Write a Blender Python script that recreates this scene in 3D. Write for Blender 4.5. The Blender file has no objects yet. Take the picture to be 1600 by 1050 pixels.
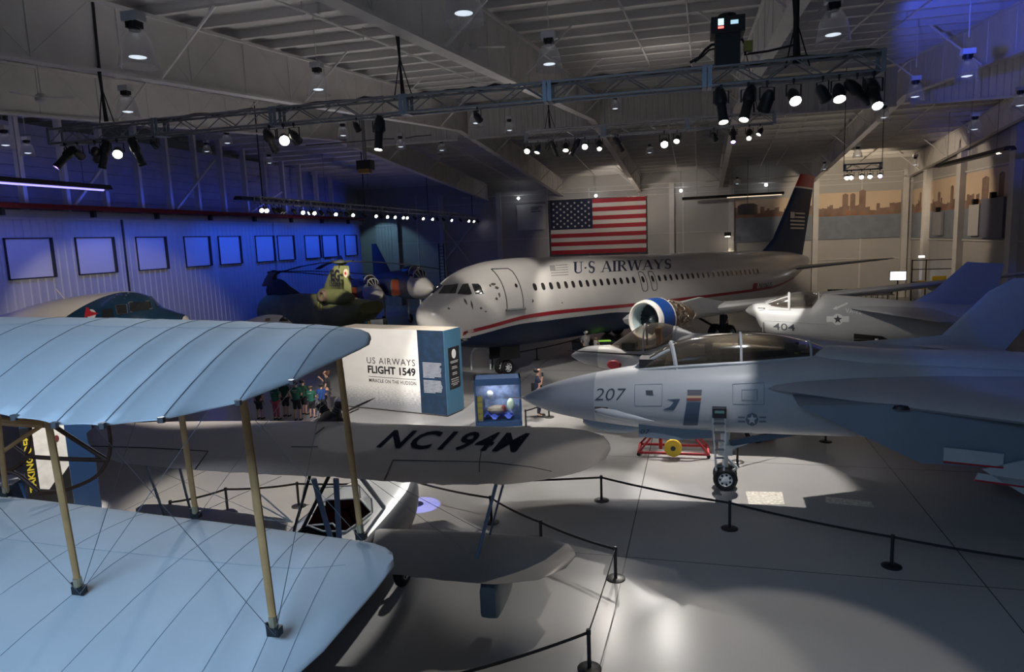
import bpy, bmesh, math, random
from math import sin, cos, tan, pi, radians, degrees, atan2, atan, sqrt, hypot
from mathutils import Vector, Matrix
random.seed(7)
SC = bpy.context.scene
COL = SC.collection

# ---------------------------------------------------------------- camera
CAM_F, CAM_ROLL, CAM_PITCH, CAM_YAW = 1067.0, 0.040, atan(152 / 1067), radians(13.9)
EYE = Vector((0, 0, 6.2))
_f = Vector((-sin(CAM_YAW) * cos(CAM_PITCH), cos(CAM_YAW) * cos(CAM_PITCH), -sin(CAM_PITCH)))
_r0 = Vector((cos(CAM_YAW), sin(CAM_YAW), 0)); _u0 = _r0.cross(_f)
_xi = _r0 * cos(CAM_ROLL) - _u0 * sin(CAM_ROLL); _yi = _r0 * sin(CAM_ROLL) + _u0 * cos(CAM_ROLL)
cam_data = bpy.data.cameras.new('camera'); cam = bpy.data.objects.new('camera', cam_data); COL.objects.link(cam)
cam.matrix_world = Matrix(((_xi.x, _yi.x, -_f.x, EYE.x), (_xi.y, _yi.y, -_f.y, EYE.y), (_xi.z, _yi.z, -_f.z, EYE.z), (0, 0, 0, 1)))
cam_data.sensor_width = 36; cam_data.lens = 36 * CAM_F / 1600; cam_data.clip_end = 300; cam_data.clip_start = .05
SC.camera = cam
# ---------------------------------------------------------------- exposure, world, large lights
SC.view_settings.view_transform = 'Standard'; SC.view_settings.look = 'None'
SC.view_settings.exposure = 0.0; SC.view_settings.gamma = 1; SC.view_settings.use_curve_mapping = False
W = bpy.data.worlds.new('world'); SC.world = W; W.use_nodes = True
W.node_tree.nodes['Background'].inputs[0].default_value = (.55, .6, .8, 1)
W.node_tree.nodes['Background'].inputs[1].default_value = 0.012

def lamp(kind, name, loc, target, energy, color, parent=None, size=1, size_y=None, angle=40, blend=.3, spread=None):
    d = bpy.data.lights.new(name, kind); d.energy = energy; d.color = color
    if kind == 'AREA':
        d.shape = 'RECTANGLE' if size_y else 'SQUARE'; d.size = size
        if size_y: d.size_y = size_y
        if spread: d.spread = radians(spread)
    else:
        d.shadow_soft_size = size
    if kind == 'SPOT':
        d.spot_size = radians(angle); d.spot_blend = blend
    o = bpy.data.objects.new(name, d); COL.objects.link(o)
    v = Vector(target) - Vector(loc)
    o.matrix_world = Matrix.Translation(loc) @ v.to_track_quat('-Z', 'Y').to_matrix().to_4x4()
    if parent is not None:
        o.parent = parent; o.matrix_parent_inverse = parent.matrix_world.inverted()
    return o
# bluish fill lights added behind the viewpoint, out of view
lamp('AREA', 'rear_high_fill', (-3.5, -3.5, 9.2), (-2.2, 3.0, 4.0), 180, (.37, .63, 1.0), size=6, size_y=2, spread=85)
lamp('AREA', 'rear_low_fill', (-4, -14, 4), (-4, 20, 8.0), 190, (.52, .68, 1.0), size=26, size_y=6)

# unseen fill spots added to brighten the roof from below
for p, e, c in (((-10.4, 23.6, 3.25), 420, (.95, .92, 1.0)), ((-26, 22, 6.2), 220, (.75, .72, 1.0)), ((-24.5, 48, 5.5), 200, (.8, .7, .9)), ((-4, 60, 4.5), 330, (1, .84, .68)), ((9, 44, 5.0), 330, (1, .86, .72)), ((17.6, 32, 6.5), 260, (.85, .80, 1.0)), ((-15, 33, 1.0), 330, (1, .90, .80)), ((-1.8, 12.7, 9.1), 60, (.80, .85, 1.0)), ((-9, 12.7, 9.1), 55, (.9, .88, 1.0)), ((-.5, 26, 10.7), 60, (1, .92, .85))):
    lamp('SPOT', 'roof_fill_light', p, (p[0], p[1] + .01, 30), e, c, angle=140, blend=.8, size=.25)
# ---------------------------------------------------------------- picture point -> place on the floor / on a plane
def ray(x, y): return _f + _xi * ((x - 800) / CAM_F) - _yi * ((y - 525) / CAM_F)
def atz(x, y, z=0.0):
    d = ray(x, y); return EYE + d * ((z - EYE.z) / d.z)
def aty(x, y, Y):
    d = ray(x, y); return EYE + d * (Y / d.y)
def atx(x, y, X):
    d = ray(x, y); return EYE + d * (X / d.x)
def atd(x, y, dep): return EYE + ray(x, y) * dep
def ats(x, y, a, b):
    d = ray(x, y); return EYE + d * ((a - EYE.z) / (d.z - b * d.y))

# ---------------------------------------------------------------- materials
MATS = {}
def mat(name, color, rough=.5, metal=0.0, noise=0.0, nscale=6.0, bump=0.0, bscale=40.0, emit=None, estr=0.0, coat=0.0, spec=None, trans=0.0, alpha=1.0, ior=1.45):
    m = bpy.data.materials.new(name); m.use_nodes = True
    nt = m.node_tree; b = nt.nodes['Principled BSDF']
    c = (*color, 1)
    b.inputs['Base Color'].default_value = c; b.inputs['Roughness'].default_value = rough; b.inputs['Metallic'].default_value = metal
    if coat: b.inputs['Coat Weight'].default_value = coat; b.inputs['Coat Roughness'].default_value = .08
    if spec is not None: b.inputs['Specular IOR Level'].default_value = spec
    if trans: b.inputs['Transmission Weight'].default_value = trans; b.inputs['IOR'].default_value = ior
    if alpha < 1: b.inputs['Alpha'].default_value = alpha
    if emit: b.inputs['Emission Color'].default_value = (*emit, 1); b.inputs['Emission Strength'].default_value = estr
    if noise or bump:
        tc = nt.nodes.new('ShaderNodeTexCoord')
    if noise:
        n = nt.nodes.new('ShaderNodeTexNoise'); n.inputs['Scale'].default_value = nscale; n.inputs['Detail'].default_value = 6
        nt.links.new(tc.outputs['Object'], n.inputs['Vector'])
        r = nt.nodes.new('ShaderNodeValToRGB'); r.color_ramp.elements[0].position = .3; r.color_ramp.elements[1].position = .7
        r.color_ramp.elements[0].color = (*[max(0, v * (1 - noise)) for v in color], 1)
        r.color_ramp.elements[1].color = (*[min(1, v * (1 + noise)) for v in color], 1)
        nt.links.new(n.outputs['Fac'], r.inputs['Fac']); nt.links.new(r.outputs['Color'], b.inputs['Base Color'])
    if bump:
        n2 = nt.nodes.new('ShaderNodeTexNoise'); n2.inputs['Scale'].default_value = bscale
        nt.links.new(tc.outputs['Object'], n2.inputs['Vector'])
        bp = nt.nodes.new('ShaderNodeBump'); bp.inputs['Strength'].default_value = bump; bp.inputs['Distance'].default_value = .01
        nt.links.new(n2.outputs['Fac'], bp.inputs['Height']); nt.links.new(bp.outputs['Normal'], b.inputs['Normal'])
    MATS[name] = m
    return m

M_black = mat('black_metal', (.012, .012, .014), .45)
M_rubber = mat('black_rubber', (.012, .012, .012), .7)
M_cable = mat('black_cable', (.008, .008, .009), .6)
M_alu = mat('truss_aluminium', (.30, .31, .33), .42, .7)
M_steelw = mat('white_painted_steel', (.62, .60, .58), .55, noise=.06, nscale=1.5)
M_deck = mat('roof_deck_white', (.58, .57, .55), .7, noise=.08, nscale=.6)
M_white = mat('white_paint', (.78, .77, .74), .35, noise=.03, nscale=3)
M_navy = mat('navy_paint', (.012, .035, .11), .35)
M_red = mat('red_paint', (.42, .02, .03), .4)
M_wood = mat('varnished_spruce', (.50, .27, .10), .45, noise=.15, nscale=9)
M_darkwood = mat('dark_varnished_wood', (.10, .045, .025), .4, noise=.2, nscale=9)
M_chrome = mat('bright_metal', (.7, .7, .72), .2, 1.0)
M_steel = mat('dull_steel', (.25, .25, .26), .4, .9)
M_glass_dk = mat('dark_canopy_glass', (.02, .022, .025), .06, spec=.8)
M_yellow = mat('yellow_paint', (.75, .50, .02), .45)
M_skin = mat('skin', (.52, .30, .21), .55)

# ---------------------------------------------------------------- mesh helpers
class MB:
    def __init__(s): s.v = []; s.f = []; s.mi = []; s.cur = 0
    def add(s, vs, fs, mi=None):
        o = len(s.v); s.v += [tuple(v) for v in vs]
        for f in fs: s.f.append([i + o for i in f]); s.mi.append(s.cur if mi is None else mi)
        return s
    def box(s, a, b, M=None):
        x0, y0, z0 = a; x1, y1, z1 = b
        vs = [Vector(p) for p in ((x0, y0, z0), (x1, y0, z0), (x1, y1, z0), (x0, y1, z0), (x0, y0, z1), (x1, y0, z1), (x1, y1, z1), (x0, y1, z1))]
        if M is not None: vs = [M @ v for v in vs]
        return s.add(vs, [(3, 2, 1, 0), (4, 5, 6, 7), (0, 1, 5, 4), (1, 2, 6, 5), (2, 3, 7, 6), (3, 0, 4, 7)])
    def cbox(s, c, d, M=None):
        return s.box([c[i] - d[i] / 2 for i in range(3)], [c[i] + d[i] / 2 for i in range(3)], M)
    def tube(s, pts, r, n=8, cap=True, flat=1.0, up=None):
        pts = [Vector(p) for p in pts]; rings = []
        rr = r if isinstance(r, (list, tuple)) else [r] * len(pts)
        ref = None
        for i, p in enumerate(pts):
            t = (pts[min(i + 1, len(pts) - 1)] - pts[max(i - 1, 0)])
            if t.length < 1e-9: t = Vector((0, 0, 1))
            t.normalize()
            if ref is None:
                ref = Vector(up) if up is not None else (Vector((0, 0, 1)) if abs(t.z) < .9 else Vector((1, 0, 0)))
            a = t.cross(ref)
            if a.length < 1e-6: a = t.cross(Vector((0.3, .9, .1)))
            a.normalize(); b = a.cross(t).normalized(); ref = b
            rings.append([p + (a * cos(2 * pi * k / n) * flat + b * sin(2 * pi * k / n)) * rr[i] for k in range(n)])
        return s.rings(rings, cap)
    def rings(s, rings, cap=True, closed=True):
        n = len(rings[0]); vs = [v for r in rings for v in r]; fs = []
        for i in range(len(rings) - 1):
            for k in range(n if closed else n - 1):
                k2 = (k + 1) % n
                fs.append((i * n + k, i * n + k2, (i + 1) * n + k2, (i + 1) * n + k))
        if cap and closed:
            fs.append(tuple(range(n - 1, -1, -1))); fs.append(tuple(range((len(rings) - 1) * n, len(rings) * n)))
        return s.add(vs, fs)
    def bar(s, p0, p1, w, h=None, up=(0, 0, 1)):
        h = h or w; p0 = Vector(p0); p1 = Vector(p1); t = (p1 - p0).normalized(); u = Vector(up)
        a = t.cross(u)
        if a.length < 1e-4: a = t.cross(Vector((0, 1, 0)))
        a.normalize(); b = a.cross(t)
        R = [[p + a * sx * w / 2 + b * sy * h / 2 for sx, sy in ((-1, -1), (1, -1), (1, 1), (-1, 1))] for p in (p0, p1)]
        return s.rings(R)
    def lathe(s, prof, n=16, M=None, cap=False):
        R = []
        for r, z in prof:
            ring = [Vector((r * cos(2 * pi * k / n), r * sin(2 * pi * k / n), z)) for k in range(n)]
            if M is not None: ring = [M @ v for v in ring]
            R.append(ring)
        return s.rings(R, cap)
    def prism(s, poly, fn0, fn1):
        n = len(poly); vs = [fn0(*p) for p in poly] + [fn1(*p) for p in poly]
        fs = [tuple(range(n - 1, -1, -1)), tuple(range(n, 2 * n))] + [(i, (i + 1) % n, n + (i + 1) % n, n + i) for i in range(n)]
        return s.add(vs, fs)
    def quad(s, a, b, c, d): return s.add([a, b, c, d], [(0, 1, 2, 3)])
    def grid(s, fn, nu, nv):
        vs = [fn(i / nu, j / nv) for i in range(nu + 1) for j in range(nv + 1)]
        fs = [(i * (nv + 1) + j, (i + 1) * (nv + 1) + j, (i + 1) * (nv + 1) + j + 1, i * (nv + 1) + j + 1) for i in range(nu) for j in range(nv)]
        return s.add(vs, fs)
    def mesh(s, name, mats, smooth=True, ang=35, fix=True):
        me = bpy.data.meshes.new(name); me.from_pydata(s.v, [], s.f)
        for m in (mats if isinstance(mats, (list, tuple)) else [mats]): me.materials.append(m)
        for p, i in zip(me.polygons, s.mi): p.material_index = i
        bm = bmesh.new(); bm.from_mesh(me)
        if fix:
            bmesh.ops.remove_doubles(bm, verts=bm.verts, dist=1e-5)
            bmesh.ops.recalc_face_normals(bm, faces=bm.faces)
        for f in bm.faces: f.smooth = smooth
        if smooth:
            for e in bm.edges:
                if len(e.link_faces) == 2 and e.calc_face_angle(0) > radians(ang): e.smooth = False
        bm.to_mesh(me); bm.free(); me.update()
        return me
    def build(s, name, mats, parent=None, smooth=True, ang=35, fix=True):
        o = bpy.data.objects.new(name, s.mesh(name, mats, smooth, ang, fix)); COL.objects.link(o)
        if parent is not None: o.parent = parent
        return o

def tag(o, label=None, cat=None, group=None, kind=None):
    if label: o['label'] = label
    if cat: o['category'] = cat
    if group: o['group'] = group
    if kind: o['kind'] = kind
    return o
def thing(name, label, cat, loc=(0, 0, 0), rz=0.0, group=None, M=None):
    o = bpy.data.objects.new(name, None); COL.objects.link(o); o.empty_display_size = .2
    if M is not None: o.matrix_world = M
    else: o.location = loc; o.rotation_euler = (0, 0, rz)
    return tag(o, label, cat, group)
def struct(o): o['kind'] = 'structure'; return o
KIDS = {}
def dup(root, label=None, loc=None, rz=None, group=None, M=None):
    r = root.copy(); COL.objects.link(r)
    if loc is not None: r.location = loc
    if rz is not None: r.rotation_euler = (0, 0, rz)
    if M is not None: r.matrix_world = M
    if label: r['label'] = label
    if group: r['group'] = group
    for ch in list(root.children):
        c = ch.copy(); COL.objects.link(c); c.parent = r
        for g in list(ch.children):
            d = g.copy(); COL.objects.link(d); d.parent = c
    return r

def pchip(xs, ys):
    n = len(xs); h = [xs[i + 1] - xs[i] for i in range(n - 1)]; d = [(ys[i + 1] - ys[i]) / h[i] for i in range(n - 1)]
    m = [0] * n; m[0] = d[0]; m[-1] = d[-1]
    for i in range(1, n - 1):
        if d[i - 1] * d[i] > 0:
            w1 = 2 * h[i] + h[i - 1]; w2 = h[i] + 2 * h[i - 1]; m[i] = (w1 + w2) / (w1 / d[i - 1] + w2 / d[i])
    def f(x):
        if x <= xs[0]: return ys[0]
        if x >= xs[-1]: return ys[-1]
        i = 0
        while x > xs[i + 1]: i += 1
        t = (x - xs[i]) / h[i]; t2 = t * t; t3 = t2 * t
        return (2 * t3 - 3 * t2 + 1) * ys[i] + (t3 - 2 * t2 + t) * h[i] * m[i] + (-2 * t3 + 3 * t2) * ys[i + 1] + (t3 - t2) * h[i] * m[i + 1]
    return f
class Loft:
    """body along local x (nose at small x); stations (x, top z, bottom z, half width, exponent, z of widest)"""
    def __init__(s, st, yc=0.0):
        xs = [a[0] for a in st]; s.x0, s.x1 = xs[0], xs[-1]; s.yc = yc
        s.top = pchip(xs, [a[1] for a in st]); s.bot = pchip(xs, [a[2] for a in st]); s.hw = pchip(xs, [a[3] for a in st])
        s.e = pchip(xs, [a[4] if len(a) > 4 else 2.0 for a in st])
        s.mid = pchip(xs, [a[5] if len(a) > 5 else (a[1] + a[2]) / 2 for a in st])
    def pt(s, x, a, off=0.0):   # a = 0 top, 90 = camera side (-y), 180 bottom, 270 far side (degrees)
        zc = s.mid(x); e = 2.0 / s.e(x); sa, ca = sin(radians(a)), cos(radians(a))
        h = (s.top(x) - zc) if ca >= 0 else (zc - s.bot(x))
        y = -(s.hw(x) + off) * math.copysign(abs(sa) ** e, sa); z = zc + (h + off) * math.copysign(abs(ca) ** e, ca)
        return Vector((x, s.yc + y, z))
    def ang(s, x, z):
        zc = s.mid(x); h = (s.top(x) - zc) if z >= zc else (zc - s.bot(x))
        u = max(-1, min(1, (z - zc) / max(h, 1e-6))); c = math.copysign(abs(u) ** (s.e(x) / 2), u)
        return degrees(math.acos(max(-1, min(1, c))))
    def side(s, x, z, off=0.006, sgn=1):
        p = s.pt(x, s.ang(x, z)); zc = s.mid(x)
        n = Vector((0, (p.y - s.yc) / max(s.hw(x), .01) ** 2, (p.z - zc) / max(.01, (s.top(x) - zc) if z >= zc else (zc - s.bot(x))) ** 2))
        if n.length > 0: n.normalize()
        p = p + n * off
        if sgn < 0: p.y = 2 * s.yc - p.y
        return p
    def body(s, mb, nx=40, na=32, x0=None, x1=None, cap=True, off=0):
        x0 = s.x0 if x0 is None else x0; x1 = s.x1 if x1 is None else x1
        R = []
        for i in range(nx + 1):
            t = i / nx
            if x0 == s.x0: t = t ** 1.5
            x = x0 + (x1 - x0) * t
            R.append([s.pt(x, 360 * k / na, off) for k in range(na)])
        return mb.rings(R, cap)
    def patch(s, mb, x0, x1, a0, a1, nx=12, na=8, off=.006):
        return mb.grid(lambda u, v: s.pt(x0 + (x1 - x0) * u, a0 + (a1 - a0) * v, off), nx, na)
    def poly(s, mb, pts, off=.008, sgn=1, cut=.12):
        """flat outline drawn in side view, laid onto the body"""
        V, Fc = tess([pts], cut); mb.add([s.side(p[0], p[1], off, sgn) for p in V], Fc); return mb

def _inside(L, p):
    x = p.x
    if x < L.x0 or x > L.x1: return 9.0
    zc = L.mid(x); h = (L.top(x) - zc) if p.z >= zc else (zc - L.bot(x)); e = L.e(x)
    return (abs(p.y - L.yc) / max(L.hw(x), 1e-4)) ** e + (abs(p.z - zc) / max(h, 1e-4)) ** e - 1
def hit(L, M, px, off=.01):
    """first point of the body's surface along the sight line of a picture point (local coordinates), or None"""
    I = M.inverted(); o = I @ EYE; d = (I.to_3x3() @ ray(*px)); l = d.length; d = d / l
    # sight line near the body: march
    tm = (Vector(((L.x0 + L.x1) / 2, L.yc, 2)) - o).length; t = max(.5, tm - (L.x1 - L.x0)); te = tm + (L.x1 - L.x0); st = .06; prev = t
    while t < te:
        if _inside(L, o + d * t) < 0:
            a, b = prev, t
            for _ in range(18):
                m = (a + b) / 2
                if _inside(L, o + d * m) < 0: b = m
                else: a = m
            p = o + d * a; e = .01
            g = Vector([(_inside(L, p + v * e) - _inside(L, p - v * e)) for v in (Vector((1, 0, 0)), Vector((0, 1, 0)), Vector((0, 0, 1)))])
            if g.length > 0: g.normalize()
            return p + g * off
        prev = t; t += st
    return None
def decal(mb, L, M, polys, cut=8, off=.01):
    """outlines drawn on the photograph, laid onto the body's surface"""
    V, Fc = tess(polys, cut); P = [hit(L, M, v, off) for v in V]
    ok = [f for f in Fc if all(P[i] is not None for i in f)]; mp = {}; vs = []; fs = []
    for f in ok:
        r = []
        for i in f:
            if i not in mp: mp[i] = len(vs); vs.append(P[i])
            r.append(mp[i])
        fs.append(r)
    return mb.add(vs, fs)
def dletters(name, s, px, px2, h, L, M, m, parent, bold=0.0, shear=0.0, cut=6, off=.012, drop=0.0):
    """lettering on a body: baseline from px to px2, letter height h (picture units)"""
    w = hypot(px2[0] - px[0], px2[1] - px[1]); V, Fc = text2d(s, h, bold=bold, shear=shear, width=w, cut=cut)
    ux, uy = (px2[0] - px[0]) / w, (px2[1] - px[1]) / w
    P = [hit(L, M, (px[0] + u * ux + v * uy * .0 - 0, px[1] + u * uy - v), off) for u, v in V]
    mb = MB(); vs = []; fs = []; mp = {}
    for f in Fc:
        if all(P[i] is not None for i in f):
            r = []
            for i in f:
                if i not in mp: mp[i] = len(vs); vs.append(P[i])
                r.append(mp[i])
            fs.append(r)
    mb.add(vs, fs); return mb.build(name, m, parent, smooth=False, fix=False)
def tess(polys, cut=.12):
    bm = bmesh.new()
    for P in polys:
        vs = [bm.verts.new((p[0], p[1], 0)) for p in P]
        try: bm.faces.new(vs)
        except ValueError: pass
    return cutgrid(bm, cut)
def cutgrid(bm, cut):
    if cut:
        for ax in (0, 1):
            lo = min(v.co[ax] for v in bm.verts); hi = max(v.co[ax] for v in bm.verts); c = lo + cut
            while c < hi:
                n = Vector((1, 0, 0)) if ax == 0 else Vector((0, 1, 0)); p = n * c
                bmesh.ops.bisect_plane(bm, geom=list(bm.verts) + list(bm.edges) + list(bm.faces), plane_co=p, plane_no=n); c += cut
    bm.verts.index_update()
    out = [(v.co.x, v.co.y) for v in bm.verts], [[v.index for v in f.verts] for f in bm.faces]
    bm.free(); return out
def text2d(s, h=1.0, bold=0.0, shear=0.0, width=None, cut=0, space=1.0, res=3):
    """outline letters, cap height h, from x = 0; optional total width"""
    cu = bpy.data.curves.new('lettering', 'FONT'); cu.body = s; cu.size = 1.0; cu.offset = bold; cu.shear = shear; cu.space_character = space; cu.resolution_u = res
    o = bpy.data.objects.new('lettering', cu); COL.objects.link(o)
    dg = bpy.context.evaluated_depsgraph_get(); me = bpy.data.meshes.new_from_object(o.evaluated_get(dg))
    bpy.data.objects.remove(o); bpy.data.curves.remove(cu)
    bm = bmesh.new(); bm.from_mesh(me); bpy.data.meshes.remove(me)
    x0 = min(v.co.x for v in bm.verts); x1 = max(v.co.x for v in bm.verts)
    k = h / .70; kx = k if not width else width / (x1 - x0)
    for v in bm.verts: v.co = Vector(((v.co.x - x0) * kx, v.co.y * k, 0))
    if s.count('\n') == 0:
        pass
    return cutgrid(bm, cut)
def letters(name, s, fn, m, parent, h=1.0, cut=0, **k):
    """lettering laid onto a surface: fn(u, v) -> point"""
    V, Fc = text2d(s, h, cut=cut, **k); mb = MB(); mb.add([fn(u, v) for u, v in V], Fc)
    return mb.build(name, m, parent, smooth=False, fix=False)
def oval(cx, cy, rx, ry, n=14, sq=2.0):
    return [(cx + rx * math.copysign(abs(cos(t)) ** (2 / sq), cos(t)), cy + ry * math.copysign(abs(sin(t)) ** (2 / sq), sin(t))) for t in [2 * pi * i / n for i in range(n)]]
def star(cx, cy, r, n=5, rot=90, k=.42):
    return [(cx + (r if i % 2 == 0 else r * k) * cos(radians(rot + 180 / n * i)), cy + (r if i % 2 == 0 else r * k) * sin(radians(rot + 180 / n * i))) for i in range(2 * n)]
def starpolys(cx, cy, r):
    s = star(cx, cy, r); return [[(cx, cy), s[i - 1], s[i], s[(i + 1) % 10]] for i in range(0, 10, 2)]
def foil(mb, pts_le, pts_te, thick, n=10):
    """lifting surface through matching leading / trailing edge points, thickness as a share of chord"""
    prof = []
    for i in range(n + 1):
        t = i / n; prof.append((t, 1))
    R = []
    for j, (a, b) in enumerate(zip(pts_le, pts_te)):
        a = Vector(a); b = Vector(b); c = (b - a).length; th = thick[j] if isinstance(thick, (list, tuple)) else thick
        nrm = FN
        ring = []
        ts = [0, .02, .08, .2, .4, .7, 1]
        yt = lambda t: 5 * th * c * (.2969 * sqrt(t) - .126 * t - .3516 * t * t + .2843 * t ** 3 - .1015 * t ** 4)
        for t in ts: ring.append(a.lerp(b, t) + nrm * yt(t))
        for t in ts[-1:0:-1]: ring.append(a.lerp(b, t) - nrm * yt(t))
        R.append(ring)
    return mb.rings(R)
FN = Vector((0, 0, 1))
def foil_n(mb, le, te, th, n):
    global FN
    FN = Vector(n).normalized(); foil(mb, le, te, th); FN = Vector((0, 0, 1)); return mb
# ================================================================ SETTING
def zb(Y): return 9.0 + Y / 12 if Y <= 36 else 12.0 - (Y - 36) / 13.3      # underside of the roof girders
def zroof(Y): return zb(Y) + 1.75
XL, XR, YB, YF = -29.0, 18.9, 64.0, -6.0

# floor: grey epoxy with saw-cut joints
def floor_mat():
    m = mat('floor_epoxy', (.30, .30, .31), .2, spec=.6); nt = m.node_tree; b = nt.nodes['Principled BSDF']
    tc = nt.nodes.new('ShaderNodeTexCoord')
    br = nt.nodes.new('ShaderNodeTexBrick'); br.offset = 0; br.inputs['Scale'].default_value = 1.0
    br.inputs['Brick Width'].default_value = 6.1; br.inputs['Row Height'].default_value = 6.1; br.inputs['Mortar Size'].default_value = .012
    br.inputs['Color1'].default_value = br.inputs['Color2'].default_value = (1, 1, 1, 1); br.inputs['Mortar'].default_value = (.25, .25, .25, 1)
    mp = nt.nodes.new('ShaderNodeMapping'); mp.inputs['Location'].default_value = (1.35, -.4, 0); mp.inputs['Rotation'].default_value = (0, 0, radians(1.5))
    nt.links.new(tc.outputs['Object'], mp.inputs[0]); nt.links.new(mp.outputs[0], br.inputs['Vector'])
    n = nt.nodes.new('ShaderNodeTexNoise'); n.inputs['Scale'].default_value = .35; n.inputs['Detail'].default_value = 3
    nt.links.new(tc.outputs['Object'], n.inputs['Vector'])
    r = nt.nodes.new('ShaderNodeValToRGB'); r.color_ramp.elements[0].position = .35; r.color_ramp.elements[1].position = .7
    r.color_ramp.elements[0].color = (.33, .33, .335, 1); r.color_ramp.elements[1].color = (.375, .37, .365, 1)
    nt.links.new(n.outputs['Fac'], r.inputs['Fac'])
    mx = nt.nodes.new('ShaderNodeMix'); mx.data_type = 'RGBA'; mx.blend_type = 'MULTIPLY'; mx.inputs[0].default_value = 1
    nt.links.new(r.outputs[0], mx.inputs[6]); nt.links.new(br.outputs['Color'], mx.inputs[7]); nt.links.new(mx.outputs[2], b.inputs['Base Color'])
    n2 = nt.nodes.new('ShaderNodeTexNoise'); n2.inputs['Scale'].default_value = .5; n2.inputs['Detail'].default_value = 2
    nt.links.new(tc.outputs['Object'], n2.inputs['Vector'])
    mr = nt.nodes.new('ShaderNodeMapRange'); mr.inputs[3].default_value = .20; mr.inputs[4].default_value = .27
    nt.links.new(n2.outputs['Fac'], mr.inputs[0]); nt.links.new(mr.outputs[0], b.inputs['Roughness'])
    return m
mb = MB(); mb.box((XL - 3, YF - 8, -.2), (XR + 2, YB + .5, 0)); struct(mb.build('floor', floor_mat(), smooth=False))
# old tape patches on the floor
M_tape = mat('worn_tape', (.62, .58, .50), .6, noise=.35, nscale=14)
for i, (ps, nm) in enumerate([([(1290, 776), (1362, 784), (1366, 793), (1290, 786)], 'worn cream tape patch on the floor, farther from the nose wheel'), ([(1165, 768), (1222, 769), (1226, 788), (1170, 788)], 'worn cream tape patch on the floor right beside the nose wheel')]):
    mb = MB(); q = [atz(*p) for p in ps]; mb.prism([(p.x, p.y) for p in q], lambda x, y: (x, y, .001), lambda x, y: (x, y, .004))
    tag(mb.build('floor_tape', M_tape, smooth=False), nm, 'tape')

# roof deck (ceiling)
def roof_strip(mb, y0, y1):
    R = []
    for Y in (y0, y1): R.append([(XL - 3, Y, zroof(Y)), (XR + 2, Y, zroof(Y)), (XR + 2, Y, zroof(Y) + .15), (XL - 3, Y, zroof(Y) + .15)])
    mb.rings(R)
mb = MB(); roof_strip(mb, YF - 6, 36); roof_strip(mb, 36, YB + .5); struct(mb.build('ceiling', M_deck, smooth=False))
# purlins along x
mb = MB()
for a, b in (((0, -.04, -.25), (1, .04, -.235)), ((0, -.008, -.235), (1, .008, -.015)), ((0, -.04, -.015), (1, .04, -.002))): mb.box(a, b)
pm = mb.mesh('roof_purlin', M_steelw, smooth=False)
Y = -4.0
while Y < 63.5:
    o = bpy.data.objects.new('trim_roof_purlin', pm); COL.objects.link(o); struct(o)
    o.location = (XL - 2.5, Y, zroof(Y)); o.scale = (XR - XL + 4, 1.6, 1); Y += 1.55
# girders
GX = (-19.2, -12.0, -4.9, 2.15, 9.6, 17.0)
def gx(X0, Y): return X0 + .03 * (Y - 15)
def girder(X0):
    mb = MB()
    ys = [YF - 4] + [y for y in (0, 12, 24, 36, 50)] + [YB]
    def sec(Y, w, z0, z1): x = gx(X0, Y); z = zb(Y); return [(x - w, Y, z + z0), (x + w, Y, z + z0), (x + w, Y, z + z1), (x - w, Y, z + z1)]
    mb.rings([sec(Y, .17, 0, .06) for Y in ys]); mb.rings([sec(Y, .07, .06, 1.42) for Y in ys]); mb.rings([sec(Y, .14, 1.42, 1.5) for Y in ys])
    Y = -2.0; k = 0
    while Y < YB - 1:
        x = gx(X0, Y); z = zb(Y)
        for s in (-1, 1):
            mb.box((x + s * .07 - .02, Y - .02, z + .06), (x + s * .07 + .02, Y + .02, z + 1.42))
            if k % 2 == 0 and Y + 1.6 < YB:
                for d in (-1.5, 1.5):
                    if abs(Y + d - 36) < 1.6: continue
                    mb.bar((x + s * .07, Y, z + .1), (gx(X0, Y + d) + s * .07, Y + d, zb(Y + d) + 1.4), .02, .05)
        Y += 2.2; k += 1
    struct(mb.build('trim_roof_girder', M_steelw, smooth=False))
    for Y in (14.5, 20.7, 26.9, 33.0, 42.5, 48.5, 54.5, 60.5):       # flange braces up to the purlins
        for s in (-1, 1):
            m2 = MB(); x = gx(X0, Y); m2.bar((x + s * .12, Y, zb(Y) + .08), (x + s * 1.75, Y, zroof(Y) - .24), .05, .05)
            struct(m2.build('trim_flange_brace', M_steelw, smooth=False))
for X0 in GX: girder(X0)
# draft curtain of ribbed sheet across the ridge
def ribbed(mb, fn, L, z0, z1, pitch=.3, depth=.035, t=.02):
    n = int(L / pitch); prof = []
    for i in range(n):
        u = i * pitch
        prof += [(u, 0), (u + pitch * .55, 0), (u + pitch * .65, depth), (u + pitch * .9, depth)]
    prof.append((L, 0))
    R = [[fn(u, d, z) for u, d in prof] for z in (z0, z1)]
    mb.rings(R, cap=False, closed=False)
M_sheet = mat('ribbed_sheet', (.50, .49, .47), .6, noise=.05, nscale=.8)
for x0, x1 in [(gx(GX[i], 36.6) + .3, gx(GX[i + 1], 36.6) - .3) for i in range(5)]:
    mb = MB(); ribbed(mb, lambda u, d, z: (x0 + u, 36.6 - d, z), x1 - x0, 11.7, 13.4, .3)
    mb.box((x0, 36.55, 11.62), (x1, 36.75, 11.72)); struct(mb.build('trim_draft_curtain', M_sheet, smooth=False))
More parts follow.
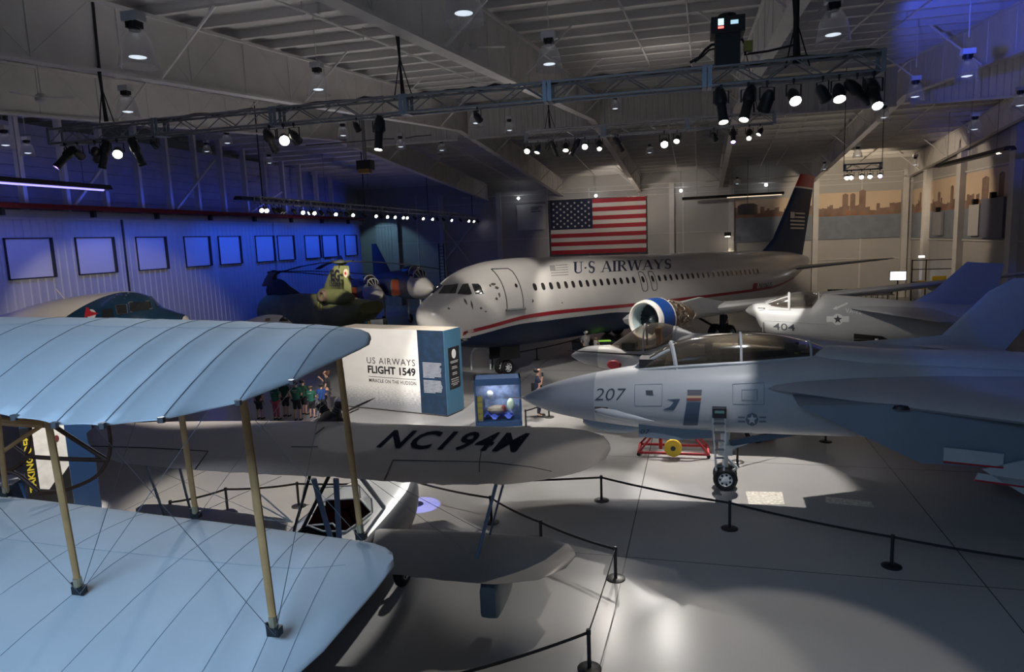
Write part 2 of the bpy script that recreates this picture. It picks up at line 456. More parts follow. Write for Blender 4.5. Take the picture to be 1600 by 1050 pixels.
# sprinkler pipes hung under the purlins
for X0, rr in ((-16, .035), (-8.6, .03), (-1.5, .03), (.1, .022), (5.3, .03), (6.6, .022), (13.2, .03)):
    mb = MB(); mb.tube([(gx(X0, Y), Y, zroof(Y) - .34) for Y in (-2, 36, 63.5)], rr, 6)
    Y = 3.0
    while Y < 62: mb.tube([(gx(X0, Y), Y, zroof(Y) - .34), (gx(X0, Y), Y, zroof(Y) - .12)], .012, 4); mb.tube([(gx(X0, Y), Y, zroof(Y) - .45), (gx(X0, Y), Y, zroof(Y) - .33)], .02, 5); Y += 3.1
    struct(mb.build('trim_sprinkler_pipe', M_steelw, smooth=False))

# left wall: sliding hangar doors of ribbed sheet, blanked windows
M_door = mat('hangar_door_sheet', (.50, .50, .52), .5, noise=.04, nscale=1)
M_pane = mat('window_blank_panel', (.70, .70, .72), .45)
M_rubdk = mat('dark_reveal', (.03, .03, .035), .7)
def leaf(n, y0, y1, x):
    mb = MB(); ribbed(mb, lambda u, d, z: (x - .04 + d, y0 + u, z), y1 - y0, 0, 8.0, .42, .04)
    mb.box((x - .25, y0, 0), (x - .06, y1, 8.0)); mb.box((x - .25, y0, 7.95), (x + .02, y1, 8.05))
    mb.box((x - .25, y0, 0), (x + .03, y0 + .06, 8)); mb.box((x - .25, y1 - .06, 0), (x + .03, y1, 8)); struct(mb.build('door_%d' % n, M_door, smooth=False))
leaf(1, 4.0, 12.0, XL); leaf(2, 12.1, 31.05, XL); leaf(3, 31.25, 45.3, XL); leaf(4, 45.4, 59.5, XL)
mb = MB(); mb.box((XL - .2, 31.03, 0), (XL - .02, 31.27, 8.02)); struct(mb.build('trim_door_gap', M_rubdk, smooth=False))
wn = 0
for y0, y1 in ((20.7, 22.8), (24.4, 26.6), (28.1, 30.3), (32.0, 34.1), (35.8, 37.95), (39.0, 41.1), (43.0, 45.1), (45.75, 47.8), (49.6, 51.8), (52.4, 54.8), (56.4, 58.5)):
    wn += 1; mb = MB(); mb.box((XL - .02, y0, 5.3), (XL + .035, y1, 7.07)); w = struct(mb.build('window_%d' % wn, M_pane, smooth=False))
    mb = MB()
    for a, b in (((XL - .02, y0 - .05, 5.25), (XL + .06, y0, 7.12)), ((XL - .02, y0 - .05, 7.07), (XL + .06, y1 + .1, 7.12)), ((XL - .02, y0 - .05, 5.25), (XL + .06, y1 + .1, 5.3)), ((XL - .02, y1, 5.25), (XL + .16, y1 + .1, 7.12))): mb.box(a, b)
    struct(mb.build('window_reveal', M_rubdk, w, smooth=False))
# wall behind the doors, clerestory above with steel posts
M_clere = mat('clerestory_panel', (.35, .36, .40), .5, noise=.1, nscale=1)
mb = MB(); mb.box((XL - 2.4, YF, 0), (XL - 2.2, YB, 12.5)); struct(mb.build('wall_left', M_door, smooth=False))
mb = MB()
for k in range(8): mb.box((XL - 1.3 + .02 * (k % 2), YF + 8, 8.55 + k * .5), (XL - 1.2, YB - 4.5, 9.03 + k * .5))
struct(mb.build('trim_clerestory', M_clere, smooth=False))
px = [-60, -10, 40, 107, 168, 222, 268, 312, 352, 387, 418, 446, 472, 497, 520]
for p in px:
    Y = atx(p, 300, XL).y; mb = MB()
    mb.box((XL - .1, Y - .1, 8.3), (XL + .0, Y + .1, zb(Y) + 1.7)); mb.box((XL - .4, Y - .02, 8.3), (XL - .1, Y + .02, zb(Y) + 1.7)); struct(mb.build('trim_clerestory_post', M_steelw, smooth=False))
for a, b in (((163, 257), (117, 321)), ((335, 250), (276, 327)), ((440, 300), (392, 332))):
    mb = MB(); mb.bar(atx(*a, XL + .05), atx(*b, XL + .05), .12, .12); struct(mb.build('trim_wall_brace', M_steelw, smooth=False))
M_redp = mat('red_pipe', (.22, .02, .025), .5)
mb = MB(); mb.tube([(XL + .22, 6, 8.55), (XL + .22, 60, 8.55)], .13, 8); struct(mb.build('trim_door_track', M_redp))
mb = MB(); mb.box((XL - .9, 6, 8.1), (XL - .3, 60, 8.3)); mb.box((XL - .3, 6, 8.05), (XL + .05, 60, 8.38)); struct(mb.build('trim_door_header', M_clere, smooth=False))
for Y in (24.3, 29.2, 33.6, 38.2, 42.9, 47.6, 52.3, 57.0):
    mb = MB(); mb.box((XL + .05, Y - .08, 8.1), (XL + .3, Y + .08, 8.5)); struct(mb.build('trim_track_bracket', M_rubdk, smooth=False))
# tall ribbed panel past the last door
mb = MB(); ribbed(mb, lambda u, d, z: (XL - .15 + u, 63.4 - d, z), 2.3, 0, 8.6, .33, .06); struct(mb.build('trim_corner_panel', M_door, smooth=False))
for z in (3.4, 7.9):
    mb = MB(); mb.box((XL - .1, 63.2, z), (XL + 2.1, 63.3, z + .08)); struct(mb.build('trim_corner_rail', M_steelw, smooth=False))

# back wall
M_back = mat('back_wall_panel', (.46, .445, .43), .6, noise=.05, nscale=.5)
mb = MB(); mb.box((XL - 3, YB, 0), (XR + 2, YB + .3, 13)); struct(mb.build('wall_back', M_back, smooth=False))
for X in (-25.0, -22.4, -16.6, -11.9, -8, -3.5, -.6, .4, 4.5, 11.4, 15.0, 18.3):
    mb = MB(); w = .22 if X in (-22.4, -16.6, -.6, 4.5, 11.4, 18.3) else .06
    mb.box((X - w, YB - (.3 if w > .1 else .05), 0), (X + w, YB, 10.6)); struct(mb.build('trim_wall_column', M_steelw, smooth=False))
for z in (3.3, 6.1, 9.6):
    mb = MB(); mb.box((XL, YB - .06, z), (XR, YB, z + .06)); struct(mb.build('trim_wall_girt', M_steelw, smooth=False))
for a, b in (((685, 346), (738, 414)), ((740, 350), (690, 414))):
    mb = MB(); mb.bar(aty(*a, YB - .2), aty(*b, YB - .2), .12, .12); struct(mb.build('trim_wall_brace', M_steelw, smooth=False))
mb = MB(); mb.tube([(-20, YB - .8, 10.2), (18, YB - .8, 10.0)], .05, 6); mb.tube([(-14, YB - 1.4, 10.5), (18, YB - 1.4, 10.4)], .04, 6); struct(mb.build('trim_wall_pipe', M_steelw))
# right wall
mb = MB(); mb.box((XR, YF, 0), (XR + .3, YB, 13.5)); struct(mb.build('wall_right', M_back, smooth=False))
for Y in (30, 38, 45.6, 53.4, 60.0):
    mb = MB(); mb.box((XR - .4, Y - .35, 0), (XR, Y + .35, zb(Y) + .6)); struct(mb.build('trim_wall_column', M_steelw, smooth=False))
for z in (4.85, 9.4):
    mb = MB(); mb.box((XR - .1, 30, z), (XR, YB, z + .09)); struct(mb.build('trim_wall_girt', M_steelw, smooth=False))

# printed skyline mural, back wall and right wall
M_sky = mat('mural_sky', (.72, .56, .40), .7, noise=.08, nscale=.4)
M_city = mat('mural_city', (.26, .17, .13), .7, noise=.35, nscale=1.1)
M_city2 = mat('mural_city_orange', (.34, .15, .08), .7, noise=.35, nscale=1.1)
M_water = mat('mural_water', (.22, .25, .30), .7, noise=.12, nscale=1.5)
def skyline(x0, x1, base, seed, towers=()):
    r = random.Random(seed); pts = [(x0, base)]; x = x0
    while x < x1 - .05:
        w = min(r.uniform(.18, .55), x1 - x); h = base + r.uniform(.35, .95); pts += [(x, h), (x + w, h + r.uniform(-.08, .08))]; x += w
    pts.append((x1, base)); return pts
def mural(name, label, f, x0, x1, z0, z1, zh, seed, towers):
    t = thing(name, label, 'mural')
    mb = MB(); mb.prism([(x0, zh), (x1, zh), (x1, z1), (x0, z1)], lambda u, v: f(u, v, 0), lambda u, v: f(u, v, .03)); mb.build('sky_print', M_sky, t, smooth=False)
    mb = MB(); mb.prism([(x0, z0), (x1, z0), (x1, zh + .02), (x0, zh + .02)], lambda u, v: f(u, v, 0), lambda u, v: f(u, v, .034)); mb.build('water_print', M_water, t, smooth=False)
    mb = MB(); pts = skyline(x0, x1, zh, seed)
    for (xa, za), (xb, zb_) in zip(pts[1:-1:2], pts[2:-1:2]): mb.prism([(xa, zh), (xb, zh), (xb, zb_), (xa, za)], lambda u, v: f(u, v, .028), lambda u, v: f(u, v, .038))
    for a, b, h in towers: mb.prism([(a, zh), (b, zh), (b, zh + h), ((a + b) / 2, zh + h + .12), (a, zh + h)], lambda u, v: f(u, v, .028), lambda u, v: f(u, v, .041))
    mb.build('skyline_print', M_city, t, smooth=False)
    mb = MB(); r = random.Random(seed + 5); x = x0; pts = [(x0, zh)]
    while x < x1 - .7: h = r.uniform(.12, .42); pts += [(x, zh + .03), (x, zh + h), (x + .28, zh + h), (x + .28, zh + .03)]; x += r.uniform(.4, .9)
    pts += [(x1, zh + .03)]
    for p, q in zip(pts[1:-1], pts[2:]):
        if q[0] - p[0] > .01: mb.prism([(p[0], zh), (q[0], zh), (q[0], q[1]), (p[0], p[1])], lambda u, v: f(u, v, .03), lambda u, v: f(u, v, .045))
    mb.build('lit_building_print', M_city2, t, smooth=False)
mural('skyline_mural', 'printed skyline mural on the back wall, right of the tail fin', lambda u, v, o: (u, YB - .07 - o, v), 11.65, 18.0, 5.05, 8.95, 7.0, 3, ((13.5, 13.95, 1.75), (14.1, 14.5, 1.75), (14.8, 15.3, 2.0)))
mural('skyline_mural', 'printed skyline mural on the back wall, left of the tail fin', lambda u, v, o: (u, YB - .07 - o, v), 4.8, 11.1, 5.05, 8.75, 7.2, 8, ())
mural('skyline_mural', 'narrow skyline mural panel on the right-hand side wall next to the corner', lambda u, v, o: (XR - .05 - o, u, v), 60.5, 63.8, 5.0, 8.9, 7.0, 11, ((61.6, 62.0, 1.5),))
mural('skyline_mural', 'skyline mural panel on the side wall between the two far columns', lambda u, v, o: (XR - .05 - o, u, v), 53.9, 59.5, 5.0, 9.3, 7.0, 14, ((55, 55.5, 1.6), (57.5, 58, 1.3)))
mural('skyline_mural', 'skyline mural panel on the side wall, nearest bay of columns', lambda u, v, o: (XR - .05 - o, u, v), 46.1, 52.9, 5.0, 9.3, 7.0, 17, ((47.2, 47.9, 1.9), (49.3, 50.3, 1.8)))
# ================================================================ AIRCRAFT HELPERS
def frame(P, az, tilt=0.0):
    a = radians(az); x = Vector((sin(a), cos(a), -tilt)).normalized(); y = Vector((-cos(a), sin(a), 0)); z = x.cross(y)
    return Matrix(((x.x, y.x, z.x, P[0]), (x.y, y.y, z.y, P[1]), (x.z, y.z, z.z, P[2]), (0, 0, 0, 1)))
def onplane(M, px, yoff=0.0):
    """picture point -> local (x, z) on the craft's vertical plane y = yoff"""
    I = M.inverted(); o = I @ EYE; d = I.to_3x3() @ ray(*px); t = (yoff - o.y) / d.y; q = o + d * t; return (q.x, q.z)
def onlevel(M, px, z):
    I = M.inverted(); o = I @ EYE; d = I.to_3x3() @ ray(*px); q = o + d * ((z - o.z) / d.z); return (q.x, q.y)
def glassmat(name, tint=(.55, .5, .42), refl=.25, rough=.03):
    m = bpy.data.materials.new(name); m.use_nodes = True; nt = m.node_tree; nt.nodes.clear()
    out = nt.nodes.new('ShaderNodeOutputMaterial'); mx = nt.nodes.new('ShaderNodeMixShader')
    tr = nt.nodes.new('ShaderNodeBsdfTransparent'); tr.inputs[0].default_value = (*tint, 1)
    gl = nt.nodes.new('ShaderNodeBsdfGlossy'); gl.inputs['Roughness'].default_value = rough; gl.inputs[0].default_value = (.9, .9, .9, 1)
    fr = nt.nodes.new('ShaderNodeLayerWeight'); fr.inputs[0].default_value = refl
    nt.links.new(fr.outputs['Facing'], mx.inputs[0]); nt.links.new(tr.outputs[0], mx.inputs[1]); nt.links.new(gl.outputs[0], mx.inputs[2]); nt.links.new(mx.outputs[0], out.inputs[0])
    return m
def diffuse_mix(m, f, col):
    nt = m.node_tree; out = [n for n in nt.nodes if n.type == 'OUTPUT_MATERIAL'][0]; src = out.inputs[0].links[0].from_socket; mx = nt.nodes.new('ShaderNodeMixShader'); mx.inputs[0].default_value = f; df = nt.nodes.new('ShaderNodeBsdfTranslucent'); df.inputs[0].default_value = (*col, 1); d2 = nt.nodes.new('ShaderNodeBsdfDiffuse'); d2.inputs[0].default_value = (*col, 1); ad = nt.nodes.new('ShaderNodeMixShader')
    nt.links.new(df.outputs[0], ad.inputs[1]); nt.links.new(d2.outputs[0], ad.inputs[2]); nt.links.new(src, mx.inputs[1]); nt.links.new(ad.outputs[0], mx.inputs[2]); nt.links.new(mx.outputs[0], out.inputs[0])
M_canopy = glassmat('tinted_canopy', (.42, .38, .31), .5, .10); diffuse_mix(M_canopy, .12, (.50, .44, .36))  # brown diffuse share painted in for reflections on the canopy
M_canopy2 = glassmat('sheen_canopy', (.55, .52, .48), .45, .08); diffuse_mix(M_canopy2, .14, (.55, .52, .48))  # grey diffuse share stands in for the glass reflections
M_canopy3 = glassmat('clear_canopy', (.66, .62, .56), .35, .06); diffuse_mix(M_canopy3, .08, (.7, .66, .6))
M_clear = glassmat('clear_glass', (.85, .88, .88), .12)
M_cock = mat('cockpit_interior', (.014, .014, .015), .8)
M_seat = mat('ejection_seat_olive', (.045, .04, .028), .8)
M_decal = mat('dark_grey_marking', (.06, .065, .075), .6)
M_ltdecal = mat('pale_grey_marking', (.62, .63, .64), .6)
def wheel(parent, c, r, w, ax=(0, 1, 0), hub=None):
    Mx = Matrix.Translation(c) @ Vector(ax).to_track_quat('Z', 'Y').to_matrix().to_4x4()
    t = MB(); t.lathe([(r * .58, -w / 2), (r * .8, -w / 2 - .01), (r * .95, -w * .38), (r, -w * .15), (r, w * .15), (r * .95, w * .38), (r * .8, w / 2 + .01), (r * .58, w / 2), (r * .58, -w / 2)], 24, Mx)
    o = t.build('wheel', M_rubber, parent)
    h = MB(); h.lathe([(.001, -w * .46), (r * .2, -w * .5), (r * .25, -w * .36), (r * .5, -w * .34), (r * .6, -w * .48), (r * .6, w * .48), (r * .5, w * .34), (r * .25, w * .36), (r * .2, w * .5), (.001, w * .46)], 18, Mx)
    h.cur = 1
    for k in range(7): a = k * 2 * pi / 7; h.tube([Mx @ Vector((r * .42 * cos(a), r * .42 * sin(a), -w * .44)), Mx @ Vector((r * .42 * cos(a), r * .42 * sin(a), w * .44))], r * .095, 8)
    h.build('wheel_hub', [hub or M_white, M_black], o); return o
def seat(parent, x, z, y=0.0, m=None):
    s = MB(); s.box((x - .22, y - .22, z), (x + .22, y + .22, z + .14)); s.box((x + .16, y - .22, z + .1), (x + .3, y + .22, z + .85)); s.box((x + .12, y - .15, z + .78), (x + .3, y + .15, z + 1.0))
    s.build('ejection_seat', m or M_seat, parent, smooth=False)

# ================================================================ AIRLINER
def airliner():
    M = frame((-10.48, 26.12, 0), 32.9, .0272)
    t = thing('airliner', 'white airliner with navy belly, red cheatline and long row of oval windows', 'airliner', M=M)
    W_ = mat('airliner_white', (.70, .675, .64), .28, noise=.05, nscale=.7, coat=.3)
    NB = mat('airliner_navy', (.009, .022, .065), .45, noise=.2, nscale=.8, spec=.25)
    RD = mat('airliner_red', (.38, .018, .03), .35)
    GY = mat('airliner_wing_grey', (.40, .40, .40), .4, noise=.08, nscale=1)
    WN = mat('airliner_window', (.03, .028, .027), .15)
    L = Loft([(0, 3.30, 3.06, .06), (.12, 3.52, 2.78, .32), (.45, 3.80, 2.42, .68), (.95, 4.08, 2.12, 1.02), (1.5, 4.48, 1.88, 1.32), (2.2, 4.9, 1.70, 1.58), (3.1, 5.2, 1.56, 1.79), (4.4, 5.40, 1.46, 1.93), (6, 5.47, 1.42, 1.98),
              (23.5, 5.47, 1.42, 1.98), (26.5, 5.47, 1.62, 1.92), (29.5, 5.46, 2.15, 1.7), (32.5, 5.38, 2.95, 1.25), (35, 5.2, 3.7, .75), (36.5, 5.0, 4.15, .42)])
    mb = MB(); L.body(mb, 70, 48); mb.build('fuselage', W_, t)
    fs = pchip([.9, 1.25, 2.67, 4.57, 6.63, 9, 12.2, 19.3, 27.3, 33], [2.1, 2.33, 2.66, 2.94, 2.99, 2.97, 2.93, 2.96, 3.05, 3.6])
    bt = pchip([.9, 4.5, 10, 12.5, 15, 24, 33], [2.05, 2.64, 2.66, 2.5, 2.1, 1.9, 3.1])
    for sg in (1, -1):
        mb = MB(); mb.grid(lambda u, v: L.side(1.0 + 31.5 * u, fs(1.0 + 31.5 * u) - .085 + .17 * v, .008, sg), 60, 2); mb.build('red_stripe', RD, t)
    def bel(u, v):
        x = 1.0 + 26 * u; a = L.ang(x, max(L.bot(x) + .02, bt(x))); return L.pt(x, a + (360 - 2 * a) * v, .007)
    mb = MB(); mb.grid(bel, 50, 20); mb.build('navy_belly', NB, t)
    # cockpit windows
    wpts = [[(685, 459), (694, 446), (716, 443.5), (712, 458.5)], [(714.5, 459.5), (723, 444), (731.5, 443), (737.5, 459), (734, 460.5)], [(737, 443.5), (747, 443.5), (751, 447), (756, 459), (743, 459.5)]]
    for ps in wpts:
        mb = MB(); decal(mb, L, M, [ps], 6, .012); v = list(mb.v); fc = list(mb.f); mb.build('cockpit_window', M_glass_dk, t)
        mb = MB(); mb.add([(p[0], -p[1], p[2]) for p in v], fc); mb.build('cockpit_window', M_glass_dk, t)
    # cabin windows
    zc = 4.19
    def win(x):
        for sg in (1, -1):
            mb = MB(); L.poly(mb, oval(x, zc, .115, .165, 12, 2.6), .012, sg, 0); mb.build('cabin_window', WN, t, smooth=False)
    xs = [onplane(M, (800 + p / 4, 0), -1.85)[0] for p in ()]
    px = [145, 195, 243, 290, 337, 382, 428, 471, 515, 558, 600, 642, 682, 722, 760, 920, 957, 992, 1028, 1063, 1097, 1129, 1161, 1194, 1226, 1258, 1289, 1318, 1346, 1375, 1402, 1430, 1457, 1484, 1511, 1537]
    for p in px: win(onplane(M, (800 + p / 4, 448.75 - .0715 * (p - 145) / 4), -1.84)[0])
    def outline(mb, pts, r=.022, off=.015, sg=1, closed=True):
        P = []
        pp = pts + [pts[0]] if closed else pts
        for a, b in zip(pp, pp[1:]):
            n = max(1, int(hypot(b[0] - a[0], b[1] - a[1]) / .12))
            P += [L.side(a[0] + (b[0] - a[0]) * i / n, a[1] + (b[1] - a[1]) * i / n, off, sg) for i in range(n)]
        P.append(L.side(*pp[-1], off, sg)); mb.tube(P, r, 5, cap=not closed); return mb
    DK = mat('door_seal_grey', (.10, .10, .10), .6)
    for x in (onplane(M, (1004.5, 438), -1.84)[0], onplane(M, (1019.5, 437), -1.84)[0]):
        d = MB(); outline(d, oval(x, 4.08, .26, .5, 20, 3.5)); o = d.build('overwing_exit', DK, t)
        w = MB(); L.poly(w, oval(x, zc, .115, .165, 12, 2.6), .012, 1, 0); w.build('cabin_window', WN, o, smooth=False)
    x0, x1 = 3.32, 4.2
    d = MB(); outline(d, [(x0, 5.02), (x1 - .1, 5.02), (x1, 4.9), (x1, 3.3), (x0, 3.3)]); o = d.build('front_door', DK, t)
    s_ = MB(); s_.tube([L.side(x0 - .08, 3.3, .05), L.side(x1 + .08, 3.3, .05)], .055, 8); s_.build('door_sill', mat('sill_grey', (.22, .25, .25), .5), o)
    w = MB(); L.poly(w, oval(4.0, 4.3, .07, .09, 10), .012, 1, 0); w.build('door_peephole', WN, o, smooth=False)
    DM = mat('bare_skin_damage', (.09, .085, .08), .7)
    r = random.Random(4)
    for x, z, a, b in ((1.55, 3.75, .05, .13), (1.75, 3.6, .04, .2), (2.9, 4.4, .12, .06), (3.0, 4.25, .09, .08), (2.75, 4.35, .05, .05), (3.02, 3.95, .05, .15), (2.85, 3.8, .06, .07), (.9, 3.5, .04, .05), (2.1, 3.45, .05, .05), (4.75, 3.6, .05, .1), (6.6, 3.4, .04, .04), (2.3, 3.3, .06, .03)):
        mb = MB(); n = 9; L.poly(mb, [(x + a * r.uniform(.6, 1.2) * cos(2 * pi * k / n), z + b * r.uniform(.6, 1.2) * sin(2 * pi * k / n)) for k in range(n)], .011, 1, 0); mb.build('skin_damage', DM, t, smooth=False)
    # lettering with serifs and flag mark
    def tl(u, v):
        f = (u - 895) / 155; return hit(L, M, (u, 428 - 8.5 * f - v * (1 - .22 * f)), .012)
    def serif_text(s, x, z, h, width):
        mb = MB(); cu = x; ws = {'U': .78, '.': .3, 'S': .62, ' ': .38, 'A': .82, 'I': .36, 'R': .78, 'W': 1.1, 'Y': .78}
        tot = sum(ws[c] for c in s); k = width / tot; polys = []
        tk, tn, sh = .17 * k, .065 * k, .05 * h
        def bar(xa, za, xb, zb_, w): polys.append([(xa - w / 2, za), (xa + w / 2, za), (xb + w / 2, zb_), (xb - w / 2, zb_)])
        def ser(xa, za, w=.34): polys.append([(xa - w * k / 2, za - (sh if za > z + h / 2 else 0)), (xa + w * k / 2, za - (sh if za > z + h / 2 else 0)), (xa + w * k / 2, za + (0 if za > z + h / 2 else sh)), (xa - w * k / 2, za + (0 if za > z + h / 2 else sh))])
        for c in s:
            w = ws[c] * k; a, b = cu + .1 * k, cu + w - .1 * k; m_ = (a + b) / 2
            if c == 'I': bar(m_, z, m_, z + h, tk); ser(m_, z); ser(m_, z + h)
            if c == 'U':
                bar(a + tk / 2, z + .3 * h, a + tk / 2, z + h, tk); bar(b - tn, z + .3 * h, b - tn, z + h, tn); ser(a + tk / 2, z + h); ser(b - tn, z + h, .28)
                n = 8
                for i in range(n):
                    t0, t1 = pi + pi * i / n, pi + pi * (i + 1) / n; cx = (a + b) / 2; ro = (b - a) / 2
                    polys.append([(cx + ro * cos(q), z + .3 * h + .3 * h * sin(q)) if o_ else (cx + (ro - (tk * .8 if cos(q) < 0 else tn)) * cos(q), z + .3 * h + (.3 * h - .09 * h) * sin(q)) for q, o_ in ((t0, 1), (t1, 1), (t1, 0), (t0, 0))])
            if c == 'A': bar(a, z, m_, z + h, tn); bar(b, z, m_, z + h, tk); polys.append([(a + .2 * (b - a), z + .3 * h), (b - .2 * (b - a), z + .3 * h), (b - .2 * (b - a), z + .36 * h), (a + .2 * (b - a), z + .36 * h)]); ser(a, z, .3); ser(b, z, .34)
            if c == 'W':
                q = (b - a) / 4
                bar(a + q, z, a, z + h, tk); bar(a + q, z, a + 2 * q, z + h, tn); bar(a + 3 * q, z, a + 2 * q, z + h, tk); bar(a + 3 * q, z, b, z + h, tn); ser(a, z + h, .32); ser(b, z + h, .28); ser(m_, z + h, .3)
            if c == 'Y': bar(m_, z + .45 * h, a, z + h, tk); bar(m_, z + .45 * h, b, z + h, tn); bar(m_, z, m_, z + .48 * h, tk); ser(a, z + h, .32); ser(b, z + h, .28); ser(m_, z)
            if c == 'R':
                bar(a + tk / 2, z, a + tk / 2, z + h, tk); ser(a + tk / 2, z); ser(a, z + h, .25); bar(b, z, m_, z + .5 * h, tk); ser(b, z, .2); n = 8
                for i in range(n):
                    t0, t1 = -pi / 2 + pi * i / n, -pi / 2 + pi * (i + 1) / n
                    polys.append([(m_ + (.30 * k if o_ else .16 * k) * cos(q) - .05 * k, z + .745 * h + (.255 * h if o_ else .19 * h) * sin(q)) for q, o_ in ((t0, 1), (t1, 1), (t1, 0), (t0, 0))])
                for zz in (z + .49 * h, z + .945 * h): polys.append([(a, zz), (m_, zz), (m_, zz + .06 * h), (a, zz + .06 * h)])
            if c == 'S':
                n = 14; pts = []
                for i in range(n + 1):
                    q = i / n; th = radians(35 + 235 * q * 2) if q <= .5 else radians(90 - 235 * (q - .5) * 2)
                    cz = z + .74 * h if q <= .5 else z + .27 * h; rr = .26 * h if q <= .5 else .27 * h
                    pts.append((m_ + (b - a) * .42 * cos(th), cz + rr * sin(th), (tn + (tk - tn) * (1 - abs(2 * q - 1)) ** 1.2) * .6))
                for (xa, za, wa), (xb, zb_, wb) in zip(pts, pts[1:]):
                    dx, dz = xb - xa, zb_ - za; l = hypot(dx, dz) or 1; nx_, nz_ = -dz / l, dx / l
                    polys.append([(xa + nx_ * wa, za + nz_ * wa), (xb + nx_ * wb, zb_ + nz_ * wb), (xb - nx_ * wb, zb_ - nz_ * wb), (xa - nx_ * wa, za - nz_ * wa)])
                ser(b - .03 * k, z + h * .98, .05); polys.append([(b - .05 * k, z + .75 * h), (b, z + .75 * h), (b, z + .98 * h), (b - .05 * k, z + .98 * h)]); polys.append([(a, z + .02 * h), (a + .05 * k, z + .02 * h), (a + .05 * k, z + .26 * h), (a, z + .26 * h)])
            if c == '.': polys.append(oval(m_, z + h * .45, .09 * k, .08 * h, 8))
            cu += w
        V, Fc = tess(polys, 5); mb.add([tl(*p) for p in V], Fc); return mb
    mb = serif_text('U.S AIRWAYS', 895, 0, 18.5, 155)
    mb.build('airline_name', mat('airline_name_navy', (.02, .03, .07), .4), t, smooth=False)
    mb = MB()
    for i in range(5):
        y = 431.5 - i * 3.9; x = 861 - .5 * i + (9 if i > 2 else 0); decal(mb, L, M, [[(x, y), (888 - .4 * i, y - 1.5), (888 - .4 * i, y - 3.0), (x, y - 1.5)]], 6, .012)
    decal(mb, L, M, [[(859.5, 424), (868, 423.5), (867, 414.5), (858.5, 415)]], 6, .012); mb.build('flag_mark', mat('flag_mark_grey', (.34, .33, .32), .5), t, smooth=False)
    # registration near the tail
    xr, zr = onplane(M, (1183, 448), -1.8)
    letters('registration', 'N106US', lambda u, v: L.side(xr + u, zr + v - .1, .013), NB, t, h=.32, width=1.9, cut=.2, bold=.01)
    mb = MB(); L.poly(mb, [(xr - .9, zr - .12), (xr - .3, zr - .12), (xr - .3, zr + .26), (xr - .9, zr + .26)], .012, 1, .2); mb.build('small_flag', RD, t, smooth=False)
    # wings
    for sg in (1, -1):
        le = [(11.6, -1.6 * sg, 2.2), (13.9, -5.9 * sg, 2.85), (20.6, -16.9 * sg, 4.4)]; te = [(19.0, -1.6 * sg, 2.1), (18.9, -5.9 * sg, 2.75), (22.2, -16.9 * sg, 4.38)]
        mb = MB(); foil_n(mb, le, te, [.14, .12, .10], (0, 0, 1)); w_ = mb.build('wing', GY, t)
        for y, x in ((5.2, 16.8), (9.0, 18.6), (13, 20.2)):
            f = MB(); f.lathe([(.02, 0), (.16, .5), (.2, 1.2), (.15, 2.1), (.02, 2.8)], 10, Matrix.Translation((x, -y * sg, 2.55 + .14 * (y - 5))) @ Matrix.Rotation(pi / 2, 4, 'Y')); f.build('flap_track_fairing', W_, w_)
        mb = MB(); foil_n(mb, [(31.6, -.8 * sg, 4.15), (35.9, -6.2 * sg, 4.75)], [(35.0, -.5 * sg, 4.15), (37.2, -6.2 * sg, 4.75)], [.10, .09], (0, 0, 1)); mb.build('tailplane', GY, t)
        # engines
        eq = onplane(M, (1006, 501), -5.55); ec = Vector((eq[0], -5.55 * sg, eq[1])); Rx = Matrix.Translation(ec) @ Matrix.Rotation(pi / 2, 4, 'Y') @ Matrix.Scale(.80, 4)
        e = MB(); e.lathe([(.88, .16), (.92, .05), (.97, 0), (1.03, .02), (1.09, .12), (1.12, .28)], 36, Rx); en = e.build('engine_inlet_lip', W_, t)
        e = MB(); e.lathe([(1.121, .28), (1.17, .6), (1.18, 1.25)], 36, Rx); e.build('blue_cowl', mat('cowl_blue', (.012, .06, .26), .3), en)
        e = MB(); e.lathe([(1.18, 1.25), (1.19, 1.3), (1.18, 1.36), (1.05, 1.37)], 36, Rx); e.build('cowl_edge', W_, en)
        e = MB(); e.lathe([(.88, .16), (.86, .5), (.9, 1.0)], 36, Rx); e.build('inlet_liner', mat('inlet_liner', (.50, .60, .62), .3), en)
        e = MB(); e.lathe([(.9, .98), (.25, 1.0), (.22, .8), (.1, .6), (.001, .55)], 36, Rx)
        for k in range(24):
            a = 2 * pi * k / 24; c_, s_ = cos(a), sin(a)
            e.add([Rx @ Vector((.22 * c_ - .03 * s_, .22 * s_ + .03 * c_, .95)), Rx @ Vector((.22 * c_ + .03 * s_, .22 * s_ - .03 * c_, .85)), Rx @ Vector((.88 * c_ + .09 * s_, .88 * s_ - .09 * c_, .86)), Rx @ Vector((.88 * c_ - .05 * s_, .88 * s_ + .05 * c_, .97))], [(0, 1, 2, 3)])
        e.build('fan', mat('fan_dark', (.09, .10, .11), .35, .6), en)
        BZ = mat('engine_core_bronze', (.24, .17, .12), .5, .45, noise=.5, nscale=5)
        e = MB(); e.lathe([(1.04, 1.36), (1.0, 1.7), (.82, 1.9), (.78, 2.5), (.7, 3.0), (.62, 3.6), (.5, 4.2), (.3, 4.6)], 28, Rx); co = e.build('engine_core', BZ, en)
        e = MB(); rr = random.Random(12)
        for k in range(46):
            a0 = rr.uniform(0, 2 * pi); z0 = rr.uniform(1.4, 3.4); r0 = 1.02 - .14 * (z0 - 1.4); pts = []
            for i in range(5): a0 += rr.uniform(-.25, .3); z0 += rr.uniform(-.12, .25); pts.append(Rx @ Vector(((r0 + rr.uniform(0, .07)) * cos(a0), (r0 + rr.uniform(0, .07)) * sin(a0), z0)))
            e.tube(pts, rr.uniform(.014, .035), 5)
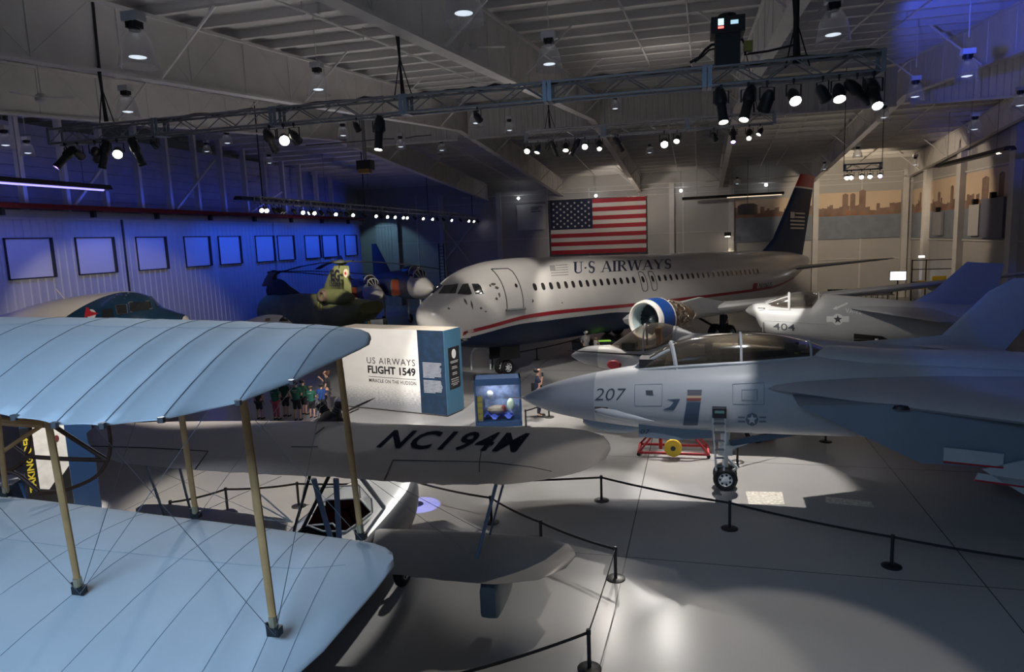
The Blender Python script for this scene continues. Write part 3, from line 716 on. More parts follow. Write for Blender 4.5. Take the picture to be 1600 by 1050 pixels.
        for k in range(20):
            a0 = rr.uniform(0, 2 * pi); z0 = rr.uniform(1.5, 3.2); r0 = 1.0 - .14 * (z0 - 1.4)
            e.cbox((0, 0, 0), (rr.uniform(.08, .2), rr.uniform(.08, .25), rr.uniform(.1, .25)), Rx @ Matrix.Rotation(a0, 4, 'Z') @ Matrix.Translation((r0, 0, z0)))
        tag(e.build('engine_pipework', mat('pipework', (.33, .28, .23), .4, .7, noise=.4, nscale=9), en), kind='stuff')
        e = MB(); e.prism([(ec.x + 1.2, ec.z + .5), (ec.x + 4.5, ec.z + .75), (15.5, 2.9), (15.5, 2.45), (ec.x + 2.5, ec.z + .2)], lambda x, z: (x, -5.45 * sg, z), lambda x, z: (x, -5.7 * sg, z)); e.build('pylon', GY, t, smooth=False)
    # fin
    fp = lambda z: None
    zz = [4.9, 5.7, 6.3, 8.3, 10.05]; lx = pchip([4.9, 5.45, 6.05, 8.3, 10.94, 11.2], [28.4, 29.6, 30.9, 33.0, 35.25, 35.5]); tx = pchip([4.9, 11.24], [36.1, 37.95])
    mb = MB(); foil_n(mb, [(lx(z), 0, z) for z in zz], [(tx(z), 0, z) for z in zz], [.05, .08, .09, .1, .1], (0, 1, 0)); fin = mb.build('tail_fin', mat('fin_navy', (.008, .028, .09), .5, noise=.25, nscale=.9, spec=.2), t)
    mb = MB(); z_ = [10.05, 10.17]; foil_n(mb, [(lx(z), 0, z) for z in z_], [(tx(z), 0, z) for z in z_], .1, (0, 1, 0)); mb.build('fin_white_band', W_, fin)
    mb = MB(); z_ = [10.17, 10.6, 11.1]; foil_n(mb, [(lx(z), 0, z) for z in z_], [(tx(z), 0, z) for z in z_], .1, (0, 1, 0)); mb.build('fin_red_tip', RD, fin)
    f = lambda px: onplane(M, px, -.14)
    for i, (a, b) in enumerate((((1241, 332), (1255.5, 335)), ((1240.5, 338), (1255, 341)), ((1233.5, 343.5), (1255, 347)), ((1233.5, 349.5), (1254.5, 352.5)), ((1233.5, 355), (1254, 358)), ((1234, 331), (1239, 341)))):
        p, q = f(a), f(b); mb = MB(); mb.box((p[0], -.26, min(p[1], q[1])), (q[0], -.20, max(p[1], q[1]))); mb.build('fin_emblem_bar', W_, fin, smooth=False)
    # landing gear
    g = MB(); g.tube([(4.75, 0, 1.6), (4.75, 0, .55)], .1, 10); g.bar((4.75, 0, .7), (5.9, 0, 1.6), .07); g.box((4.2, .35, .85), (5.4, .4, 1.5)); g.box((4.2, -.4, .85), (5.4, -.35, 1.5)); ng = g.build('nose_gear', M_black, t)
    for s in (-.22, .22): wheel(ng, (4.75, s, .47), .36, .2)
    for sg in (1, -1):
        g = MB(); g.tube([(17.6, 3.8 * sg, 2.1), (17.6, 3.8 * sg, 1.0)], .14, 10); g.bar((17.6, 3.8 * sg, 1.2), (17.6, 2.0 * sg, 2.0), .1); mg = g.build('main_gear', M_black, t)
        for s in (-.42, .42): wheel(mg, (17.6, 3.8 * sg + s, 1.03), .55, .38)
    return t
airliner()
# ================================================================ FIGHTER 207 (nearest jet, right)
def fighter():
    M = frame((-3.93, 16.85, 0), 92)
    t = thing('fighter_jet', 'pale grey two-seat fighter jet numbered 207, long clear canopy, nearest to the viewer', 'jet', M=M)
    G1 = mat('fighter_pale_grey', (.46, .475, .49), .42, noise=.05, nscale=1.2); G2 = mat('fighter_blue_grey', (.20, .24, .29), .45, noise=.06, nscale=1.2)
    G3 = mat('radome_grey', (.30, .32, .36), .45, noise=.05, nscale=1.5); BL = mat('fighter_marking_blue', (.06, .09, .14), .5)
    L = Loft([(0, 2.13, 2.07, .03, 2), (.3, 2.31, 1.92, .20, 2), (.9, 2.54, 1.74, .40, 2), (1.96, 2.81, 1.57, .64, 2.1), (2.8, 2.97, 1.49, .78, 2.2), (3.9, 3.13, 1.46, .88, 2.4), (5.3, 3.24, 1.46, .96, 2.5), (7.1, 3.36, 1.46, 1.0, 2.5),
              (8.6, 3.27, 1.5, 1.0, 2.6), (10, 3.24, 1.6, 1.1, 2.6), (13, 3.1, 1.8, 1.0, 2.4), (17.5, 2.8, 2.0, .6, 2.2)])
    mb = MB(); L.body(mb, 40, 40, 1.9, None); mb.build('fuselage', G1, t)
    mb = MB(); L.body(mb, 26, 40, 0, 1.93, off=.004); mb.build('radome', G3, t)
    mb = MB(); mb.tube([(-.55, 0, 2.1), (0, 0, 2.1)], [.008, .02], 6); mb.build('pitot_probe', M_chrome, t)
    # lower flanks painted darker: band below
    # canopy and windscreen
    ctop = [onplane(M, p) for p in ((986, 577), (1010, 561), (1047, 537), (1060, 532), (1100, 525.5), (1170, 520.5), (1200, 522), (1250, 530), (1290, 543))]
    K = Loft([(x, z, L.top(x) - .35, w, 2.2, L.top(x) - .12) for (x, z), w in zip(ctop, (.08, .34, .47, .49, .52, .52, .5, .42, .22))])
    mb = MB(); R = []
    for i in range(31):
        x = K.x0 + (K.x1 - K.x0) * i / 30; R.append([K.pt(x, -100 + 200 * k / 20) for k in range(21)])
    mb.rings(R, cap=False, closed=False); can = mb.build('canopy', M_canopy, t)
    def hoop(x, w, name='canopy_frame', x2=None):
        m = MB(); P = []
        for k in range(25):
            a = -100 + 200 * k / 24; f = abs(a) / 100; xx = x + ((x2 or x) - x) * f; P.append(K.pt(xx, a, .01))
        m.tube(P, w, 6); m.build(name, G1, can)
    xa = onplane(M, (1047, 539), -.2)[0]; xb = onplane(M, (1058, 573), -.5)[0]; hoop(xa, .052, x2=xb); xm = onplane(M, (1158, 540), -.45)[0]; hoop(xm, .032); hoop(K.x1 - .35, .03)
    for sg in (1, -1):
        m = MB(); P = []
        for i in range(21):
            x = K.x0 + .05 + (K.x1 - K.x0 - .1) * i / 20; p = L.pt(x, 0); y = min(.62, K.hw(x) * 1.0 + .02); P.append(Vector((x, -y * sg, K.mid(x) + .06)))
        m.tube(P, .04, 6); m.build('canopy_sill', G1, can)
        m = MB(); m.tube([K.pt(K.x0 + (xa - K.x0) * i / 8, sg * 38, .01) for i in range(9)], .035, 6); m.build('windscreen_frame', G1, can)
    mb = MB(); mb.grid(lambda u, v: Vector((2.95 + 4.2 * u, (v - .5) * 1.7 * K.hw(2.95 + 4.2 * u), L.top(2.95 + 4.2 * u) + .012)), 20, 2); mb.box((3.0, -.3, 2.9), (3.6, .3, 3.2)); mb.box((4.9, -.33, 3.1), (5.2, .33, 3.36)); mb.build('cockpit_tub', M_cock, t, smooth=False)
    seat(t, 4.4, 2.55); seat(t, 6.2, 2.6)
    x, z = onplane(M, (1243, 557), -.25); mb = MB(); mb.bar((x, -.25, z - .1), (x + .03, -.25, z + .33), .05, .07); h = mb.build('ejection_handle', M_cock, t, smooth=False); mb = MB(); mb.bar((x, -.255, z - .1), (x + .015, -.255, z + .1), .055, .075); mb.build('yellow_stripe', M_yellow, h, smooth=False)
    # dorsal spine behind the canopy
    S = Loft([(6.6, 3.35, 3.0, .3), (7.3, 3.5, 3.0, .5), (8.6, 3.42, 3.0, .62), (10.5, 3.38, 2.9, .7), (14, 3.2, 2.7, .5), (16, 3.0, 2.6, .3)])
    mb = MB(); S.body(mb, 24, 24); mb.build('spine', G1, t)
    # chin pod, gun fairing
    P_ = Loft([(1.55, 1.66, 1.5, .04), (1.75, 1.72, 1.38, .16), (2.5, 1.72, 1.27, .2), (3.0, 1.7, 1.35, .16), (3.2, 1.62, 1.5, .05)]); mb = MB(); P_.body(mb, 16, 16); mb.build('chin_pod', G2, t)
    mb = MB(); q0 = hit(L, M, (930, 640)); q1 = hit(L, M, (1022, 658)); d_ = q1 - q0
    mb.tube([q0 + d_ * f for f in (0, .12, .35, .7, 1)], [.02, .10, .12, .08, .01], 12); mb.build('gun_fairing', G1, t)
    mb = MB(); decal(mb, L, M, [[(929, 635), (950, 636), (949, 646), (930, 644)]], 6, .012); mb.build('gun_port', mat('gun_port_soot', (.16, .12, .09), .8), t, smooth=False)
    # markings
    dletters('nose_number', '207', (929, 625.5), (979, 625.5), 19, L, M, M_decal, t, bold=-.006, shear=.22, cut=5)
    mb = MB()
    for k in range(8): a, b = 2 * pi * k / 8, 2 * pi * (k + 1) / 8; decal(mb, L, M, [[(1175, 655), (1175 + 10 * cos(a), 655 + 10.5 * sin(a)), (1175 + 10 * cos(b), 655 + 10.5 * sin(b))]], 0, .011)
    for s in (-1, 1):
        for y in (650.5, 657): decal(mb, L, M, [[(1175 + s * 11, y), (1175 + s * 22, y), (1175 + s * 22, y + 2.5), (1175 + s * 11, y + 2.5)]], 0, .011)
    mb.build('insignia', mat('low_vis_insignia', (.16, .19, .23), .6), t, smooth=False)
    mb = MB(); [decal(mb, L, M, [p], 0, .014) for p in [[(x, 1310 - y) for x, y in q] for q in starpolys(1175, 655, 8.5)]]; mb.build('insignia_star', M_ltdecal, t, smooth=False)
    mb = MB(); decal(mb, L, M, [[(1073, 628), (1095, 628), (1090, 664), (1067, 664)]], 6, .012); st = mb.build('boarding_step_door', BL, t, smooth=False)
    mb = MB(); decal(mb, L, M, [[(1074, 609), (1097, 609), (1096, 618), (1074, 618)]], 6, .012); mb.build('step_top', mat('step_grey', (.13, .135, .15), .6), st, smooth=False)
    mb = MB(); decal(mb, L, M, [[(1074, 618), (1096, 618), (1096, 622), (1073, 622)]], 6, .013); mb.build('cream_band', mat('cream_paint', (.6, .45, .3), .6), st, smooth=False)
    mb = MB(); decal(mb, L, M, [[(1073, 622), (1096, 622), (1095, 626), (1073, 626)]], 6, .013); mb.build('red_band', mat('brick_red', (.28, .07, .06), .6), st, smooth=False)
    mb = MB(); decal(mb, L, M, [[(1041, 624), (1063, 623), (1053, 641), (1036, 640), (1047, 635), (1054, 627)]], 6, .012); mb.build('squadron_mark', BL, t, smooth=False)
    mb = MB(); decal(mb, L, M, [[(1009, 610), (1020, 610), (1021, 618), (1010, 617)]], 6, .012); mb.build('warning_plate', M_decal, t, smooth=False)
    for q in ([(992, 601), (1035, 600), (1034, 634), (992, 634)], [(1159, 609), (1183, 609), (1183, 626), (1159, 625)], [(1145, 600), (1194, 598), (1194, 632), (1145, 631)]):
        m = MB(); pp = []
        for a, b in zip(q, q[1:] + q[:1]):
            for i in range(6): pp.append(hit(L, M, (a[0] + (b[0] - a[0]) * i / 6, a[1] + (b[1] - a[1]) * i / 6), .004))
        pp = [p for p in pp if p is not None]; m.tube(pp + pp[:1], .006, 4); m.build('access_panel', G2, t)
    # intakes, nacelles
    for sg in (1, -1):
        mb = MB(); yo, yi = -2.15 * sg, -1.05 * sg
        def sec(x, zt, zbm, yo=yo, yi=yi): return [(x, yi, zt), (x, yo, zt), (x, yo, zbm), (x, yi, zbm)]
        top = lambda x: 2.62 + .05 * (x - 6)
        mb.add([(6.35, yi, 2.62), (6.35, yo, 2.62), (8.6, yo, 1.52), (8.6, yi, 1.52), (12.5, yi, 2.85), (12.5, yo, 2.85), (12.5, yo, 1.42), (12.5, yi, 1.42), (18.3, yi * .9, 2.5), (18.3, yo * .8, 2.5), (18.3, yo * .8, 1.6), (18.3, yi * .9, 1.6)],
               [(0, 4, 5, 1), (1, 5, 6, 2), (2, 6, 7, 3), (3, 7, 4, 0), (4, 8, 9, 5), (5, 9, 10, 6), (6, 10, 11, 7), (7, 11, 8, 4), (8, 11, 10, 9)])
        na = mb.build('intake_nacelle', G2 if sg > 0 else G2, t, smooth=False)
        mb = MB(); mb.add([(8.9, yi, 2.6), (8.9, yo, 2.6), (9.4, yo, 1.5), (9.4, yi, 1.5)], [(0, 1, 2, 3)]); mb.build('intake_duct', M_cock, na, smooth=False)
        # glove and swept wing
        le = [(5.85, -1.0 * sg, 2.70), (7.2, -1.75 * sg, 2.68), (9.6, -2.75 * sg, 2.62), (12.2, -3.9 * sg, 2.55), (17.2, -5.4 * sg, 2.5)][:5 if sg > 0 else 3]; te = [(15, -.6 * sg, 3.0), (15.2, -1.2 * sg, 2.98), (16.0, -2.3 * sg, 2.8), (17, -3.6 * sg, 2.68), (18.3, -5.4 * sg, 2.5)][:5 if sg > 0 else 3]
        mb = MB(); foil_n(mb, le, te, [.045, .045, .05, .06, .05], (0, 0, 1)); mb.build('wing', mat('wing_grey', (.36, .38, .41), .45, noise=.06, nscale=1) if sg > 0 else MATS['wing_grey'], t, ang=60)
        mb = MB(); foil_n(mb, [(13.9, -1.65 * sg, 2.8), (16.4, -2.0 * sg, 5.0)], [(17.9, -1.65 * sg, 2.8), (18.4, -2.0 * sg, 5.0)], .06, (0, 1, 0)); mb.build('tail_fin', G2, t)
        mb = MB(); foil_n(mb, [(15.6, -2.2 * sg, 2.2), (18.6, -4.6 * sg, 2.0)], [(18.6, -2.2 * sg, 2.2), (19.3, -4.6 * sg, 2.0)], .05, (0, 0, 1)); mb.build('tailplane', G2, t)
        # main gear with doors
        g = MB(); g.tube([(12.1, -2.35 * sg, 1.6), (12.1, -2.5 * sg, .5)], .09, 10); g.bar((12.1, -2.4 * sg, .9), (13.2, -2.1 * sg, 1.5), .08); mg = g.build('main_gear', M_white, t)
        wheel(mg, (12.1, -2.68 * sg, .46), .46, .28)
        for pts, red in (([(8.95, 1.9), (9.95, 1.82), (9.95, 1.55), (8.95, 1.62)], 1), ([(9.6, 1.5), (10.9, 1.9), (10.9, 1.25), (10.3, 1.05)], 0), ([(9.55, 1.42), (10.4, 1.32), (10.45, 1.18), (9.5, 1.28)], 1)):
            m = MB(); m.prism(pts, lambda x, z: (x, -2.25 * sg, z), lambda x, z: (x, -2.29 * sg, z)); d = m.build('gear_door', G1, t, smooth=False)
            if red:
                m = MB(); a, b = pts[3], pts[2]; m.bar((a[0], -2.28 * sg, a[1]), (b[0], -2.28 * sg, b[1]), .05, .03); c = m.build('red_edge', M_red, d, smooth=False)
    vx, vy = onlevel(M, (1408, 635), 2.72); mb = MB(); mb.lathe([(.001, .05), (.10, .03), (.13, -.03)], 14, Matrix.Translation((vx, vy, 2.70)) @ Matrix.Diagonal((1.2, .7, 1, 1))); mb.build('glove_vent', M_black, t)
    # nose gear
    wx = 5.0
    g = MB(); g.tube([(wx, 0, 1.55), (wx, 0, .95)], .11, 12); g.tube([(wx, 0, .98), (wx, 0, .3)], .07, 12); g.tube([(wx, -.3, .29), (wx, .3, .29)], .045, 8); g.bar((wx, 0, .95), (wx + 1.35, 0, 1.55), .09); g.bar((wx + .02, 0, .75), (wx + .28, 0, .5), .05); g.bar((wx + .28, 0, .5), (wx + .02, 0, .32), .05); g.box((wx - .16, -.16, .85), (wx + .16, .16, 1.1)); ng = g.build('nose_gear', M_white, t)
    wheel(ng, (wx, -.2, .285), .285, .19); wheel(ng, (wx, .2, .285), .285, .19)
    m = MB(); m.bar((wx + .1, -.1, 1.15), (wx + 2.2, -.1, 1.62), .1, .14); m.build('launch_bar', BL, ng, smooth=False)
    q = [onplane(M, p, -.55) for p in ((998, 660), (1112, 660), (1112, 684), (1060, 687), (998, 682))]; m = MB(); m.prism(q, lambda x, z: (x, -.53, z), lambda x, z: (x, -.57, z)); nd = m.build('nose_gear_door', G2, t, smooth=False)
    q = onplane(M, (1001, 678), -.575); letters('door_number', '07', lambda u, v: Vector((q[0] + u, -.578, q[1] + v)), M_decal, nd, h=.12, width=.22, shear=.2)
    # boarding ladder with control box
    a0, a1 = onplane(M, (1114, 655), -1.12), onplane(M, (1133, 655), -1.12); b0, b1 = onplane(M, (1119, 735), -.85), onplane(M, (1131, 735), -.85)
    m = MB()
    for (xa_, za), (xb_, zb_) in ((a0, b0), (a1, b1)): m.bar((xa_, -1.12, za + .05), (xb_, -.85, zb_), .035, .05)
    ld = m.build('boarding_ladder', M_white, t, smooth=False)
    for k in range(6):
        f = (k + .5) / 6; l = lambda p, q_: p + (q_ - p) * f; m = MB(); m.bar((l(a0[0], b0[0]), l(-1.12, -.85), l(a0[1], b0[1])), (l(a1[0], b1[0]), l(-1.12, -.85), l(a1[1], b1[1])), .07, .03); m.build('rung', M_steel, ld, smooth=False)
    c0, c1 = onplane(M, (1113, 637), -1.15), onplane(M, (1135, 652), -1.15); m = MB(); m.box((c0[0], -1.25, c1[1]), (c1[0], -1.02, c0[1])); bx = m.build('control_box', M_black, ld, smooth=False)
    m = MB(); m.box((c0[0] + .05, -1.26, c0[1] - .1), (c1[0] - .05, -1.245, c0[1] - .04)); m.build('label_plate', mat('label_green', (.10, .22, .2), .5), bx, smooth=False)
    # red remove-before-flight blocks
    return M
MF = fighter()

# red wheeled maintenance stand under the nose
def red_stand():
    c = atz(1052, 707); t = thing('maintenance_stand', 'red steel maintenance stand with a yellow wheel under the nose of jet 207', 'stand', (c.x, c.y, 0))
    m = MB(); w = .95
    for y in (-.4, .4): m.bar((-w, y, .1), (w, y, .1), .06)
    for x in (-w, w): m.bar((x, -.4, .1), (x, .4, .1), .06)
    for x in (-w, w):
        for y in (-.4, .4): m.bar((x, y, .1), (x * .55, y * .7, .62), .05)
    for y in (-.28, .28): m.bar((-w * .55, y, .62), (w * .55, y, .62), .05)
    m.tube([(-.35, 0, .1), (-.35, 0, .75)], .05, 8); m.build('frame', M_red, t, smooth=False)
    for x in (-w, w):
        for y in (-.4, .4):
            k = MB(); k.tube([(x, y - .025, .05), (x, y + .025, .05)], .05, 10); k.build('caster', M_rubber, t)
    k = MB(); k.tube([(0, -.52, .28), (0, -.42, .28)], .24, 20); yw = k.build('yellow_wheel', M_yellow, t); k = MB(); k.tube([(0, -.54, .28), (0, -.4, .28)], .07, 10); k.build('hub', M_black, yw)
red_stand()
for px, rz, lab in (((1203, 684), .1, 'small red marker flag block lying behind the nose wheel'),):
    c = atz(*px); m = MB(); m.cbox((0, 0, .09), (.3, .12, .18)); m.cbox((0, 0, .2), (.1, .1, .06)); o = m.build('wheel_chock', M_red, smooth=False); o.location = (c.x, c.y, 0); o.rotation_euler = (0, 0, rz); tag(o, 'red wheel chock on the floor behind the nose wheel of jet 207', 'chock')

# ================================================================ SMALL ATTACK JET behind
def skyhawk():
    P = atd(893, 555, 23); M = frame((P.x, P.y, 0), 97)
    t = thing('attack_jet', 'small grey single-seat jet behind jet 207, sunlit bubble canopy and red intake plug', 'jet', M=M)
    G = mat('attack_grey', (.44, .43, .42), .45, noise=.06, nscale=1.2); GD = mat('attack_nose_grey', (.25, .25, .26), .5)
    L = Loft([(0, 2.27, 2.2, .03), (.25, 2.42, 2.05, .18), (.6, 2.55, 1.93, .32), (1.4, 2.61, 1.78, .46), (2.0, 2.52, 1.7, .54), (2.6, 2.56, 1.68, .58), (3.2, 2.78, 1.65, .63, 2.2), (3.7, 3.02, 1.62, .67, 2.3), (4.7, 3.02, 1.6, .72, 2.3), (6, 3.06, 1.6, .72, 2.3), (8.5, 2.85, 1.75, .62), (10.5, 2.72, 1.95, .45), (12.3, 2.6, 2.1, .28)])
    mb = MB(); L.body(mb, 34, 32, .95); mb.build('fuselage', G, t); mb = MB(); L.body(mb, 16, 32, 0, .98, off=.004); mb.build('nose_cone', GD, t)
    q = [onplane(M, p, -.3) for p in ((889, 546), (920, 548), (1016, 554))]; m = MB(); m.tube([(x, -.5, z) for x, z in q], [.012, .02, .03], 6); m.build('refuelling_probe', M_black, t)
    c = [onplane(M, p) for p in ((952, 541), (985, 519), (1004, 508), (1030, 504), (1055, 510), (1081, 520))]
    K = Loft([(x, z, L.top(x) - .35, w, 2.2, L.top(x) - .1) for (x, z), w in zip(c, (.05, .32, .40, .42, .40, .15))])
    m = MB(); m.rings([[K.pt(K.x0 + (K.x1 - K.x0) * i / 24, -100 + 200 * k / 18) for k in range(19)] for i in range(25)], cap=False, closed=False); cn = m.build('canopy', M_canopy3, t)
    for x, w in ((onplane(M, (1005, 530), -.35)[0], .03), (K.x1 - .45, .03)):
        m = MB(); m.tube([K.pt(x, -100 + 200 * k / 18, .01) for k in range(19)], w, 6); m.build('canopy_frame', GD, cn)
    m = MB(); m.rings([[K.pt(K.x1 - .55 + .55 * i / 6, -100 + 200 * k / 18, .008) for k in range(19)] for i in range(7)], cap=False, closed=False); m.build('rear_fairing', GD, cn)
    for sg in (1, -1):
        m = MB(); m.tube([Vector((K.x0 + (K.x1 - K.x0) * i / 16, -sg * (K.hw(K.x0 + (K.x1 - K.x0) * i / 16) + .02), K.mid(K.x0 + (K.x1 - K.x0) * i / 16) + .02)) for i in range(17)], .03, 6); m.build('canopy_sill', GD, cn)
    m = MB(); m.box((1.9, -.3, 2.3), (3.2, .3, 2.5)); m.box((1.95, -.22, 2.45), (2.2, .22, 2.72)); m.build('cockpit_tub', M_cock, t, smooth=False); m = MB(); m.grid(lambda u, v: Vector((1.65 + 1.6 * u, (v - .5) * 1.7 * K.hw(1.65 + 1.6 * u), L.top(1.65 + 1.6 * u) + .015)), 14, 2); m.build('cockpit_floor', mat('cockpit_umber', (.05, .035, .025), .9), t, smooth=False); m = MB(); m.box((1.75, -.2, 2.5), (2.0, .2, 2.72)); m.build('instrument_coaming', M_cock, t, smooth=False); seat(t, 2.7, 2.2, 0, mat('seat_tan', (.36, .19, .09), .8))
    for sg in (1, -1):
        N = Loft([(3.7, 2.75, 1.95, .05), (3.75, 2.8, 1.85, .2), (5, 2.85, 1.75, .28), (7, 2.7, 1.8, .05)], yc=-.72 * sg); m = MB(); N.body(m, 14, 18); m.build('intake', G, t)
        m = MB(); foil_n(m, [(3.9, -.5 * sg, 1.75), (7.0, -1.6 * sg, 1.8)], [(8.6, -.5 * sg, 1.75), (8.2, -1.6 * sg, 1.8)], .06, (0, 0, 1)); m.build('wing', G, t)
        m = MB(); foil_n(m, [(10.0, -.3 * sg, 2.8), (11.6, -1.7 * sg, 2.8)], [(11.9, -.3 * sg, 2.8), (12.2, -1.7 * sg, 2.8)], .06, (0, 0, 1)); m.build('tailplane', G, t)
        m = MB(); m.tube([(5.9, -1.2 * sg, 1.7), (5.9, -1.2 * sg, .35)], .06, 8); gg = m.build('main_gear', M_white, t); wheel(gg, (5.9, -1.32 * sg, .32), .32, .16)
    r0 = [onplane(M, p, -.75) for p in ((945, 566), (970, 578))]; m = MB(); m.lathe([(.001, -.06), (.12, -.05), (.15, 0), (.12, .05), (.001, .06)], 16, Matrix.Translation(((r0[0][0] + r0[1][0]) / 2, -.55, (r0[0][1] + r0[1][1]) / 2)) @ Matrix.Rotation(pi / 2, 4, 'X') @ Matrix.Diagonal((1.6, 1, 1.6, 1))); m.build('red_plug', M_red, t)
    f = [onplane(M, p) for p in ((1415, 542), (1490, 538), (1558, 457), (1598, 436))]
    m = MB(); foil_n(m, [(8.2, 0, 2.8), (f[1][0] - .3, 0, 3.05), (f[2][0] - .2, 0, 4.27), (f[3][0] - .2, 0, 4.62)], [(12.2, 0, 2.6), (12.5, 0, 3.05), (13.2, 0, 4.27), (13.4, 0, 4.62)], .05, (0, 1, 0)); m.build('tail_fin', G, t)
    m = MB(); m.tube([(2.6, 0, 1.7), (2.6, 0, .3)], .06, 8); g = m.build('nose_gear', M_white, t); wheel(g, (2.6, 0, .26), .26, .14)
skyhawk()

# ================================================================ ATTACK JET 404
M_ltw = mat('white_marking', (.85, .85, .83), .6)
def corsair():
    P = atd(1165, 485, 32); M = frame((P.x, P.y, 0), 97)
    t = thing('attack_jet', 'white and grey attack jet numbered 404 in front of the airliner tail', 'jet', M=M)
    G = mat('corsair_pale', (.46, .46, .455), .42, noise=.05, nscale=1.2); GD = mat('corsair_grey', (.36, .37, .39), .45)
    L = Loft([(0, 2.46, 2.40, .04), (.12, 2.6, 2.28, .2), (.42, 2.76, 2.12, .42), (.75, 2.79, 1.5, .55, 2.4), (1.3, 2.70, 1.3, .62, 2.6), (2, 2.67, 1.2, .66, 2.6), (2.85, 2.70, 1.1, .69, 2.5), (3.2, 3.19, 1.1, .7, 2.5), (4.2, 3.1, 1.02, .72, 2.4), (6.2, 2.9, 1.0, .72), (8, 2.75, 1.2, .6), (10.2, 2.6, 1.6, .4)])
    mb = MB(); L.body(mb, 40, 36); mb.build('fuselage', G, t)
    mb = MB(); mb.grid(lambda u, v: L.pt(.76 + .02 * u, 110 + 140 * v, .012), 1, 12); q = [L.pt(.74, a, .01) for a in range(112, 250, 6)]; 
    m = MB(); m.tube([L.pt(.78, a, .01) for a in range(100, 262, 6)], .05, 6); m.build('intake_lip', G, t)
    m = MB(); m.lathe([(.001, 0), (.3, .0), (.34, .05)], 20, Matrix.Translation((.70, 0, 1.75)) @ Matrix.Rotation(pi / 2, 4, 'Y') @ Matrix.Diagonal((.9, 1.3, 1, 1))); m.build('intake_mouth', M_cock, t)
    c = [onplane(M, p) for p in ((1196, 474), (1215, 465), (1236, 457.5), (1255, 455), (1272, 456.5), (1282, 459))]
    K = Loft([(x, z, L.top(x) - .4, w, 2.2, L.top(x) - .2) for (x, z), w in zip(c, (.1, .36, .42, .43, .4, .3))])
    m = MB(); m.rings([[K.pt(K.x0 + (K.x1 - K.x0) * i / 24, -100 + 200 * k / 18) for k in range(19)] for i in range(25)], cap=False, closed=False); cn = m.build('canopy', M_canopy2, t)
    for px, w in (((1233, 465), .06), ((1280, 465), .05)):
        x = onplane(M, px, -.3)[0]; m = MB(); m.tube([K.pt(x, -98 + 196 * k / 18, .01) for k in range(19)], w, 6); m.build('canopy_frame', G, cn)
    for sg in (1, -1):
        m = MB(); m.tube([K.pt(K.x0 + (onplane(M, (1233, 465), -.3)[0] - K.x0) * i / 8, 35 * sg, .012) for i in range(9)], .03, 6); m.build('windscreen_frame', G, cn)
        m = MB(); m.tube([K.pt(K.x0 + (K.x1 - K.x0) * i / 12, 92 * sg, .012) for i in range(13)], .035, 6); m.build('canopy_sill', G, cn)
    m = MB(); m.box((1.1, -.3, 2.55), (3.0, .3, 2.7)); m.box((1.2, -.25, 2.6), (1.5, .25, 2.85)); m.build('cockpit_tub', mat('cockpit_brown', (.07, .04, .032), .9), t, smooth=False); seat(t, 2.4, 2.15)
    m = MB(); m.grid(lambda u, v: Vector((1.0 + 1.9 * u, (v - .5) * 1.6 * K.hw(1.0 + 1.9 * u), L.top(1.0 + 1.9 * u) + .015)), 14, 2); m.build('cockpit_floor', MATS['cockpit_brown'], t, smooth=False)
    m = MB(); m.box((1.35, -.2, 2.68), (1.6, .2, 2.86)); m.build('instrument_coaming', M_cock, t, smooth=False)
    dletters('nose_number', '404', (1208, 514.5), (1242, 517), 10.5, L, M, M_decal, t, bold=.004, cut=5)
    dletters('squadron_code', 'VA-72', (1321, 489), (1346, 491), 7.5, L, M, M_ltw, t, bold=.0, cut=5)
    mb = MB()
    for k in range(10): a, b = 2 * pi * k / 10, 2 * pi * (k + 1) / 10; decal(mb, L, M, [[(1309, 499), (1309 + 9 * cos(a), 499 + 9 * sin(a)), (1309 + 9 * cos(b), 499 + 9 * sin(b))]], 0, .011)
    for s in (-1, 1): decal(mb, L, M, [[(1309 + s * 6, 494), (1309 + s * 17.5, 494), (1309 + s * 17.5, 503), (1309 + s * 6, 503)]], 6, .0105)
    mb.build('insignia', M_ltw, t, smooth=False)
    mb = MB(); [decal(mb, L, M, [p], 0, .014) for p in [[(x, 998 - y) for x, y in q] for q in starpolys(1309, 499, 7)]]; mb.build('insignia_star', M_decal, t, smooth=False)
    mb = MB(); decal(mb, L, M, [[(1301, 483), (1307, 478), (1307, 480), (1324, 472.5), (1325, 475), (1308, 482.5), (1309, 484)]], 6, .012); mb.build('rescue_arrow', M_ltw, t, smooth=False)
    mb = MB(); decal(mb, L, M, [[(1334, 521), (1378, 525), (1398, 535), (1396, 538), (1334, 534)]], 6, .012); mb.build('open_bay', mat('bay_dark', (.03, .026, .022), .8), t, smooth=False)
    for q in ((1198, 484, 1236, 485), (1292, 507, 1180, 500)):
        pts = [hit(L, M, (q[0] + (q[2] - q[0]) * i / 8, q[1] + (q[3] - q[1]) * i / 8), .006) for i in range(9)]; pts = [p for p in pts if p is not None]
        if len(pts) > 2: m = MB(); m.tube(pts, .012, 4); m.build('panel_line', GD, t)
    p = hit(L, M, (1195, 482), .02); m = MB(); m.tube([p, p + Vector((-.1, -.12, .02)), p + Vector((-.3, -.14, .03))], .02, 6); m.build('pitot_probe', M_black, t)
    p = hit(L, M, (1218, 524), .0) or L.side(1.5, 1.5); m = MB(); m.prism([(0, 0), (.3, .55), (.42, .55), (.2, 0)], lambda x, z: (p.x - .2 + x, p.y - .05, p.z - .3 + z), lambda x, z: (p.x - .2 + x, p.y - .12, p.z - .3 + z)); m.build('blade_antenna', M_black, t, smooth=False)
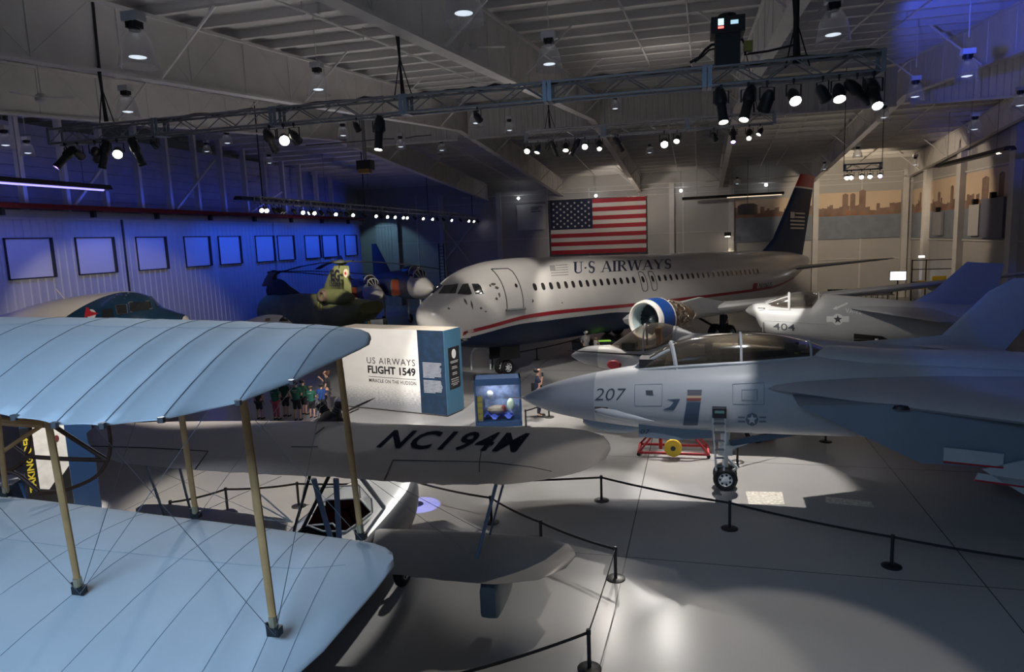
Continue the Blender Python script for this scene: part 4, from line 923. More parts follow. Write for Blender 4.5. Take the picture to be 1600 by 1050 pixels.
    for sg in (1, -1):
        m = MB(); foil_n(m, [(4.3, -.6 * sg, 2.6), (7.2, -3.4 * sg, 2.35)], [(7.4, -.6 * sg, 2.6), (8.4, -3.4 * sg, 2.35)], .06, (0, 0, 1)); m.build('wing', GD, t)
        m = MB(); foil_n(m, [(8.0, -.4 * sg, 2.0), (9.8, -1.9 * sg, 2.1)], [(9.8, -.4 * sg, 2.0), (10.5, -1.9 * sg, 2.1)], .06, (0, 0, 1)); m.build('tailplane', GD, t)
        m = MB(); m.tube([(5.4, -.8 * sg, 1.3), (5.4, -1.0 * sg, .4)], .07, 8); gg = m.build('main_gear', M_white, t); wheel(gg, (5.4, -1.15 * sg, .36), .36, .18)
    f = [onplane(M, p) for p in ((1410, 474), (1425, 471), (1460, 453), (1511, 409), (1569, 412), (1561, 444), (1548, 474))]
    m = MB(); foil_n(m, [(f[0][0], 0, 2.6), (f[1][0], 0, 2.8), (f[2][0], 0, f[2][1]), (f[3][0], 0, f[3][1])], [(f[6][0] - .1, 0, 2.6), (f[6][0], 0, f[6][1]), (f[5][0], 0, f[5][1]), (f[4][0], 0, f[4][1])], [.06, .06, .06, .05], (0, 1, 0)); m.build('tail_fin', GD, t)
    m = MB(); m.tube([(1.9, 0, 1.3), (1.9, 0, .3)], .06, 8); g = m.build('nose_gear', M_white, t); wheel(g, (1.9, -.12, .27), .27, .14)
corsair()
# ================================================================ FABRIC BIPLANE (nearest, left)
M_fab = mat('wing_fabric', (.66, .66, .65), .75, noise=.04, nscale=2.5, bump=.12, bscale=9)
M_seam = mat('rib_seam', (.42, .43, .45), .8)
def fabric_biplane():
    c = atz(300, 760, 3.9); t = thing('glider_biplane', 'early fabric-covered biplane with slim wooden struts, filling the left foreground', 'biplane')
    U = [((580, 529), (577, 538), .66, .665), ((577, 523), (562, 546), .66, .67), ((567, 519), (515, 568), .66, .68), ((545, 516), (455, 597), .65, .69), ((510, 513), (372, 629), .64, .70), ((445, 509), (252, 656), .59, .70), ((390, 506), (160, 665), .55, .70), ((330, 504), (85, 664), .52, .70), ((262, 502), (22, 652), .50, .70), ((190, 500), (-60, 640), .49, .69), ((110, 499), (-160, 628), .48, .68), ((0, 498), (-300, 612), .47, .67), ((-150, 497), (-480, 596), .46, .66)]
    Lw = [((613, 866), (616, 884), 2.27, 2.27), ((603, 857), (585, 925), 2.26, 2.28), ((585, 850), (505, 1018), 2.25, 2.29), ((550, 844), (425, 1090), 2.24, 2.30), ((512, 839), (352, 1150), 2.23, 2.31), ((480, 834), (250, 1165), 2.21, 2.31), ((425, 827), (120, 1165), 2.19, 2.31), ((370, 820), (0, 1155), 2.17, 2.31), ((305, 812), (-130, 1145), 2.15, 2.30), ((230, 803), (-260, 1135), 2.13, 2.30), ((140, 791), (-420, 1120), 2.11, 2.29), ((0, 775), (-600, 1105), 2.09, 2.28), ((-180, 755), (-850, 1090), 2.07, 2.27)]
    tops = []
    def wing(name, S):
        ribs = [(atz(*a, EYE.z - ha), atz(*b, EYE.z - hb)) for a, b, ha, hb in S]
        cam = lambda u: .05 * 4 * u * (1 - u) * (1.25 - .5 * u)
        us = [0, .01, .04, .1, .18, .28, .4, .55, .7, .85, .95, 1]
        R = []; secs = []
        for i in range(len(ribs) - 1):
            n = 6 if i > 2 else 2
            for k in range(n): secs.append((i, k / n))
        secs.append((len(ribs) - 2, 1.0))
        def at(i, f, u, side):
            a = ribs[i][0].lerp(ribs[i + 1][0], f); b = ribs[i][1].lerp(ribs[i + 1][1], f); sag = 4 * f * (1 - f) if i > 3 else 0
            b = b.lerp(a, .022 * sag); c = (b - a).length; p = a.lerp(b, u); th = .011 * (1 - u) ** .5 * (min(1, u / .03) ** .5 if u < .03 else 1) + .003
            return p + Vector((0, 0, cam(u) * c + side * th - .010 * sag * min(1, 3 * u)))
        for i, f in secs:
            R.append([at(i, f, u, 1) for u in us] + [at(i, f, u, -1) for u in us[::-1]])
        mb = MB(); mb.rings(R); w = mb.build(name, M_fab, t, ang=70)
        for i in range(3, len(ribs) - 1):
            m = MB(); m.tube([at(i, 0, u, 1) + Vector((0, 0, .001)) for u in us], .0020, 5); m.build('rib_seam', M_seam, w)
            m = MB(); p = at(i, 0, 1, 0); m.tube([p + Vector((0, 0, -.012)), p + Vector((0, 0, .012))], .016, 6); m.build('rib_end', M_steel, w)
        m = MB(); m.tube([at(i, f, .33, 1) for i, f in secs[5:]], .0016, 5); m.build('spar_seam', M_seam, w)
        return at
    aU = wing('upper_wing', U); aL = wing('lower_wing', Lw)
    def strut(a, ha, b, hb):
        p, q = atz(*a, EYE.z - ha), atz(*b, EYE.z - hb); m = MB(); d = (q - p).normalized()
        m.tube([p + d * .05, p + d * .12, p.lerp(q, .5), q - d * .1, q], [.016, .024, .027, .024, .018], 10, flat=.7); s = m.build('strut', M_wood, t)
        m = MB(); m.cbox(p + Vector((0, 0, .03)), (.075, .05, .05)); m.tube([p + Vector((-.04, 0, .03)), p + Vector((-.05, 0, .075))], .01, 6); m.build('strut_socket', M_black, s)
        m = MB(); m.tube([p + d * .05, p + d * .11], .026, 10); m.build('brass_collar', mat('collar_brass', (.45, .36, .22), .4, .5) if 'collar_brass' not in MATS else MATS['collar_brass'], s)
    strut((565, 843), 2.20, (524, 514), .64); strut((430, 993), 2.17, (373, 574), .66); strut((125, 928), 2.12, (57, 561), .60); strut((307, 809), 2.13, (262, 503), .50)
    strut((10, 776), 2.05, (-20, 499), .46); strut((-230, 860), 2.05, (-290, 545), .56)
    W_ = mat('bracing_wire', (.30, .31, .33), .3, .9)
    def wire(a, ha, b, hb):
        p, q = atz(*a, EYE.z - ha), atz(*b, EYE.z - hb); m = MB(); m.tube([p, q], .0022, 5); m.build('bracing_wire', W_, t)
    wire((430, 993), 2.14, (57, 561), .60); wire((125, 928), 2.10, (373, 574), .66); wire((565, 843), 2.18, (262, 503), .50); wire((307, 809), 2.12, (524, 514), .64); wire((125, 928), 2.10, (-230, 545), .55); wire((430, 993), 2.14, (524, 514), .64); wire((125, 928), 2.1, (262, 503), .5)
    # skids and elevator outriggers ahead of the wings
    def bent(name, pts, r, dep=6.6, m_=M_darkwood):
        P = [atd(x, y, dep) for x, y in pts]
        # smooth
        Q = []
        for i in range(len(P) - 1):
            for k in range(6):
                f = k / 6; p0 = P[max(0, i - 1)]; p1 = P[i]; p2 = P[i + 1]; p3 = P[min(len(P) - 1, i + 2)]
                Q.append(.5 * ((2 * p1) + (p2 - p0) * f + (2 * p0 - 5 * p1 + 4 * p2 - p3) * f * f + (3 * p1 - p0 - 3 * p2 + p3) * f ** 3))
        Q.append(P[-1]); mb = MB(); mb.tube(Q, r, 8); mb.build(name, m_, t)
    bent('outrigger', [(38, 713), (100, 717), (168, 719)], .022); bent('outrigger', [(82, 664), (125, 692), (168, 719)], .022); bent('skid_runner', [(164, 640), (172, 680), (172, 705), (165, 726), (145, 748), (100, 766), (60, 770)], .018)
    bent('skid_runner', [(22, 698), (40, 712), (36, 722), (15, 735), (-20, 745)], .018); bent('skid_runner', [(47, 665), (46, 695), (38, 713)], .016); bent('outrigger', [(-20, 722), (30, 688), (65, 665)], .02, 6.3, M_wood); bent('outrigger', [(-30, 742), (20, 738), (60, 768)], .02); bent('outrigger', [(-20, 655), (20, 660), (70, 662)], .04, 6.2, M_wood)
    # pylon that carries the machine off the floor
    b = atz(40, 900, 0); 
    p = atz(40, 860, 3.95); m = MB(); m.tube([(p.x, p.y, 0), (p.x, p.y, 3.9)], .06, 12); m.box((p.x - .5, p.y - .5, 0), (p.x + .5, p.y + .5, .04)); m.build('support_post', M_black, t)
fabric_biplane()

# ================================================================ FLYING BOAT NC194M
M_silver = mat('silver_dope', (.29, .28, .275), .42, .25, noise=.05, nscale=1.4)
M_bluegrey = mat('strut_blue_grey', (.14, .18, .26), .45)
def flying_boat():
    t = thing('flying_boat', 'silver flying-boat biplane with NC194M on its upper wing and a white hull', 'biplane')
    def wing(name, S, zl, zt, th):
        le = [atz(*a, zl) for a, b in S]; te = [atz(*b, zt) for a, b in S]; mb = MB()
        L2, T2 = [], []
        for i in range(len(S) - 1):
            n = max(1, int((le[i + 1] - le[i]).length / .22))
            for k in range(n):
                f = k / n; a = le[i].lerp(le[i + 1], f); b = te[i].lerp(te[i + 1], f); x = a.x; s = abs(sin(x * pi / .42)); b = b.lerp(a, .02 * (1 - s)); L2.append(a); T2.append(b)
        L2.append(le[-1]); T2.append(te[-1]); foil_n(mb, L2, T2, th, (0, 0, 1)); w = mb.build(name, M_silver, t, ang=60)
        def top(px, off=.006):
            z = (zl + zt) / 2 + .07
            for _ in range(6):
                p = atz(px[0], px[1], z); k = min(range(len(le) - 1), key=lambda i: 0 if (le[i].x + te[i].x) / 2 >= p.x >= (le[i + 1].x + te[i + 1].x) / 2 else min(abs((le[i].x + te[i].x) / 2 - p.x), abs((le[i + 1].x + te[i + 1].x) / 2 - p.x)))
                f = ((le[k].x + te[k].x) / 2 - p.x) / max(1e-4, ((le[k].x + te[k].x) - (le[k + 1].x + te[k + 1].x)) / 2); f = max(0, min(1, f)); a = le[k].lerp(le[k + 1], f); b = te[k].lerp(te[k + 1], f); u = max(0, min(1, (p.y - a.y) / (b.y - a.y))); c = (b - a).length
                z = a.z + (b.z - a.z) * u + 5 * th * c * (.2969 * sqrt(u) - .126 * u - .3516 * u * u + .2843 * u ** 3 - .1015 * u ** 4) + off
            return atz(px[0], px[1], z)
        return w, top
    U = [((953, 693), (954, 702)), ((943, 682), (946, 717)), ((918, 674), (915, 735)), ((880, 670), (870, 747)), ((820, 669), (800, 757)), ((700, 668), (690, 758)), ((600, 664), (600, 752)), ((530, 661), (520, 746)), ((400, 660), (400, 741)), ((280, 661), (270, 732)), ((190, 663), (190, 724)), ((150, 667), (155, 714)), ((135, 677), (138, 692))]
    w, top = wing('upper_wing', U, 2.62, 2.52, .085)
    V, Fc = text2d('NC194M', 1.0, bold=.022, width=1.0, cut=.05, space=1.12)
    q = [(588, 698), (806, 705), (828, 677), (616, 672)]
    def bl(u, v):
        a = (q[0][0] + (q[1][0] - q[0][0]) * u, q[0][1] + (q[1][1] - q[0][1]) * u); b = (q[3][0] + (q[2][0] - q[3][0]) * u, q[3][1] + (q[2][1] - q[3][1]) * u)
        return (a[0] + (b[0] - a[0]) * v, a[1] + (b[1] - a[1]) * v)
    mb = MB(); mb.add([top(bl(u, v)) for u, v in V], Fc); mb.build('wing_registration', mat('registration_dark', (.006, .008, .018), .9, spec=.1), w, smooth=False, fix=False)
    def line(name, pts, r=.012):
        P = []
        for a, b in zip(pts, pts[1:]):
            for i in range(10): P.append(top((a[0] + (b[0] - a[0]) * i / 10, a[1] + (b[1] - a[1]) * i / 10), .0))
        P.append(top(pts[-1], 0)); m = MB(); m.tube(P, r, 5); m.build(name, M_black, w)
    line('aileron_gap', [(601, 749), (614, 719), (765, 722), (830, 730), (862, 737)], .011); line('aileron_gap', [(305, 733), (325, 705), (240, 700), (142, 697)], .010)
    line('control_cable', [(752, 704), (749, 725), (749, 737)], .009); line('wing_hatch', [(493, 678), (506, 668)], .012); line('hatch_line', [(455, 698), (497, 698)], .006)
    Lr = [((898, 861), (899, 870)), ((887, 849), (884, 888)), ((855, 840), (840, 907)), ((780, 834), (770, 914)), ((700, 830), (690, 907)), ((640, 828), (630, 900)), ((588, 827), (575, 894))]
    wr, topr = wing('lower_wing', Lr, 1.2, 1.12, .085)
    Ll = [((212, 795), (214, 806)), ((222, 789), (226, 824)), ((265, 789), (262, 845)), ((330, 796), (320, 866)), ((400, 806), (385, 880)), ((450, 812), (440, 888))]
    wing('lower_wing', Ll, 1.2, 1.12, .085)
    M = frame((-6.08, 13.6, 0), 178)
    HW = mat('hull_white', (.74, .74, .73), .35, coat=.2); HB = mat('hull_navy', (.02, .03, .06), .35)
    L = Loft([(0, 1.28, 1.1, .05, 2.2), (.25, 1.34, .85, .42, 2.4), (.8, 1.38, .62, .72, 2.8), (1.6, 1.38, .46, .88, 3.2), (2.8, 1.36, .4, .92, 3.4), (4, 1.3, .4, .88, 3.2), (5.5, 1.2, .6, .62, 2.8), (7.5, 1.25, .9, .28, 2.4), (8.6, 1.35, 1.1, .12, 2.2)])
    mb = MB(); L.body(mb, 44, 40); mb.build('hull', HW, t)
    mb = MB(); mb.grid(lambda u, v: L.pt(.3 + 7 * u, 47 + 266 * v, .008), 40, 28); mb.build('hull_side_shade', mat('hull_shade_dark', (.05, .055, .07), .35), t)  # shadow on the hull sides, put in as a near-black colour
    for nm, ps, m_ in (('forward_cockpit', [(479, 822), (500, 783), (562, 781), (581, 802), (561, 818), (541, 832), (505, 832)], mat('cockpit_dark_red', (.006, .0012, .0015), .9, spec=0.0)), ('rear_cockpit', [(452, 845), (472, 824), (520, 820), (532, 832), (522, 850)], mat('rear_cockpit_black', (.004, .004, .004), .9, spec=0.0))):
        mb = MB(); decal(mb, L, M, [ps], 10, .012); o = mb.build(nm, m_, t)
        pp = []
        for a, b in zip(ps, ps[1:] + ps[:1]):
            for i in range(5):
                h = hit(L, M, (a[0] + (b[0] - a[0]) * i / 5, a[1] + (b[1] - a[1]) * i / 5), .02)
                if h: pp.append(h)
        if len(pp) > 4: m = MB(); m.tube(pp + pp[:1], .018, 6); m.build('coaming', HW, o)
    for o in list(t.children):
        if o.name.split('.')[0] in ('hull', 'hull_side_shade', 'forward_cockpit', 'rear_cockpit'): o.matrix_local = M
    I3 = lambda px, z: atz(*px, z)
    # windscreen
    m = MB(); a, b, c_, d_ = [I3(p, 1.4) for p in ((494, 783), (503, 779), (563, 778), (582, 801))]
    up = Vector((0, 0, .26))
    for p, q2 in ((a, c_), (c_, d_)):
        m.tube([p + up, q2 + up], .016, 6); m.tube([p, p + up], .014, 6); m.tube([q2, q2 + up], .014, 6)
    ws = m.build('windscreen_frame', HW, t); m = MB(); m.quad(a, c_, c_ + up, a + up); m.quad(c_, d_, d_ + up, c_ + up); m.build('windscreen', M_clear, ws, smooth=False)
    def bar(name, p0, z0, p1, z1, r, m_=M_bluegrey):
        m = MB(); m.tube([I3(p0, z0), I3(p1, z1)], r, 10, flat=.55); m.build(name, m_, t)
    bar('cabane_strut', (490, 748), 2.5, (517, 842), 1.35, .05); bar('cabane_strut', (525, 748), 2.5, (530, 846), 1.35, .05); bar('cabane_strut', (563, 744), 2.5, (600, 793), 1.35, .055)
    bar('cabane_strut', (484, 744), 2.5, (459, 830), 1.3, .035, M_black); bar('cabane_strut', (514, 744), 2.5, (470, 832), 1.3, .035, M_black)
    bar('interplane_strut', (775, 757), 2.5, (745, 872), 1.2, .028); bar('interplane_strut', (786, 757), 2.5, (765, 836), 1.22, .028); bar('interplane_strut', (229, 728), 2.5, (257, 806), 1.2, .04); bar('interplane_strut', (281, 732), 2.5, (301, 812), 1.2, .04)
    for p0, z0, p1, z1 in (((745, 872), 1.2, (575, 748), 2.5), ((765, 836), 1.22, (600, 748), 2.5), ((300, 806), 1.2, (440, 744), 2.5), ((229, 728), 2.5, (470, 830), 1.3)): bar('bracing_wire', p0, z0, p1, z1, .004, M_steel)
    for p0, z0, p1, z1 in (((404, 770), 1.9, (457, 816), 1.3), ((406, 789), 1.6, (455, 815), 1.3), ((408, 811), 1.3, (455, 815), 1.3)): bar('tail_brace', p0, z0, p1, z1, .014, M_white)
    # engine and propeller over the wing centre
    h = aty(517, 655, 12.75); R0 = Matrix.Translation(h) @ Matrix.Rotation(-pi / 2, 4, 'X')
    m = MB(); m.lathe([(.001, .34), (.06, .33), (.10, .25), (.16, .22), (.20, .1), (.20, -.1), (.14, -.3), (.001, -.9)], 18, R0); e = m.build('engine', M_black, t)
    for k in range(5):
        a = 2 * pi * k / 5 + .3; m = MB(); m.lathe([(.10, .16), (.115, .2), (.095, .23), (.115, .26), (.095, .29), (.115, .32), (.095, .35), (.11, .40), (.05, .45), (.001, .45)], 10, R0 @ Matrix.Rotation(a, 4, 'Z') @ Matrix.Rotation(pi / 2, 4, 'Y')); m.build('engine_cylinder', M_black, e)
    pr = MB(); ang = radians(24)
    for s in (1, -1):
        P = [R0 @ Vector((s * r * cos(ang), s * r * sin(ang) * -1, .36)) for r in (.06, .25, .5, .75, .95)]; pr.tube(P, [.04, .06, .075, .065, .02], 8, flat=.35, up=(0, 1, 0))
    pr.build('propeller', M_black, e)
    for s in (1, -1):
        pe = MB(); P = [R0 @ Vector((s * r * cos(ang) + .02, -s * r * sin(ang) + .06, .375)) for r in (.12, .3, .5)]; pe.tube(P, .016, 6); pe.build('blade_edge', M_chrome, e)
    # wing-tip floats
    for px, sgn in (((772, 936), 1), ((330, 850), -1)):
        p = atz(*px, .62); F = Loft([(0, 1.0, .5, .10, 7), (.1, 1.03, .44, .14, 7), (.6, 1.05, .42, .15, 7), (1.0, 1.03, .44, .14, 7), (1.1, 1.0, .5, .12, 7)]); m = MB(); F.body(m, 14, 14); o = m.build('tip_float', mat('float_slate', (.10, .14, .18), .45) if sgn > 0 else MATS['float_slate'], t); o.location = (p.x, p.y + .75, 0); o.rotation_euler = (0, 0, -pi / 2)
    # beaching wheels and tail
    for s in (-1, 1): wheel(t, (-6.08 + s * 1.15, 10.9, .3), .3, .16, (1, 0, 0)); m = MB(); m.tube([(-6.08 + s * 1.1, 10.9, .3), (-6.08 + s * .7, 10.9, .8)], .04, 8); m.build('wheel_leg', M_steel, t)
    m = MB(); foil_n(m, [(-6.0, 5.9, 1.3), (-6.0, 5.55, 2.2)], [(-6.0, 4.9, 1.3), (-6.0, 4.9, 2.2)], .08, (1, 0, 0)); m.build('tail_fin', M_silver, t)
flying_boat()

# ================================================================ TWIN-ENGINE PROPLINER (far left)
def propliner():
    P = atd(297, 503, 28.5); M = frame((P.x, P.y, 0), 255); I = M.inverted()
    t = thing('propliner', 'vintage white and blue propeller airliner, cockpit facing right, beyond the fabric biplane', 'airliner', M=M)
    WH = mat('propliner_white', (.66, .62, .56), .3, noise=.04, nscale=1); BL = mat('propliner_blue', (.010, .036, .075), .22, coat=.4)
    q = [onplane(M, p) for p in ((297, 503), (292, 495), (270, 487), (246, 478), (232, 465), (215, 458), (190, 455), (150, 459), (100, 466), (50, 478), (0, 493), (-80, 512))]
    hw = (.1, .35, .8, 1.0, 1.1, 1.2, 1.25, 1.25, 1.2, 1.05, .8, .3); bt = (2.9, 2.5, 2.0, 1.75, 1.65, 1.6, 1.55, 1.5, 1.4, 1.3, 1.2, 1.4)
    L = Loft([(x, z, b, w, 2.1) for (x, z), w, b in zip(q, hw, bt)])
    mb = MB(); L.body(mb, 50, 36); mb.build('fuselage', WH, t)
    # blue nose and lower sweep
    def lim(x): return max(0, min(100, (x - q[6][0] + .6) * 26))
    for s in (0, 1):
        mb = MB(); mb.grid(lambda u, v: L.pt(L.x0 + .02 + (9.0 - L.x0) * u, (lim(L.x0 + .02 + (9.0 - L.x0) * u) + (180 - lim(L.x0 + .02 + (9.0 - L.x0) * u)) * v) * (1 if s else -1), .01), 50, 16); mb.build('blue_paint', BL, t)
    for ps in ([(181, 478), (198, 476), (200, 490), (184, 492)], [(201, 473), (233, 471), (238, 483), (203, 488)], [(160, 484), (176, 482), (179, 500), (160, 503)]):
        mb = MB(); decal(mb, L, M, [ps], 6, .02); w = mb.build('cockpit_window', M_glass_dk, t); pp = [hit(L, M, p, .025) for p in ps]; pp = [p for p in pp if p]
        if len(pp) > 2 and ps[0][0] != 160: m = MB(); m.tube(pp + pp[:1], .03, 6); m.build('window_frame', M_chrome, w)
    pp = [hit(L, M, p, .02) for p in ((226, 459), (235, 464), (242, 472), (247, 480))]; pp = [p for p in pp if p]
    if len(pp) > 1: m = MB(); m.tube(pp, .05, 6); m.build('windscreen_post', M_chrome, t)
    # winged emblem
    mb = MB(); decal(mb, L, M, [oval(143, 491, 9.5, 9.5, 16)], 6, .014); em = mb.build('round_emblem', BL, t, smooth=False)
    mb = MB(); decal(mb, L, M, [oval(143, 491, 7.5, 7.5, 16)], 6, .018); mb.build('emblem_field', M_ltdecal, em, smooth=False)
    mb = MB(); decal(mb, L, M, [[(132, 496), (135, 480), (138, 481), (143, 487), (155, 490), (143, 494)]], 6, .022); mb.build('emblem_bird', M_red, em, smooth=False)
    a = hit(L, M, (101, 467), 0); m = MB(); m.tube([a, a + Vector((.3, 0, .42))], .02, 6); m.build('antenna_mast', WH, t)
    wz = 2.0
    for sg in (1, -1):
        m = MB(); foil_n(m, [(3.6, -.9 * sg, wz), (5.8, -11 * sg, wz + .9)], [(7.6, -.9 * sg, wz), (7.3, -11 * sg, wz + .9)], [.16, .1], (0, 0, 1)); m.build('wing', WH, t)
        N = Loft([(1.6, 2.75, 1.45, .55), (1.75, 2.95, 1.3, .72), (2.6, 2.95, 1.25, .75), (4.5, 2.7, 1.5, .6), (6.5, 2.2, 1.8, .1)], yc=-3.0 * sg); m = MB(); N.body(m, 20, 20); en = m.build('engine_nacelle', BL, t)
        for k in range(3):
            a = k * 2 * pi / 3 + .5; m = MB(); m.tube([(1.35, -3 * sg + r * cos(a), 2.12 + r * sin(a)) for r in (.05, .5, 1.1, 1.6)], [.05, .1, .09, .02], 8, flat=.4); m.build('propeller_blade', M_black, en)
        m = MB(); m.tube([(3.2, -3 * sg, 1.6), (3.0, -3 * sg, .55)], .09, 8); g = m.build('main_gear', M_black, t); wheel(g, (3.0, -3 * sg, .55), .55, .35)
propliner()
def light_cabin():
    P = atd(428, 506, 33); M = frame((P.x, P.y, 0), 255); t = thing('light_aircraft', 'small white high-wing light aircraft peeking over the fabric wing before the helicopter', 'aircraft', M=M)
    q = [onplane(M, p) for p in ((456, 504), (446, 497), (438, 492.5), (420, 491.5), (405, 494), (380, 502), (340, 508))]
    L = Loft([(x, z, 1.2, w, 2.4) for (x, z), w in zip(q, (.15, .4, .5, .52, .5, .4, .15))]); m = MB(); L.body(m, 24, 24); m.build('fuselage', M_white, t)
    for ps, m_ in (([(437, 499), (442, 494.5), (447, 497), (451, 502), (436, 502)], M_glass_dk), ([(415, 498), (422, 497), (422, 501), (414, 501.5)], mat('warm_pane', (.35, .22, .12), .4))): m = MB(); decal(m, L, M, [ps], 4, .02); m.build('cabin_window', m_, t, smooth=False)
    m = MB(); foil_n(m, [(q[2][0] + .3, 3, q[2][1] - .1), (q[2][0], 0, q[2][1] - .05), (q[2][0] + .3, -3, q[2][1] - .1)], [(q[2][0] + 1.5, 3, q[2][1] - .12), (q[2][0] + 1.4, 0, q[2][1] - .1), (q[2][0] + 1.5, -3, q[2][1] - .12)], .1, (0, 0, 1)); 
    for s in (-.8, .8): wheel(t, (1.0, s, .22), .22, .12); m2 = MB(); m2.tube([(1.0, s, .22), (1.0, s * .4, 1.25)], .04, 6); m2.build('gear_leg', M_white, t)
light_cabin()

# ================================================================ TWIN-ROTOR HELICOPTER
def helicopter():
    A = atd(440, 505, 46.5); B = atd(535, 505, 42); az = degrees(atan2(B.x - A.x, B.y - A.y)); M = frame((A.x, A.y, 0), az); ln = (Vector((B.x, B.y)) - Vector((A.x, A.y))).length
    t = thing('helicopter', 'olive green tandem-rotor helicopter lettered EG on its tall rear pylon', 'helicopter', M=M)
    G = mat('helicopter_olive', (.16, .17, .07), .6, noise=.25, nscale=.8); DK = mat('helicopter_dark', (.025, .028, .022), .7)
    L = Loft([(-2.0, 1.8, 1.3, .1), (-1.8, 2.4, .95, .7), (-1.0, 3.1, .75, 1.05), (.5, 3.2, .7, 1.1, 2.6), (ln - 3, 3.2, .7, 1.1, 2.8), (ln - .5, 3.15, .8, 1.1, 2.8), (ln + 1.6, 3.0, 1.3, 1.05, 2.8), (ln + 3.0, 2.9, 2.2, .9, 2.6)])
    m = MB(); L.body(m, 40, 32); m.build('fuselage', G, t)
    F = Loft([(-1.2, 3.2, 2.8, .2), (-.6, 4.0, 2.8, .55), (0, 4.15, 2.8, .6), (.9, 3.7, 2.8, .6), (2.4, 3.2, 2.8, .3)]); m = MB(); F.body(m, 20, 20); m.build('front_pylon', DK, t)
    p = [onplane(M, q) for q in ((507, 452), (513, 433), (523, 415), (545, 415), (548, 440), (550, 458))]
    m = MB(); foil_n(m, [(p[0][0] - .2, 0, 2.9), (p[0][0], 0, p[0][1]), (p[1][0], 0, p[1][1]), (p[2][0], 0, p[2][1])], [(p[5][0] + .1, 0, 2.9), (p[5][0], 0, p[5][1]), (p[4][0], 0, p[4][1]), (p[3][0], 0, p[3][1])], [.26, .26, .26, .22], (0, 1, 0)); py = m.build('rear_pylon', G, t)
    f0 = onplane(M, (518.5, 438), -.55); f1 = onplane(M, (533, 438), -.55)
    letters('tail_code', 'EG', lambda u, v: Vector((f0[0] + u, -.62, f0[1] + v)), M_black, py, h=.62, width=f1[0] - f0[0], bold=.05)
    f0 = onplane(M, (517, 447), -.55); f1 = onplane(M, (534, 447), -.55)
    letters('serial_number', '153369', lambda u, v: Vector((f0[0] + u, -.64, f0[1] + v)), M_black, py, h=.36, width=f1[0] - f0[0], bold=.035)
    f0 = onplane(M, (541, 427), -.55); m = MB(); m.prism(oval(f0[0], f0[1], .2, .25, 14), lambda x, z: (x, -.50, z), lambda x, z: (x, -.6, z)); e = m.build('squadron_badge', mat('badge_cream', (.6, .52, .42), .6), py, smooth=False); m = MB(); m.prism(oval(f0[0], f0[1], .09, .1, 10), lambda x, z: (x, -.6, z), lambda x, z: (x, -.61, z)); m.build('badge_centre', M_red, e, smooth=False)
    c = onplane(M, (511, 462), -1.0); m = MB(); m.lathe([(.32, -.4), (.36, .3), (.3, .42), (.22, .40), (.2, .1), (.001, .05)], 16, Matrix.Translation((c[0], -1.0, c[1])) @ Matrix.Rotation(pi / 2, 4, 'X')); m.build('engine_exhaust', mat('exhaust_pink_metal', (.30, .2, .17), .5, .4), t)
    E_ = Loft([(c[0] - 1.2, c[1] + .1, c[1] - .4, .1), (c[0] - .5, c[1] + .45, c[1] - .5, .4), (c[0] + 1.2, c[1] + .4, c[1] - .5, .4), (c[0] + 2.4, c[1] + .1, c[1] - .2, .1)], yc=-.85); m = MB(); E_.body(m, 12, 16); m.build('engine_pod', G, t)
    for pts in ([(500, 486), (497, 478), (499, 469), (504, 468)], [(502, 486), (503, 474), (506, 470)]):
        pp = [hit(L, M, q, .02) for q in pts]; pp = [q for q in pp if q]
        if len(pp) > 1: m = MB(); m.tube(pp, .035, 6); m.build('yellow_line', mat('walkway_yellow', (.42, .36, .08), .6) if 'walkway_yellow' not in MATS else MATS['walkway_yellow'], t)
    for sg in (1, -1):
        S = Loft([(ln - 3.8, 1.2, .9, .1), (ln - 3, 1.45, .7, .4), (ln - .6, 1.4, .7, .42), (ln + .3, 1.2, .9, .1)], yc=-1.4 * sg); m = MB(); S.body(m, 14, 16); m.build('sponson', mat('sponson_grey', (.28, .27, .2), .6) if sg > 0 else MATS['sponson_grey'], t)
        m = MB(); m.tube([(ln - 1.5, -1.4 * sg, .8), (ln - 1.5, -1.5 * sg, .35)], .07, 8); g = m.build('main_gear', DK, t); wheel(g, (ln - 1.5, -1.6 * sg, .35), .35, .2)
    m = MB(); m.tube([(0, 0, .8), (0, 0, .3)], .07, 8); g = m.build('nose_gear', DK, t); wheel(g, (0, 0, .3), .3, .18)
    zr = onplane(M, (530, 409))[1]
    BD = mat('rotor_blade', (.05, .05, .045), .6)
    for (hx, hz, angs, nm) in ((onplane(M, (532, 408))[0], zr, (178, 158, 20), 'rear'), (onplane(M, (428, 424))[0], onplane(M, (428, 425))[1], (15, 70, 325), 'front')):
        m = MB(); m.tube([(hx, 0, hz - .8), (hx, 0, hz + .12)], .16, 12); m.lathe([(.001, .1), (.4, .05), (.45, -.05), (.3, -.15), (.001, -.2)], 14, Matrix.Translation((hx, 0, hz)))
        for a in angs: m.bar((hx, 0, hz), (hx + .9 * cos(radians(a)), .9 * sin(radians(a)), hz + .02), .16, .12)
        h = m.build('rotor_head', DK, t)
        for a in angs:
            m = MB(); ca, sa = cos(radians(a)), sin(radians(a)); L_ = 6.6
            m.rings([[(hx + r * ca - w * sa, r * sa + w * ca, hz - .035 * r * r / 1.6 * .6 + th) for w, th in ((-.23, 0), (-.1, .035), (.23, 0), (-.1, -.03))] for r in (.8, 2.5, 4.5, L_)]); m.build('rotor_blade', BD, h)
helicopter()

